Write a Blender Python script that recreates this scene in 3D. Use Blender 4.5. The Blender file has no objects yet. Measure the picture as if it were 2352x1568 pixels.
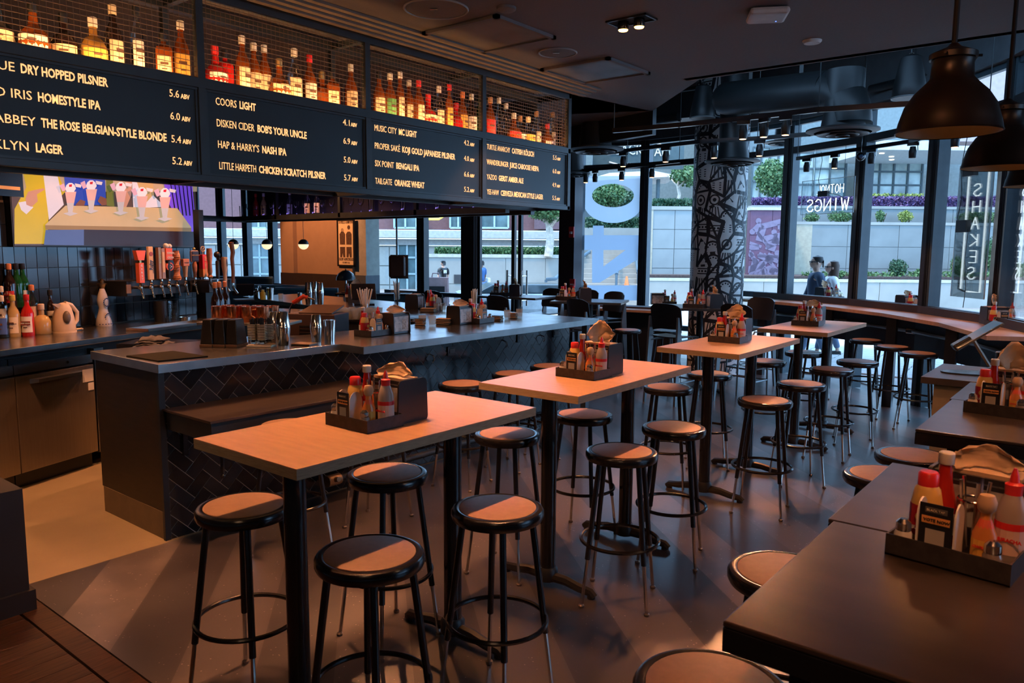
import bpy, math, random
from mathutils import Vector, Matrix
random.seed(7)
PI = math.pi
SC = bpy.context.scene
COL = SC.collection
# ------------------------------------------------------------------ camera
FPX, YAW, PITCH, ROLL, EYE = 1756.3, .6749, .1195, .0077, 1.7423
FW = Vector((-math.sin(YAW)*math.cos(PITCH), math.cos(YAW)*math.cos(PITCH), -math.sin(PITCH)))
R0 = Vector((math.cos(YAW), math.sin(YAW), 0)); U0 = R0.cross(FW)
RT = R0*math.cos(ROLL) + U0*math.sin(ROLL); UP = U0*math.cos(ROLL) - R0*math.sin(ROLL)
CAMP = Vector((0, 0, EYE))
cd = bpy.data.cameras.new('camera'); cam = bpy.data.objects.new('camera', cd); COL.objects.link(cam)
cam.matrix_world = Matrix(((RT.x, UP.x, -FW.x, 0), (RT.y, UP.y, -FW.y, 0), (RT.z, UP.z, -FW.z, EYE), (0, 0, 0, 1)))
cd.sensor_width = 36; cd.lens = FPX/2352*36; cd.clip_start = .05; cd.clip_end = 300
SC.camera = cam
cd.dof.use_dof = True; cd.dof.focus_distance = 6.0; cd.dof.aperture_fstop = 9.0
# ------------------------------------------------------------------ light and exposure
SC.view_settings.view_transform = 'Standard'; SC.view_settings.look = 'None'
SC.view_settings.gamma = 1; SC.view_settings.use_curve_mapping = False
SC.view_settings.exposure = 0.38
w = bpy.data.worlds.new('world'); SC.world = w; w.use_nodes = True
bg = w.node_tree.nodes['Background']; bg.inputs[0].default_value = (.34, .62, 1.0, 1); bg.inputs[1].default_value = 4.0
SC.cycles.use_denoising = True
SC.cycles.max_bounces = 7; SC.cycles.diffuse_bounces = 3; SC.cycles.glossy_bounces = 3
SC.cycles.transparent_max_bounces = 14; SC.cycles.adaptive_threshold = .025; SC.cycles.sample_clamp_indirect = 4.0
SC.cycles.caustics_reflective = False; SC.cycles.caustics_refractive = False
sd = bpy.data.lights.new('sun', 'SUN'); sun = bpy.data.objects.new('sun', sd); COL.objects.link(sun)
sd.energy = 3.2; sd.angle = math.radians(8); sd.color = (1, .76, .42)
sun.rotation_euler = Vector((.15, .45, -1)).to_track_quat('-Z', 'Y').to_euler()
WARM = (1, .37, .15)
def spot(name, loc, tgt, power, deg=60, blend=.35, rad=.03, col=WARM):
    l = bpy.data.lights.new(name, 'SPOT'); l.energy = power; l.color = col; l.spot_size = math.radians(deg)
    l.spot_blend = blend; l.shadow_soft_size = rad
    o = bpy.data.objects.new(name, l); COL.objects.link(o); o.location = loc
    o.rotation_euler = (Vector(tgt)-Vector(loc)).to_track_quat('-Z', 'Y').to_euler(); return o
def area(name, loc, tgt, power, sx, sy, col=WARM):
    l = bpy.data.lights.new(name, 'AREA'); l.energy = power; l.color = col; l.shape = 'RECTANGLE'; l.size = sx; l.size_y = sy
    o = bpy.data.objects.new(name, l); COL.objects.link(o); o.location = loc
    o.rotation_euler = (Vector(tgt)-Vector(loc)).to_track_quat('-Z', 'Y').to_euler(); return o
# ------------------------------------------------------------------ rays used to measure real positions
def ray(px, py): return FW + RT*((px-1176)/FPX) + UP*((784-py)/FPX)
def onZ(px, py, z): d = ray(px, py); return CAMP + d*((z-EYE)/d.z)
def onX(px, py, x): d = ray(px, py); return CAMP + d*(x/d.x)
def onY(px, py, y): d = ray(px, py); return CAMP + d*(y/d.y)
def at(px, py, dep): return CAMP + ray(px, py)*dep
# ------------------------------------------------------------------ materials
MATS = {}
def mat(name, col, rough=.5, metal=0, emit=0, var=.12, scale=8, bump=0, spec=.5, trans=0, ecol=None, coat=0, stretch=None):
    if name in MATS: return MATS[name]
    m = bpy.data.materials.new(name); m.use_nodes = True; nt = m.node_tree; N = nt.nodes; L = nt.links
    b = N['Principled BSDF']; b.inputs['Roughness'].default_value = rough; b.inputs['Metallic'].default_value = metal
    b.inputs['Specular IOR Level'].default_value = spec; b.inputs['Coat Weight'].default_value = coat
    tc = N.new('ShaderNodeTexCoord'); nz = N.new('ShaderNodeTexNoise'); nz.inputs['Scale'].default_value = scale
    nz.inputs['Detail'].default_value = 4
    if stretch:
        mp = N.new('ShaderNodeMapping'); mp.inputs['Scale'].default_value = stretch
        L.new(tc.outputs['Object'], mp.inputs[0]); L.new(mp.outputs[0], nz.inputs['Vector'])
    else: L.new(tc.outputs['Object'], nz.inputs['Vector'])
    rp = N.new('ShaderNodeValToRGB'); rp.color_ramp.elements[0].position = .3; rp.color_ramp.elements[1].position = .7
    rp.color_ramp.elements[0].color = tuple(max(0, c*(1-var)) for c in col)+(1,)
    rp.color_ramp.elements[1].color = tuple(min(1, c*(1+var)) for c in col)+(1,)
    L.new(nz.outputs[0], rp.inputs[0]); L.new(rp.outputs[0], b.inputs['Base Color'])
    if emit:
        b.inputs['Emission Color'].default_value = tuple(ecol or col)+(1,); b.inputs['Emission Strength'].default_value = emit
    if bump:
        bp = N.new('ShaderNodeBump'); bp.inputs['Strength'].default_value = bump; bp.inputs['Distance'].default_value = .004
        L.new(nz.outputs[0], bp.inputs['Height']); L.new(bp.outputs[0], b.inputs['Normal'])
    if trans:
        mx = N.new('ShaderNodeMixShader'); tr = N.new('ShaderNodeBsdfTransparent')
        tr.inputs[0].default_value = tuple(min(1, c**.5) for c in col)+(1,)
        mx.inputs[0].default_value = trans
        L.new(b.outputs[0], mx.inputs[1]); L.new(tr.outputs[0], mx.inputs[2]); L.new(mx.outputs[0], N['Material Output'].inputs[0])
    MATS[name] = m; return m
def glassmat(name, tint=(1, 1, 1), refl=.08):
    if name in MATS: return MATS[name]
    m = bpy.data.materials.new(name); m.use_nodes = True; nt = m.node_tree; N = nt.nodes; L = nt.links
    N.remove(N['Principled BSDF'])
    tr = N.new('ShaderNodeBsdfTransparent'); tr.inputs[0].default_value = tint+(1,)
    gl = N.new('ShaderNodeBsdfGlossy'); gl.inputs['Roughness'].default_value = .03
    lw = N.new('ShaderNodeLayerWeight'); lw.inputs[0].default_value = .25
    ml = N.new('ShaderNodeMath'); ml.operation = 'MULTIPLY_ADD'; ml.inputs[1].default_value = .75; ml.inputs[2].default_value = refl
    mx = N.new('ShaderNodeMixShader'); L.new(lw.outputs['Fresnel'], ml.inputs[0]); L.new(ml.outputs[0], mx.inputs[0])
    L.new(tr.outputs[0], mx.inputs[1]); L.new(gl.outputs[0], mx.inputs[2]); L.new(mx.outputs[0], N['Material Output'].inputs[0])
    MATS[name] = m; return m
# ------------------------------------------------------------------ geometry
class G:
    def __init__(s): s.v = []; s.f = []
    def add(s, vs, fs):
        o = len(s.v); s.v += [tuple(p) for p in vs]; s.f += [tuple(i+o for i in f) for f in fs]; return s
    def bx(s, x0, y0, z0, x1, y1, z1):
        return s.add([(x0,y0,z0),(x1,y0,z0),(x1,y1,z0),(x0,y1,z0),(x0,y0,z1),(x1,y0,z1),(x1,y1,z1),(x0,y1,z1)],
                     [(0,3,2,1),(4,5,6,7),(0,1,5,4),(1,2,6,5),(2,3,7,6),(3,0,4,7)])
    def rb(s, cx, cy, cz, sx, sy, sz, rz=0, rx=0, ry=0):
        g = G().bx(-sx/2,-sy/2,-sz/2,sx/2,sy/2,sz/2)
        m = Matrix.Translation((cx,cy,cz)) @ Matrix.Rotation(rz,4,'Z') @ Matrix.Rotation(ry,4,'Y') @ Matrix.Rotation(rx,4,'X')
        return s.add([m @ Vector(p) for p in g.v], g.f)
    def prism(s, pts, z0, z1):
        n = len(pts)
        return s.add([(p[0],p[1],z0) for p in pts]+[(p[0],p[1],z1) for p in pts],
                     [tuple(range(n-1,-1,-1)), tuple(range(n,2*n))]+[(i,(i+1)%n,n+(i+1)%n,n+i) for i in range(n)])
    def lathe(s, prof, n=16, cx=0, cy=0, cz=0, cap=True):
        vs = []; fs = []
        for r, z in prof:
            for k in range(n): a = 2*PI*k/n; vs.append((cx+r*math.cos(a), cy+r*math.sin(a), cz+z))
        for i in range(len(prof)-1):
            for k in range(n): fs.append((i*n+k, i*n+(k+1)%n, (i+1)*n+(k+1)%n, (i+1)*n+k))
        if cap:
            if prof[0][0] > 1e-4: fs.append(tuple(range(n-1,-1,-1)))
            if prof[-1][0] > 1e-4: fs.append(tuple((len(prof)-1)*n+k for k in range(n)))
        return s.add(vs, fs)
    def tube(s, pts, r, n=8, closed=False, r2=None):
        P = [Vector(p) for p in pts]; m = len(P); rings = []; ref = None
        for i in range(m):
            a = P[(i-1) % m] if (i or closed) else P[i]; b = P[(i+1) % m] if (i < m-1 or closed) else P[i]
            t = (b-a).normalized()
            if ref is None: ref = t.orthogonal().normalized()
            ref = (ref - t*ref.dot(t)); ref = ref.normalized() if ref.length > 1e-6 else t.orthogonal().normalized()
            q = t.cross(ref); rr = r if r2 is None else r+(r2-r)*i/(m-1)
            rings.append([P[i]+ref*math.cos(2*PI*k/n)*rr+q*math.sin(2*PI*k/n)*rr for k in range(n)])
        vs = [v for g in rings for v in g]; fs = []
        for i in range(m if closed else m-1):
            j = (i+1) % m
            for k in range(n): fs.append((i*n+k, i*n+(k+1)%n, j*n+(k+1)%n, j*n+k))
        if not closed: fs += [tuple(range(n-1,-1,-1)), tuple((m-1)*n+k for k in range(n))]
        return s.add(vs, fs)
    def torus(s, cx, cy, cz, R, r, n=32, m=8):
        return s.tube([(cx+R*math.cos(2*PI*k/n), cy+R*math.sin(2*PI*k/n), cz) for k in range(n)], r, m, True)
    def sphere(s, cx, cy, cz, r, n=16, m=10, sz=1):
        return s.lathe([(max(r*math.sin(PI*i/m), 1e-5), -r*sz*math.cos(PI*i/m)) for i in range(m+1)], n, cx, cy, cz, False)
    def poly(s, pts): return s.add(pts, [tuple(range(len(pts)))])
    def slab(s, pts, nrm, th):
        n = len(pts); N = Vector(nrm).normalized()*th; P = [Vector(p) for p in pts]
        return s.add(P+[p+N for p in P], [tuple(range(n-1,-1,-1)), tuple(range(n,2*n))]+[(i,(i+1)%n,n+(i+1)%n,n+i) for i in range(n)])
    def xf(s, m): s.v = [tuple(m @ Vector(p)) for p in s.v]; return s
    def rot(s, rz=0, t=(0,0,0)): return s.xf(Matrix.Translation(t) @ Matrix.Rotation(rz, 4, 'Z'))
def mesh(name, g, m, smooth=False):
    me = bpy.data.meshes.new(name); me.from_pydata(g.v, [], g.f); me.materials.append(m)
    if smooth:
        me.polygons.foreach_set('use_smooth', [True]*len(me.polygons))
        try: me.set_sharp_from_angle(angle=math.radians(40))
        except Exception: pass
    me.update(); return me
def obj(name, g, m, parent=None, smooth=False, bevel=0, label=None, link=True, kind=None, loc=None, rz=0):
    me = g if isinstance(g, bpy.types.Mesh) else mesh(name, g, m, smooth)
    o = bpy.data.objects.new(name, me)
    if link: COL.objects.link(o)
    if parent: o.parent = parent
    if loc is not None: o.location = loc
    if rz: o.rotation_euler = (0, 0, rz)
    if bevel:
        b = o.modifiers.new('bevel', 'BEVEL'); b.width = bevel; b.segments = 2; b.limit_method = 'ANGLE'; b.angle_limit = .7
    if label: o['label'] = label
    if kind: o['kind'] = kind
    return o
def hide(o):
    COL.objects.unlink(o); return o
def tag(o, label, cat, group=None, kind=None):
    o['label'] = label; o['category'] = cat
    if group: o['group'] = group
    if kind: o['kind'] = kind
    return o
def thing(name, label, cat, loc=(0,0,0), rz=0, group=None, link=True):
    o = bpy.data.objects.new(name, None); o.empty_display_size = .1
    if link: COL.objects.link(o)
    o.location = loc; o.rotation_euler = (0, 0, rz); return tag(o, label, cat, group)
def struct(name, g, m, parent=None, label=None, **k):
    o = obj(name, g, m, parent, **k); o['kind'] = 'structure'
    if label: o['label'] = label
    return o
KIDS = {}
def kids(o):
    if o.name not in KIDS: KIDS[o.name] = list(o.children)
    return KIDS[o.name]
def dup(o, loc=None, rz=None, label=None, group=None, parent=None):
    c = o.copy(); COL.objects.link(c)
    if parent is not None: c.parent = parent
    if loc is not None: c.location = loc
    if rz is not None: c.rotation_euler = (0, 0, rz)
    if label: c['label'] = label
    if group: c['group'] = group
    for ch in kids(o): dup(ch, parent=c)
    return c
PROTOS = []
def proto(fn):
    cache = {}
    def get(*a):
        if a not in cache:
            cache[a] = fn(*a); PROTOS.append(cache[a])
        return cache[a]
    return get
def words(name, text, loc, size, m, parent, rot=(PI/2, 0, 0), bold=0, ext=.0008, ax='LEFT', width=None, mirror=False, spacing=1):
    c = bpy.data.curves.new(name, 'FONT'); c.body = text; c.size = size; c.align_x = ax; c.extrude = ext; c.offset = bold
    c.resolution_u = 2; c.materials.append(m); c.space_character = spacing
    o = bpy.data.objects.new(name, c); COL.objects.link(o); o.location = loc; o.rotation_euler = rot
    if parent: o.parent = parent
    if width:
        bpy.context.view_layer.update()
        if o.dimensions.x > 1e-5: o.scale.x = width/o.dimensions.x
    bpy.context.view_layer.update()
    me = bpy.data.meshes.new_from_object(o.evaluated_get(bpy.context.evaluated_depsgraph_get())); me.name = name
    q = bpy.data.objects.new(name, me); COL.objects.link(q); q.location = o.location; q.rotation_euler = o.rotation_euler; q.scale = o.scale
    if parent: q.parent = parent
    bpy.data.objects.remove(o); bpy.data.curves.remove(c)
    if not me.materials: me.materials.append(m)
    return q
ORD = ['first', 'second', 'third', 'fourth', 'fifth', 'sixth', 'seventh', 'eighth', 'ninth', 'tenth', 'eleventh', 'twelfth', 'thirteenth', 'fourteenth', 'fifteenth', 'sixteenth', 'seventeenth', 'eighteenth', 'nineteenth', 'twentieth']
def translucent(name, c, tr=.12):
    m = bpy.data.materials.new(name); m.use_nodes = True; N = m.node_tree.nodes; L = m.node_tree.links; N.remove(N['Principled BSDF'])
    t = N.new('ShaderNodeBsdfTranslucent'); t.inputs[0].default_value = c+(1,); d = N.new('ShaderNodeBsdfDiffuse'); d.inputs[0].default_value = c+(1,); p = N.new('ShaderNodeBsdfTransparent')
    a = N.new('ShaderNodeMixShader'); a.inputs[0].default_value = .3; b = N.new('ShaderNodeMixShader'); b.inputs[0].default_value = tr
    L.new(t.outputs[0], a.inputs[1]); L.new(d.outputs[0], a.inputs[2]); L.new(a.outputs[0], b.inputs[1]); L.new(p.outputs[0], b.inputs[2]); L.new(b.outputs[0], N['Material Output'].inputs[0]); return m
# ------------------------------------------------------------------ common materials
BLACK = mat('black_paint', (.012, .013, .015), .4)
BLACKM = mat('black_gloss_metal', (.01, .01, .012), .22, spec=.6)
GREYM = mat('grey_frame_metal', (.09, .12, .145), .45)
CHROME = mat('chrome', (.75, .72, .68), .15, 1, var=.05)
STEEL = mat('stainless_steel', (.42, .42, .40), .3, 1, var=.1, scale=30, stretch=(1, 12, 12))
STEELV = mat('brushed_door_steel', (.40, .34, .26), .38, .8, var=.06, scale=4, stretch=(30, 30, 1), bump=.05)
DARKM = mat('dark_steel_frame', (.035, .045, .05), .4, var=.2)
GLASS = glassmat('clear_glass', (.96, .98, .98), .04)
PANE = glassmat('window_glass', (.97, .985, 1.0), .0)
for _n in PANE.node_tree.nodes:
    if _n.type == 'LAYER_WEIGHT': _n.inputs[0].default_value = .08
    if _n.type == 'MATH': _n.inputs[1].default_value = .5
WHITE = mat('white_paint', (.8, .8, .78), .5)
CREAM = mat('cream_paper', (.85, .72, .5), .7)
PAPER = mat('white_paper', (.85, .83, .8), .7)
RED = mat('red_plastic', (.75, .03, .03), .35)
# ------------------------------------------------------------------ floors
def floor_mat():
    m = bpy.data.materials.new('striped_concrete'); m.use_nodes = True; N = m.node_tree.nodes; L = m.node_tree.links
    b = N['Principled BSDF']; b.inputs['Specular IOR Level'].default_value = .7; b.inputs['Coat Weight'].default_value = .35; b.inputs['Coat Roughness'].default_value = .22
    tc = N.new('ShaderNodeTexCoord'); sx = N.new('ShaderNodeSeparateXYZ'); L.new(tc.outputs['Object'], sx.inputs[0])
    def math_(op, a, b_=None, c=None):
        n = N.new('ShaderNodeMath'); n.operation = op
        for i, q in enumerate((a, b_, c)):
            if q is None: continue
            if isinstance(q, (int, float)): n.inputs[i].default_value = q
            else: L.new(q, n.inputs[i])
        return n.outputs[0]
    t = math_('MULTIPLY', sx.outputs[0], .656); t = math_('MULTIPLY_ADD', sx.outputs[1], .755, t)
    t = math_('ADD', t, -1.11); t = math_('DIVIDE', t, .322); fl = math_('FLOOR', t)
    wn = N.new('ShaderNodeTexWhiteNoise'); wn.noise_dimensions = '1D'; L.new(fl, wn.inputs['W'])
    par = math_('MODULO', math_('ADD', fl, 40), 2)
    shade = math_('MULTIPLY_ADD', wn.outputs[0], .35, math_('MULTIPLY', math_('SUBTRACT', 1, par), .65))
    nz = N.new('ShaderNodeTexNoise'); nz.inputs['Scale'].default_value = 3; nz.inputs['Detail'].default_value = 8; L.new(tc.outputs['Object'], nz.inputs[0])
    vo = N.new('ShaderNodeTexVoronoi'); vo.inputs['Scale'].default_value = 38; L.new(tc.outputs['Object'], vo.inputs[0])
    sp = N.new('ShaderNodeMapRange'); sp.inputs[1].default_value = .05; sp.inputs[2].default_value = .16; sp.inputs[3].default_value = 1; sp.inputs[4].default_value = 0
    L.new(vo.outputs['Distance'], sp.inputs[0])
    wn2 = N.new('ShaderNodeTexNoise'); wn2.inputs['Scale'].default_value = 9; L.new(tc.outputs['Object'], wn2.inputs[0])
    gate = math_('GREATER_THAN', wn2.outputs[0], .53); spk = math_('MULTIPLY', sp.outputs[0], gate)
    f = math_('ADD', math_('MULTIPLY', shade, .55), math_('MULTIPLY', nz.outputs[0], .35)); f = math_('MULTIPLY_ADD', spk, .8, f)
    rp = N.new('ShaderNodeValToRGB'); e = rp.color_ramp.elements
    e[0].position = .12; e[0].color = (.028, .027, .032, 1); e[1].position = 1.0; e[1].color = (.34, .29, .27, 1)
    q = e.new(.68); q.color = (.105, .095, .098, 1)
    L.new(f, rp.inputs[0]); L.new(rp.outputs[0], b.inputs['Base Color'])
    rr = N.new('ShaderNodeMapRange'); rr.inputs[3].default_value = .22; rr.inputs[4].default_value = .42; L.new(nz.outputs[0], rr.inputs[0]); L.new(rr.outputs[0], b.inputs['Roughness'])
    bp = N.new('ShaderNodeBump'); bp.inputs['Strength'].default_value = .12; bp.inputs['Distance'].default_value = .01; L.new(nz.outputs[0], bp.inputs['Height']); L.new(bp.outputs[0], b.inputs['Normal'])
    return m
FACADE = [(-7.55, 11.3), (-6.38, 11.53), (-5.03, 11.40), (-3.81, 11.04), (-2.69, 10.46), (-1.72, 9.67), (-.93, 8.70), (-.37, 7.59)]
YL = 10.7
struct('floor', G().prism([(-4.32,1.36),(6,1.36),(6,7.6),(-.2,7.6)]+FACADE[::-1]+[(-7.55,YL),(-20,YL),(-20,6.5),(-4.33,6.45)], -.05, 0), floor_mat())
struct('floor', G().prism([(-9,1.36),(-4.32,1.36),(-4.33,6.45),(-20,6.45),(-20,-3),(-9,-3)], -.05, 0), mat('bar_beige_floor', (.26, .215, .13), .55, var=.08, scale=3, bump=.1), label='beige resin floor behind the bar')
wood = mat('dark_oak_floor', (.04, .018, .009), .35, var=.9, scale=4, stretch=(22, 1.6, 1), bump=.2)
wb = struct('floor', G().bx(-9, -3, -.06, 6, 1.36, -.012), mat('wood_subfloor', (.03, .015, .01), .8), label='dark oak plank floor')
pm = mesh('floor_plank', G().bx(-.0585, -1.05, -.012, .0585, 1.05, 0), wood)
n = 0
for i in range(34):
    for j in range(2):
        y1 = 1.24 - j*2.11 - (i % 3)*.0
        o = obj('floor_plank', pm, wood, wb, loc=(-5.05+i*.12, y1-1.05, 0), bevel=.002)
for i in range(3):
    obj('border_board', G().bx(-5.1+i*2.2, 1.252, -.012, -2.905+i*2.2, 1.352, 0), wood, wb)
pq = onZ(4, 1418, 0); struct('pillar', G().bx(pq.x-.34, pq.y-.1, 0, pq.x+.01, pq.y+.12, .6).bx(pq.x-.36, pq.y-.12, 0, pq.x+.03, pq.y+.14, .1), mat('pillar_black', (.012,.012,.016), .5), label='black square pillar foot at the left photo edge')
# ------------------------------------------------------------------ ceiling
CEIL = mat('ceiling_paint', (.17, .155, .16), .75, var=.05, scale=60)
CZ = 3.25
struct('ceiling', G().prism([(-9,-3),(6,-3),(6,6.38),(-3.1,6.5),(-4.15,7.6),(-5.4,7.95),(-20,7.95),(-20,-3)], CZ, CZ+.12), CEIL)
struct('ceiling_edge', G().bx(-3.2, 6.38, CZ-.0, 6, 6.46, CZ+.5), BLACK)
struct('ceiling', G().prism([(-20,6.3),(6,6.3),(6,13),(-20,13)], 4.35, 4.45), mat('upper_ceiling', (.035, .045, .05), .8), label='raised dark ceiling over the window side')
struct('beam', G().prism([(-5.4,7.95),(-4.15,7.6),(-4.15,7.68),(-5.4,8.05),(-20,8.05),(-20,7.95)], 3.0, 4.4), BLACK)
for i in range(4):
    struct('trim_%d' % (i+1), G().bx(-4.20+i*.055, -1, CZ-.055+i*.013, -4.155+i*.055, 6.3, CZ), mat('cornice_paint', (.2, .16, .13), .7))
# soffit panels, speakers, detectors
def ceil_panel(x0, y0, x1, y1, lab):
    t = thing('access_panel', lab, 'ceiling panel', ((x0+x1)/2, (y0+y1)/2, CZ)); w_, h_ = (x1-x0)/2, (y1-y0)/2
    obj('panel', G().bx(-w_+.03, -h_+.03, -.012, w_-.03, h_-.03, 0), mat('panel_grey', (.14, .14, .14), .5, var=.3, scale=3), t)
    g = G().bx(-w_,-h_,-.022,w_,-h_+.035,0).bx(-w_,h_-.035,-.022,w_,h_,0).bx(-w_,-h_,-.022,-w_+.035,h_,0).bx(w_-.035,-h_,-.022,w_,h_,0)
    obj('frame', g, CEIL, t)
ceil_panel(-3.98, 3.94, -3.3, 4.6, 'large square dark ceiling access panel beside the big round speaker')
ceil_panel(-3.97, 5.31, -3.3, 5.98, 'paler smudged ceiling access panel nearest the raised ceiling edge')
def ceil_spk(x, y, r, lab):
    t = thing('ceiling_speaker', lab, 'speaker', (x, y, CZ))
    obj('grille', G().lathe([(r-.01, -.006), (r-.01, 0)], 40), mat('speaker_grille', (.12, .115, .11), .6, var=.3, scale=400), t)
    obj('rim', G().torus(0, 0, -.004, r, .007, 40, 6), mat('rim_grey', (.3, .3, .3), .4), t)
    obj('badge', G().rb(0, -.02, -.009, .05, .012, .004, .6), CHROME, t)
ceil_spk(-3.54, 3.63, .2, 'large round flush ceiling speaker nearest the camera')
ceil_spk(-3.55, 4.97, .145, 'smaller round pale-rimmed ceiling speaker between the two access panels')
t = thing('smoke_detector', 'small brown dome on ceiling near the large access panel', 'detector', tuple(onZ(1163, 17, CZ)))
obj('dome', G().lathe([(.045,-.025),(.06,-.015),(.062,0)], 24), CEIL, t, True)
t = thing('ceiling_disc', 'small flat white disc on ceiling right of the white access point', 'detector', (-1.9, 5.8, CZ))
obj('cover', G().lathe([(.055,-.02),(.066,-.008),(.066,0)], 24), WHITE, t, True)
t = thing('wireless_access_point', 'rounded square white plastic box on ceiling', 'access point', (-1.9, 4.93, CZ), .5)
obj('housing', G().bx(-.12,-.12,-.05,.12,.12,-.006), mat('pinkish_white', (.75, .68, .66), .5), t, bevel=.02)
obj('mounting_plate', G().bx(-.08,-.08,-.01,.08,.08,0), BLACK, t); obj('indicator', G().sphere(.06,.06,-.05,.004,8,6), mat('blue_led', (.1,.2,1), emit=3), t)
def downlight(x, y, lab, power, rz=0):
    t = thing('recessed_downlight', lab, 'ceiling light', (x, y, CZ), rz)
    obj('trim_plate', G().bx(-.15,-.08,-.012,.15,-.068,0).bx(-.15,.068,-.012,.15,.08,0).bx(-.15,-.08,-.012,-.138,.08,0).bx(.138,-.08,-.012,.15,.08,0), BLACK, t)
    obj('housing', G().bx(-.14,-.07,-.004,.14,.07,0), mat('void_black', (.003,.003,.003), .9), t)
    for k in (-1, 1):
        lm = obj('lamp', G().lathe([(.035,0),(.038,-.05),(.036,-.055)], 20, k*.06, 0, 0), BLACKM, t, True)
        obj('lens', G().lathe([(.028,-.062),(.032,-.056)], 20, k*.06, 0, 0), mat('lamp_glow', (1,.5,.15), emit=9, ecol=(1,.42,.1)), lm)
        spot('downlight_lamp', (x+k*.06*math.cos(rz), y+k*.06*math.sin(rz), CZ-.09), (x+.22*0+k*.1, y+k*.12, 1), power, 78, .5)
# ------------------------------------------------------------------ window wall
FR = mat('mullion_blue_grey', (.055, .085, .105), .4); FRD = mat('mullion_dark', (.02, .022, .026), .45)
def seg_frame(a, b): d = Vector((b[0]-a[0], b[1]-a[1], 0)); return d.length, math.atan2(d.y, d.x)
wn_ = 0
def window_bay(a, b, z0, z1, zt=None, sill=None, low=True):
    """one bay: glass between posts, with sill rail, head rail and transom"""
    global wn_; wn_ += 1
    L_, an = seg_frame(a, b)
    e = struct('window_%d' % wn_, G().bx(.04, -.03, z1-.06, L_-.04, .03, z1), FR, loc=(a[0], a[1], 0), rz=an)
    obj('glass_pane', G().bx(.04, -.006, z0, L_-.04, .006, (zt or z1-.03)), PANE, e)
    obj('sill_rail', G().bx(.04, -.04, z0-.05, L_-.04, .04, z0+.03), FR, e)
    if zt:
        obj('transom', G().bx(.03, -.05, zt-.045, L_-.03, .05, zt+.045), FRD, e)
        obj('glass_pane', G().bx(.04, -.006, zt+.04, L_-.04, .006, z1-.03), PANE, e)
    if low and z0 > .3:
        obj('lower_glass', G().bx(.04, -.006, .1, L_-.04, .006, z0-.05), PANE, e)
    return e
def post(p, an, z1=4.34, wd=.07, dp=.17, dark=False):
    o = struct('mullion', G().bx(-wd, -dp/2, 0, 0, dp/2, z1), FRD, loc=(p[0], p[1], 0), rz=an)
    obj('cover_strip', G().bx(0, -dp/2+.03, 0, wd*.9, dp/2, z1), FRD if dark else FR, o)
    obj('gasket', G().bx(wd*.3, -dp/2+.02, 0, wd*.38, -dp/2+.03, z1), BLACK, o)
    return o
for i in range(len(FACADE)-1):
    a, b = FACADE[i], FACADE[i+1]
    window_bay(a, b, 1.12 if i >= 2 else .5, 3.55, 3.15)
    L_, an = seg_frame(a, b); struct('bulkhead', G().bx(0, -.1, 3.55, L_, .1, 4.35), mat('bulkhead_grey', (.10,.11,.12), .7), loc=(a[0], a[1], 0), rz=an)
for i in range(1, len(FACADE)):
    a = FACADE[i-1]; b = FACADE[i]; c = FACADE[min(i+1, len(FACADE)-1)]
    post(b, math.atan2(c[1]-a[1], c[0]-a[0]), wd=.075)
# entrance side, plane y = YL
XS = [-7.30, -8.46, -9.52, -10.82, -11.95]
struct('door_frame', G().bx(-7.45, YL-.12, 0, -7.17, YL+.12, 4.35).bx(-9.72, YL-.1, 0, -9.4, YL+.1, 4.35).bx(-9.4, YL-.08, 2.6, -7.45, YL+.08, 2.72), mat('door_frame_maroon', (.035,.02,.025), .4))
struct('return_wall', G().bx(-7.55, YL, 0, -7.44, 11.3, 4.35), FR)
for k, (x0, x1, hx) in enumerate(((-8.42, -7.47, -8.3), (-9.38, -8.5, -8.62))):
    d = struct('door_%d' % (k+1), G().bx(x0, YL-.03, .02, x0+.07, YL+.03, 2.58).bx(x1-.07, YL-.03, .02, x1, YL+.03, 2.58).bx(x0, YL-.03, .02, x1, YL+.03, .25).bx(x0, YL-.03, 2.48, x1, YL+.03, 2.58), mat('door_leaf_dark', (.03,.02,.025), .4))
    obj('glass_pane', G().bx(x0+.06, YL-.006, .2, x1-.06, YL+.006, 2.5), PANE, d)
    for s in (-1, 1):
        obj('door_handle', G().tube([(hx, YL+s*.08, .75), (hx, YL+s*.08, 1.38)], .018, 10).tube([(hx, YL, .85), (hx, YL+s*.08, .85)], .01, 6).tube([(hx, YL, 1.28), (hx, YL+s*.08, 1.28)], .01, 6), CHROME, d, True)
struct('fanlight', G().bx(-9.4, YL-.006, 2.72, -7.45, YL+.006, 4.35), PANE)
for a, b in (((-10.82, YL), (-9.6, YL)), ((-11.95, YL), (-10.82, YL)), ((-15.83, YL), (-14.75, YL)), ((-16.9, YL), (-15.83, YL)), ((-18.05, YL), (-16.9, YL)), ((-19.3, YL), (-18.05, YL))):
    window_bay(a, b, .88, 4.35, None)
for x in (-10.82, -14.75, -15.83, -16.9, -18.05, -19.3): post((x, YL), 0, wd=.09, dark=(x > -12))
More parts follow.
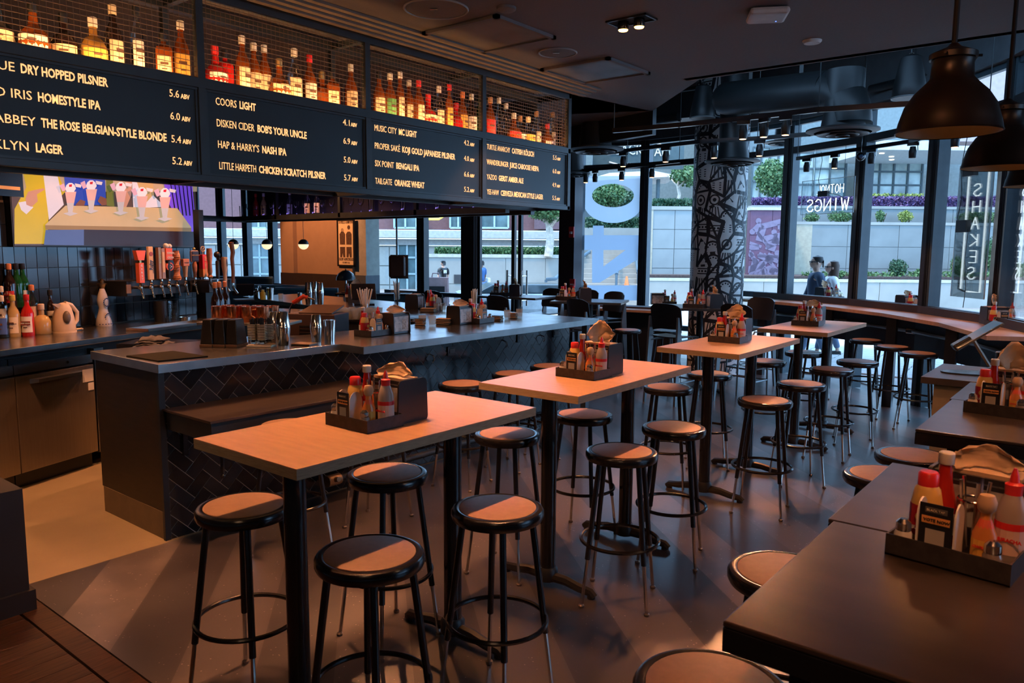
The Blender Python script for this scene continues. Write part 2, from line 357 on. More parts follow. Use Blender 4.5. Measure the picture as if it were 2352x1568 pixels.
# orange wall with wainscot
OW = mat('orange_lit_wall', (.36, .25, .16), .8, var=.04)
struct('wall_rear', G().bx(-14.66, YL-.5, 1.2, -12.35, YL-.1, 4.35).bx(-14.66, YL-.6, 1.2, -14.2, YL-.5, 4.35), OW, label='warm lit plaster wall that carries the framed poster')
struct('trim_9', G().bx(-14.66, YL-.62, 0, -12.35, YL-.1, 1.2), mat('wainscot_dark', (.03,.022,.018), .6), label='dark wainscot under the poster wall')
struct('wall_rear', G().bx(-12.35, YL-.45, 1.2, -11.98, YL-.1, 4.35), mat('pale_green_wall', (.36,.38,.34), .8), label='pale green wall strip beside the poster wall')
struct('trim_8', G().bx(-12.35, YL-.47, 0, -11.98, YL-.1, 1.2), mat('wainscot_blue', (.07,.09,.11), .6), label='blue grey wainscot strip')
downlight(-2.68, 4.58, "recessed twin spotlight glowing orange in the dark ceiling", 60)
# walls outside the frame that close the room
PW = mat('dark_plaster', (.06,.055,.055), .8)
wr = struct('wall_right', G().bx(6, -3, 0, 6.15, 8, .9).bx(6, -3, 3.2, 6.15, 8, 4.4).bx(6, -3, .9, 6.15, 3.51, 3.2).bx(6, 7.0, .9, 6.15, 8, 3.2), PW)
for k in range(3, 6):
    window_bay((6.05, 1.17*k), (6.05, 1.17*k+1.17), .93, 3.17); post((6.05, 1.17*k+1.17), PI/2, z1=3.2)
struct('wall_back', G().bx(-20, -3.15, 0, 6.15, -3, 4.4), PW)
struct('wall_front', G().prism([(-.37,7.59),(6.1,7.3),(6.1,7.5),(-.33,7.75)], 0, 4.4), PW, label='dark wall past the last window')
struct('wall_left', G().bx(-20.1, -3, 0, -20, 11, 4.4), PW)
# ------------------------------------------------------------------ painted column
cx, cy = -4.55, 10.33; CR = .37
col = struct('column', G().lathe([(CR, 0), (CR, 4.35)], 48, cx, cy, 0), mat('white_column_paint', (.8, .8, .78), .45, var=.05), smooth=True)
random.seed(21)
ink = G()
def cyl_pt(u, v, h=.003):   # u along the girth in metres
    a = u/CR; return (cx+(CR+h)*math.cos(a), cy+(CR+h)*math.sin(a), v)
def stroke(p, q, w):
    (u0, v0), (u1, v1) = p, q; L_ = math.hypot(u1-u0, v1-v0)
    if L_ < 1e-4: return
    nx, ny = -(v1-v0)/L_*w/2, (u1-u0)/L_*w/2; k = max(1, int(L_/.07)); vs = []; fs = []
    ex, ey = (u1-u0)/L_*w*.25, (v1-v0)/L_*w*.25
    for i in range(k+1):
        t = i/k; u = u0-ex+(u1-u0+2*ex)*t; v = v0-ey+(v1-v0+2*ey)*t
        vs += [cyl_pt(u+nx, v+ny), cyl_pt(u-nx, v-ny)]
    for i in range(k): fs.append((2*i, 2*i+1, 2*i+3, 2*i+2))
    ink.add(vs, fs)
def disc(u, v, r, n=10): ink.add([cyl_pt(u+r*math.cos(2*PI*i/n), v+r*math.sin(2*PI*i/n), .0035) for i in range(n)], [tuple(range(n))])
def arc(u, v, r, a0, a1, w, n=12):
    for i in range(n):
        s0 = a0+(a1-a0)*i/n; s1 = a0+(a1-a0)*(i+1)/n
        stroke((u+r*math.cos(s0), v+r*math.sin(s0)), (u+r*math.cos(s1), v+r*math.sin(s1)), w)
def tri(a, b, c): ink.add([cyl_pt(*a), cyl_pt(*b), cyl_pt(*c)], [(0, 1, 2)])
NC, NR = 12, 22; UMAX = 2*PI*CR; CW = UMAX/NC; CH = .215
J = {}
for i in range(NC):
    for j in range(NR+1): J[i, j] = ((i+random.uniform(-.3, .3))*CW, (j+random.uniform(-.3, .3))*CH*.9+.02)
def jp(i, j): u, v = J[i % NC, j]; return (u+(UMAX if i >= NC else 0), v)
for i in range(NC):
    for j in range(NR):
        a, b, c, d = jp(i, j), jp(i+1, j), jp(i+1, j+1), jp(i, j+1)
        if random.random() < .75: stroke(a, b, random.choice((.03, .04, .055)))
        if random.random() < .8: stroke(a, d, random.choice((.03, .04, .055)))
        if random.random() < .6: stroke(*random.choice(((a, c), (b, d))), random.choice((.03, .04)))
        mu, mv = (a[0]+b[0]+c[0]+d[0])/4, (a[1]+b[1]+c[1]+d[1])/4; k = random.random()
        if k < .15: arc(mu, mv, .065, 0, 2*PI, .02, 16); disc(mu, mv, .026)
        elif k < .3: arc(mu, mv-.05, .1, 0, PI, .026); [disc(mu+.065*math.cos(q), mv-.05+.065*math.sin(q), .012) for q in (.4, 1, 1.57, 2.2, 2.8)]
        elif k < .45: [stroke((mu-.06, mv+h), (mu+.05, mv+h), .013) for h in (-.045, -.015, .015, .045)]
        elif k < .6: [disc(mu+h, mv, .016) for h in (-.05, 0, .05)]; stroke((mu-.08, mv-.035), (mu+.08, mv-.035), .015); stroke((mu-.08, mv+.035), (mu+.08, mv+.035), .015)
        elif k < .8: tri((mu-.07, mv-.05), (mu+.07, mv-.02), (mu-.02, mv+.07))
        else: [stroke((mu+h, mv-.09), (mu+h*.6, mv+.08), .016) for h in (-.08, -.03, .03, .08)]
obj('painted_pattern', ink, mat('column_black_ink', (.012,.014,.02), .5), col, label='black hand painted geometric pattern around the white column')
# ------------------------------------------------------------------ furniture
PLYT = mat('plywood_top', (.50, .30, .18), .34, var=.1, scale=3, stretch=(3, 14, 1), bump=.03)
def ply_edge():
    m = mat('plywood_edge', (.42, .30, .17), .6); N = m.node_tree.nodes; L = m.node_tree.links
    tc = N.new('ShaderNodeTexCoord'); mp = N.new('ShaderNodeMapping'); mp.inputs['Scale'].default_value = (3, 3, 260)
    nz = [n for n in N if n.type == 'TEX_NOISE'][0]; L.new(tc.outputs['Object'], mp.inputs[0]); L.new(mp.outputs[0], nz.inputs['Vector'])
    r = [n for n in N if n.type == 'VALTORGB'][0]; r.color_ramp.elements[0].color = (.19, .13, .08, 1); r.color_ramp.elements[1].color = (.52, .40, .25, 1)
    return m
PLYE = ply_edge()
TW, TL, TH = .603, 1.228, 1.067
def foot_base(g, y):
    for s in (-1, 1):
        g.tube([(0, y, .05), (s*.12, y, .05), (s*.2, y, .035), (s*.27, y, .03), (s*.29, y, .012)], .028, 8, r2=.02)
        g.lathe([(.022, 0), (.022, .02)], 10, s*.27, y, 0)
    g.lathe([(.055, .03), (.055, .085), (.045, .1)], 16, 0, y, 0)
    return g
@proto
def high_table():
    t = thing('high_table', '', 'table', link=False)
    obj('tabletop', G().bx(-TW/2, -TL/2, TH-.004, TW/2, TL/2, TH), PLYT, t, link=False)
    obj('table_edge', G().bx(-TW/2, -TL/2, TH-.036, TW/2, TL/2, TH-.004), PLYE, t, link=False, label='banded plywood edge')
    for y in (-.41, .41):
        obj('pole', G().lathe([(.04, .06), (.04, TH-.06), (.05, TH-.05), (.11, TH-.045), (.11, TH-.036)], 24, 0, y, 0), BLACKM, t, True, link=False)
        obj('foot', foot_base(G(), y), BLACK, t, True, link=False)
    return t
TABS = [(-2.245, 1.985, .003), (-2.254, 3.53, .018), (-2.258, 5.45, .008), (-2.225, 7.265, 0)]
TN = ['nearest', 'second', 'third', 'farthest']
for i, (x, y, a) in enumerate(TABS):
    dup(high_table(), (x, y, 0), a, '%s of the four plywood-topped bar height tables in the aisle row' % TN[i], 'plywood high tables')
SEATT = mat('hardboard_seat', (.31, .185, .12), .5, var=.08, scale=40)
RUB = mat('glide', (.16,.14,.13), .3, .6)
@proto
def stool():
    t = thing('bar_stool', '', 'stool', link=False)
    H = .762
    obj('seat', G().lathe([(.148, H-.004), (.148, H+.001), (.14, H+.003)], 40), SEATT, t, True, link=False, label='brown hardboard seat disc')
    obj('seat_rim', G().lathe([(.14, H-.045), (.172, H-.042), (.178, H-.03), (.178, H-.012), (.172, H-.002), (.16, H+.002), (.149, H-.001), (.149, H-.02), (.14, H-.045)], 44, cap=False), BLACKM, t, True, link=False)
    obj('footring', G().torus(0, 0, .31, .193, .0095, 44, 8), BLACKM, t, True, link=False)
    for k in range(4):
        a = PI/4+k*PI/2; c, s = math.cos(a), math.sin(a)
        def q(r, z): return (r*c, r*s, z)
        r_at = lambda z: .13+(.745-z)*.127
        lg = obj('leg', G().tube([q(r_at(.74), .74), q(r_at(.24), .24)], .013, 10), BLACKM, t, True, link=False)
        obj('leg_extension', G().tube([q(r_at(.26), .26), q(r_at(.02), .02)], .0085, 8), CHROME, lg, True, link=False, label='chrome telescopic leg end')
        obj('glide', G().lathe([(.013, 0), (.0145, .005), (.0145, .011), (.009, .016)], 10, r_at(0)*c, r_at(0)*s, 0), RUB, lg, True, link=False)
    return t
STOOLS = [
 (-2.575,1.577,.3,'bar stool at the near left corner of the nearest plywood table'),
 (-1.846,1.577,.15,'foremost bar stool, in front of the nearest plywood table, half its seat in shade'),
 (-1.812,2.184,.05,'bar stool beside the right far corner of the nearest plywood table'),
 (-2.48,2.225,-.1,'bar stool tucked under the far left side of the nearest plywood table'),
 (-1.877,3.22,.4,'bar stool at the near right side of the second plywood table'),
 (-2.535,3.132,.2,'bar stool at the near left side of the second plywood table'),
 (-2.498,3.818,.1,'bar stool at the far left side of the second plywood table'),
 (-1.919,3.861,.35,'bar stool at the far right side of the second plywood table'),
 (-1.818,4.979,.2,'bar stool at the near right side of the third plywood table'),
 (-1.848,5.798,.6,'bar stool at the far right side of the third plywood table'),
 (-2.539,4.998,.3,'bar stool at the near left side of the third plywood table'),
 (-2.574,5.783,.5,'bar stool at the far left side of the third plywood table'),
 (-2.491,6.808,.3,'bar stool at the near left side of the farthest plywood table'),
 (-1.888,6.695,.1,'bar stool at the near right side of the farthest plywood table'),
 (-1.848,7.345,.3,'bar stool at the far right side of the farthest plywood table'),
 (-2.433,7.659,.2,'bar stool behind the left pole of the farthest plywood table'),
 (-.74,4.08,.3,'bar stool with rust seat between the two pairs of dark tables'),
 (-.765,3.629,.1,'bar stool half hidden behind the corner of the near dark table'),
 (-.745,2.3,.2,'bar stool peeking past the left edge of the near dark table'),
 (-.66,1.56,.1,'bar stool at the bottom edge of the photo before the near dark table'),
 (-3.60,2.5,.1,'bar stool mostly hidden behind the nearest table beside the tiled bar front'),
 (-3.62,3.17,.4,'bar stool under the end of the wall shelf on the tiled bar front'),
 (-3.764,4.12,.2,'nearest bar stool of those standing under the steel bar counter'),
 (-3.766,4.732,.1,'middle bar stool of those standing under the steel bar counter'),
 (-3.775,5.249,.2,'farthest bar stool of those standing under the steel bar counter'),
 (-4.819,8.319,.2,'bar stool under the small window counter beside the black chairs'),
 (-4.42,8.62,.1,'bar stool just behind the tall black chair facing the window'),
 (-2.85,9.45,.3,'window counter stool just past the farthest plywood table corner'),
 (-2.243,9.227,.2,'window counter stool, leftmost of the three clearly seen ones'),
 (-1.871,8.77,.5,'window counter stool, middle of the three clearly seen ones'),
 (-1.543,8.36,.1,'window counter stool, nearest of the three clearly seen ones')]
for x, y, a, lb in STOOLS: dup(stool(), (x, y, 0), a, lb, 'round backless bar stools')
# dark tables on the right
DTOP = mat('dark_laminate', (.04, .028, .022), .3, spec=.9, var=.35, scale=3, stretch=(1, 4, 1))
def dark_table(x0, y0, x1, y1, lab):
    t = thing('dark_high_table', lab, 'table', ((x0+x1)/2, (y0+y1)/2, 0), 0, 'dark laminate high tables'); a, b = (x1-x0)/2, (y1-y0)/2
    obj('tabletop', G().bx(-a, -b, TH-.012, a, b, TH), DTOP, t, bevel=.003)
    obj('apron', G().bx(-a, -b, TH-.06, a, b, TH-.013), BLACKM, t, bevel=.002)
    for s in (-1, 1):
        for q in (-1, 1):
            obj('leg', G().bx(s*(a-.12)-.02, q*(b-.1)-.02, 0, s*(a-.12)+.02, q*(b-.1)+.02, TH-.06), BLACKM, t)
dark_table(-.53, 1.29, .72, 1.972, 'near dark laminate table, front one of the closest pair, bottom right')
dark_table(-.545, 1.978, .72, 2.66, 'dark laminate table joined behind the near one, catching window glare')
dark_table(-.59, 3.235, .66, 4.02, 'dark laminate table with bolt in its edge, front one of the farther pair')
dark_table(-.6, 4.026, .66, 4.62, 'dark laminate table at the back of the farther pair, next to the host stand')
# host stand
t = thing('host_stand', 'beige fronted host stand with dark laminate top behind the dark tables', 'counter', (-.2, 5.0, 0))
obj('top', G().bx(-.64, -.35, 1.03, .7, .3, 1.067), mat('dark_brown_top', (.07,.06,.06), .3), t, bevel=.003)
obj('body', G().bx(-.58, -.31, 0, .65, .27, 1.03), mat('beige_laminate', (.42, .37, .27), .6), t)
# ------------------------------------------------------------------ back-barred chairs
CHB = mat('black_plywood_shell', (.012,.014,.02), .35); CHL = mat('chair_leg_grey', (.22,.24,.25), .35, .7)
@proto
def chair():
    t = thing('high_back_chair', '', 'chair', link=False)
    # facing +Y ; back at -Y
    pts = []
    g = G(); W2, n = .2, 8
    def sheet(f, nu, nv, th, nrm):
        vs = [f(i/nu, j/nv) for j in range(nv+1) for i in range(nu+1)]; m = len(vs)
        v2 = [tuple(a+b*th for a, b in zip(p, nrm)) for p in vs]; fs = []
        for j in range(nv):
            for i in range(nu):
                a = j*(nu+1)+i; fs += [(a, a+1, a+nu+2, a+nu+1), (m+a, m+a+nu+1, m+a+nu+2, m+a+1)]
        for i in range(nu): fs += [(i, m+i, m+i+1, i+1), (nv*(nu+1)+i, nv*(nu+1)+i+1, m+nv*(nu+1)+i+1, m+nv*(nu+1)+i)]
        for j in range(nv): a = j*(nu+1); b = a+nu; fs += [(a, a+nu+1, m+a+nu+1, m+a), (b, m+b, m+b+nu+1, b+nu+1)]
        return G().add(vs+v2, fs)
    def seat(u, v):
        x = (u-.5)*.4*(1-.06*v); y = -.19+.4*v; z = .745+.012*((u-.5)*2)**2 - .03*max(0, (v-.75))*4*.5 + .008*(1-v)
        return (x, y, z)
    obj('seat', sheet(seat, 8, 8, .014, (0, 0, 1)), CHB, t, True, link=False)
    def back(u, v):
        w = .2*(1-.0*v); e = (u-.5)*2; rnd = 1
        zz = .86+.29*v; top = 1-abs(e)**4*.34
        if v > .5: zz = .86+.29*(.5+(v-.5)*top)
        x = e*w*(1 if v > .1 else .9); y = -.2-.05*(zz-.86)/.29*1.0 + .035*e*e; return (x, y, zz)
    obj('backrest', sheet(back, 10, 8, .014, (0, -1, 0)), CHB, t, True, link=False)
    for s in (-1, 1):
        obj('leg', G().add([(s*.205-.012,-.3,0),(s*.205+.012,-.3,0),(s*.205+.012,-.27,0),(s*.205-.012,-.27,0),
            (s*.19-.012,-.27,.72),(s*.19+.012,-.27,.72),(s*.19+.012,-.17,.72),(s*.19-.012,-.17,.72),
            (s*.185-.012,-.255,1.0),(s*.185+.012,-.255,1.0),(s*.185+.012,-.235,1.0),(s*.185-.012,-.235,1.0)],
            [(3,2,1,0),(0,1,5,4),(1,2,6,5),(2,3,7,6),(3,0,4,7),(4,5,9,8),(5,6,10,9),(6,7,11,10),(7,4,8,11),(8,9,10,11)]), CHL, t, link=False)
        obj('leg', G().tube([(s*.18, .15, .735), (s*.185, .19, .70), (s*.2, .21, 0)], .012, 8), CHL, t, True, link=False)
        obj('side_rail', G().tube([(s*.185, -.22, .725), (s*.18, .15, .73)], .011, 6).tube([(s*.2, -.27, .25), (s*.195, .2, .25)], .01, 6), CHL, t, link=False)
    obj('footrest', G().tube([(-.195, .205, .25), (.195, .205, .25)], .011, 8).tube([(-.2, -.27, .33), (.2, -.27, .33)], .01, 8), CHL, t, link=False)
    return t
CHAIRS = [(-4.03,8.06,-.1,'black high chair with its back to the camera, nearest before the round column'),
 (-3.42,8.62,-.15,'black high chair whose back shows just right of the first window-facing chair'),
 (-3.75,9.62,2.9,'black high chair beyond the condiment table, right of the column foot'),
 (-5.2,8.06,-.25,'black high chair at the table beside the numbered window'),
 (-5.84,9.4,2.9,'black high chair on the far side of the table by the numbered window'),
 (-6.38,7.9,-.1,'black high chair just behind the far end of the steel bar'),
 (-7.75,8.1,-.1,'black high chair left of the bar end, in front of the wet-floor sandwich board'),
 (-7.0,9.5,3.0,'black chair back rising right of the napkin box near the entrance doors'),
 (-6.35,9.55,3.2,'reddish reflecting chair back just left of the entrance door handles'),
]
for x, y, a, lb in CHAIRS: dup(chair(), (x, y, 0), a, lb, 'high chairs with curved black backs')
def small_dark_table(x, y, w_, l_, rz, lab):
    t = thing('bistro_high_table', lab, 'table', (x, y, 0), rz)
    obj('tabletop', G().bx(-w_/2, -l_/2, TH-.03, w_/2, l_/2, TH), mat('blue_black_top', (.05,.06,.065), .25, var=.1), t, bevel=.003)
    obj('pole', G().lathe([(.04,.05),(.04,TH-.03)], 20), BLACKM, t, True)
    obj('foot', foot_base(G(), 0), BLACK, t, True)
    g = foot_base(G(), 0).rot(PI/2); obj('foot', g, BLACK, t, True)
small_dark_table(-4.05, 8.75, .95, .72, .45, 'dark square high table just in front of the painted column')
small_dark_table(-5.65, 8.75, .95, .72, .38, 'dark square high table before the numbered window')
small_dark_table(-7.0, 8.85, 1.0, .7, .15, 'dark high table behind the far end of the bar near the doors')
# window counter following the glass
def offs(P, d):
    out = []
    for i, p in enumerate(P):
        a = P[max(i-1, 0)]; b = P[min(i+1, len(P)-1)]; t_ = Vector((b[0]-a[0], b[1]-a[1])).normalized()
        out.append((p[0]+t_.y*d, p[1]-t_.x*d))
    return out
WF = [(-4.25, 11.17)] + FACADE[3:]
inn = offs(WF, -.12*-1); inn2 = offs(WF, .55)
inn = offs(WF, .10)
t = thing('window_counter', 'long faceted plywood counter following the curved window wall', 'counter')
n_ = len(WF)
for z0, z1, nm, m_, a_, b_ in ((1.03, 1.067, 'countertop', PLYT, inn, inn2), (.62, 1.03, 'front_panel', mat('counter_panel', (.02,.025,.035), .5), inn, offs(WF, .14))):
    g = G()
    for i in range(n_-1): g.prism([a_[i], a_[i+1], b_[i+1], b_[i]], z0, z1)
    obj(nm, g, m_, t)
g = G(); o2 = offs(WF, .13)
for i in range(n_-1): g.prism([inn[i], inn[i+1], o2[i+1], o2[i]], 1.067, 1.15)
obj('backsplash', g, mat('backsplash_dark', (.035,.03,.032), .5), t)
for i in (1, 2, 3, 4):
    p = offs(WF, .42)[i]; obj('support_post', G().bx(p[0]-.05, p[1]-.05, 0, p[0]+.05, p[1]+.05, 1.03), BLACK, t)
g = G()
pp = offs(WF, .18)
for h in (.86,): g.tube([(p[0], p[1], h) for p in pp], .022, 8)
obj('conduit_pipe', g, STEEL, t, True)
for i in (1, 2, 3): obj('pipe_coupling', G().tube([(pp[i][0]-.05, pp[i][1]+.02, .86), (pp[i][0]+.05, pp[i][1]-.02, .86)], .034, 10), CHROME, t, True)
LQ_ = at(1452, 704, 11.7); t = thing('small_window_counter', 'short plywood counter with dark slatted ledge under the numbered window', 'counter', (LQ_.x, LQ_.y, LQ_.z-1.06), .15)
obj('countertop', G().bx(-.75, -.3, 1.0, .75, .0, 1.035), PLYT, t)
obj('ledge', G().bx(-.8, 0, 1.03, .8, .3, 1.06), mat('slat_dark_brown', (.05,.03,.03), .5), t)
obj('front_panel', G().bx(-.75, -.02, 0, .75, .02, 1.0), BLACK, t)
# ------------------------------------------------------------------ bar island
XF = -4.355
t = thing('bar_counter', 'steel topped U-shaped bar with black herringbone tile front', 'bar')
def ngon(pts, z0, z1): return G().prism(pts[::-1] if sum((pts[i][0]*pts[(i+1)%len(pts)][1]-pts[(i+1)%len(pts)][0]*pts[i][1]) for i in range(len(pts))) < 0 else pts, z0, z1)
BT = mat('zinc_bar_top', (.42, .43, .42), .24, 1, var=.22, scale=5)
top = [(-4.33,2.14),(-4.33,3.46),(-4.08,3.46),(-4.08,6.475),(-5.0,6.5),(-9.6,6.95),(-9.6,5.98),(-8.93,5.84),(-7.40,5.54),(-5.35,5.15),(-4.99,4.9),(-4.99,3.6),(-5.22,3.3),(-5.22,2.14)]
g = ngon(top, 1.017, 1.067); obj('bar_top', g, BT, t, bevel=.004)
g = G().bx(-4.332,2.135,1.015,-4.326,3.456,1.066).bx(-4.082,3.455,1.015,-4.076,6.478,1.066).bx(-5.22,2.134,1.015,-4.328,2.14,1.066).bx(-4.328,3.452,1.015,-4.078,3.458,1.066)
obj('edge_band', g, mat('edge_steel', (.45,.47,.47), .32, .95), t)
body = [(XF,2.17),(XF,6.36),(-5.0,6.36),(-9.5,6.8),(-9.5,6.05),(-5.4,5.3),(-4.95,5.0),(-4.95,3.6),(-5.18,3.3),(-5.18,2.17)]
obj('carcass', ngon(body, 0, 1.017), BLACK, t)
obj('end_panel', G().bx(-5.19, 2.15, .17, XF-.012, 2.17, 1.016), mat('end_panel_brown', (.02,.013,.009), .45, var=.3, stretch=(1,1,6)), t)
obj('end_base_strip', G().bx(-5.17, 2.148, 0, XF-.012, 2.17, .17), mat('beige_base', (.2,.155,.09), .6), t)
obj('corner_strip', G().bx(XF-.014, 2.14, 0, XF+.01, 2.175, 1.016), mat('black_trim', (.01,.012,.015), .4), t)
grout = obj('grout_backing', G().bx(XF, 2.175, 0, XF+.003, 6.36, 1.016), mat('grout', (.62,.58,.52), .6), t)
TM = [mat('black_tile_%s' % c, k, .14, spec=.6, var=.25, scale=2) for c, k in (('a', (.012,.014,.018)), ('b', (.02,.022,.027)), ('c', (.008,.009,.011)))]
def clip(poly, x0, y0, x1, y1):
    for ax, v, sg in ((0, x0, 1), (0, x1, -1), (1, y0, 1), (1, y1, -1)):
        out = []
        for i in range(len(poly)):
            a, b = poly[i], poly[(i+1) % len(poly)]; da, db = (a[ax]-v)*sg, (b[ax]-v)*sg
            if da >= 0: out.append(a)
            if (da >= 0) != (db >= 0): q = da/(da-db); out.append((a[0]+(b[0]-a[0])*q, a[1]+(b[1]-a[1])*q))
        poly = out
        if len(poly) < 3: return []
    return poly
def parea(p): return abs(sum(p[i][0]*p[(i+1)%len(p)][1]-p[(i+1)%len(p)][0]*p[i][1] for i in range(len(p))))/2
W_ = .079; c45 = math.cos(PI/4); Y0, Y1, Z1 = 2.178, 6.355, 1.012; tiles = []
for k in range(-20, 60):
    for m_ in range(-30, 30):
        ox, oy = k+2*m_, k-2*m_
        for (x0, y0, x1, y1) in ((ox, oy, ox+2, oy+1), (ox-1, oy, ox, oy+2)):
            e = .002/W_; q = [(x0+e, y0+e), (x1-e, y0+e), (x1-e, y1-e), (x0+e, y1-e)]
            q = [((a-b)*c45*W_+3.9, (a+b)*c45*W_-.9) for a, b in q]
            if max(a for a, b in q) < Y0 or min(a for a, b in q) > Y1 or max(b for a, b in q) < .002 or min(b for a, b in q) > Z1: continue
            q = clip(q, Y0, .002, Y1, Z1)
            if q and parea(q) > 1e-5: tiles.append(q)
tiles.sort(key=lambda q: -parea(q)*(1/(sum(a for a, b in q)/len(q)+1)**2)*(.15 if sum(b for a, b in q)/len(q) < .1 else 1))
rest = G()
for i, q in enumerate(tiles):
    n = len(q); d = random.uniform(.0065, .0085)
    g = G().add([(XF+.002, a, b) for a, b in q]+[(XF+d, a, b) for a, b in q], [tuple(range(n-1,-1,-1)), tuple(range(n,2*n))]+[(j,(j+1)%n,n+(j+1)%n,n+j) for j in range(n)])
    if i < 298: obj('tile', g, random.choice(TM), t)
    else: rest.add(g.v, g.f)
if rest.v: obj('tile_remainder', rest, TM[0], t, kind='stuff')
for y, z in ((4.62, .9), (5.55, .93), (6.12, .93)):
    o = obj('outlet_box', G().bx(XF+.008, y-.05, z-.04, XF+.02, y+.05, z+.04), BLACKM, t, bevel=.004)
    obj('socket', G().bx(XF+.02, y-.03, z-.018, XF+.023, y+.03, z+.018), mat('socket_brown', (.06,.03,.02), .4), o)
    obj('bag_hook', G().tube([(XF+.008, y-.25, z), (XF+.05, y-.25, z-.01), (XF+.06, y-.25, z-.04), (XF+.04, y-.25, z-.06)], .006, 6), CHROME, t, True)
obj('end_leg', G().bx(-4.16, 6.3, 0, -4.1, 6.36, 1.017), GREYM, t)
obj('under_lamp', G().lathe([(.02,-.01),(.025,0)], 16, -4.2, 3.52, 1.015), mat('lamp_glow', (1,.5,.15), emit=9), t)
obj('foot_rail_pipe', G().tube([(-4.25, 3.3, .12), (-4.25, 6.3, .12)], .025, 10), DARKM, t, True)
v = obj('pipe_valve', G().tube([(-4.25, 3.25, .12), (-4.25, 3.36, .12)], .04, 12).tube([(-4.25, 3.3, .12), (-4.18, 3.3, .14)], .018, 8), mat('brass', (.5,.35,.2), .35, .9), t, True)
# wall shelf
t = thing('wall_shelf', 'dark wooden drink shelf on brackets projecting from the tiled bar front', 'shelf', (XF+.008, 2.16, 0))
obj('shelf_board', G().bx(0, 0, .785, .52, 1.35, .80), mat('shelf_brown', (.035,.025,.02), .35, var=.35, stretch=(4,1,1)), t, bevel=.002)
obj('apron', G().bx(.02, .01, .68, .51, 1.34, .785), BLACK, t)
for y in (.12, 1.1): obj('bracket', G().tube([(.42, y, .68), (.42, y, .46)], .012, 6).sphere(.42, y, .45, .014, 8, 6).bx(0, y-.015, .5, .02, y+.015, .68), BLACKM, t)
# ------------------------------------------------------------------ menu canopy
t = thing('menu_canopy', 'black steel canopy with wire mesh bottle bays hanging over the bar', 'canopy')
CF = mat('canopy_frame', (.035,.045,.052), .4, var=.15)
X0, XB = -4.25, -4.67; YS = [-.07, 1.18, 2.432, 3.678, 4.925, 6.17]
g = G(); g.bx(X0-.04, -.1, 3.16, X0, 6.19, 3.225).bx(X0-.04, -.1, 2.655, X0, 6.19, 2.71).bx(X0-.04, -.1, 2.125, X0, 6.19, 2.162)
obj('front_rails', g, CF, t, bevel=.002)
for y in YS: obj('upright', G().bx(X0-.041, y-.022, 2.125, X0-.001, y+.022, 3.225), CF, t)
obj('back_rails', G().bx(XB, -.1, 2.125, XB+.05, 6.19, 2.185).bx(XB, -.1, 3.16, XB+.05, 6.19, 3.22), CF, t)
for y in YS: obj('cross_bar', G().bx(XB, y-.022, 2.125, X0-.04, y+.022, 2.165).bx(XB, y-.02, 3.17, X0-.04, y+.02, 3.21).bx(XB, y-.02, 2.16, XB+.04, y+.02, 3.2), CF, t)
obj('bottle_shelf', G().bx(XB, -.1, 2.665, X0-.045, 6.19, 2.685), CF, t)
obj('end_mesh_frame', G().bx(XB, 6.15, 2.125, X0, 6.19, 2.165).bx(XB, 6.15, 3.17, X0, 6.19, 3.22).bx(XB, 6.15, 2.66, X0, 6.19, 2.7), CF, t)
WIREM = mat('mesh_wire', (.25,.16,.10), .5, .3)
for i in range(5):
    g = G(); ya, yb = YS[i]+.02, YS[i+1]-.02; q = .0014
    for k in range(16): z = 2.715+k*.0285; g.bx(X0-.022-q, ya, z-q*1.2, X0-.022+q, yb, z+q*1.2)
    nn = int((yb-ya)/.0305)
    for k in range(1, nn): y = ya+(yb-ya)*k/nn; g.bx(X0-.02-q*.6, y-q*.6, 2.70, X0-.02+q*.6, y+q*.6, 3.17)
    obj('wire_mesh', g, WIREM, t, label='grid of thin wires across a bottle bay')
g = G(); q = .0012
for k in range(16): z = 2.715+k*.0285; g.bx(XB, 6.17-q, z-q, X0, 6.17+q, z+q)
for k in range(14): x = XB+.03*k; g.bx(x-q, 6.17-q, 2.7, x+q, 6.17+q, 3.17)
obj('wire_mesh', g, WIREM, t)
# rear wing with its glass shelf
obj('rear_wing_frame', G().bx(-9.7, 6.12, 2.09, XB, 6.18, 2.15).bx(-9.7, 5.72, 2.09, XB, 5.78, 2.15).bx(-9.7, 5.72, 2.66, XB, 5.78, 2.72).bx(-9.7, 5.72, 3.16, XB, 5.78, 3.22), CF, t)
obj('rear_wing_shelf', G().bx(-9.7, 5.78, 2.13, XB, 6.12, 2.145), mat('purple_dark_shelf', (.03,.025,.05), .4), t)
obj('rear_wing_back', G().bx(-9.7, 6.16, 2.15, XB, 6.18, 3.22), BLACK, t)
for x in (-5.9, -7.15, -8.4, -9.68): obj('upright', G().bx(x-.02, 5.72, 2.1, x+.02, 5.76, 3.22), CF, t)
# left wing over the back bar
obj('back_wing_frame', G().bx(-9.72, 3.7, 2.09, -9.66, 6.15, 2.15).bx(-9.4, 3.7, 2.09, -9.34, 5.8, 2.15), CF, t)
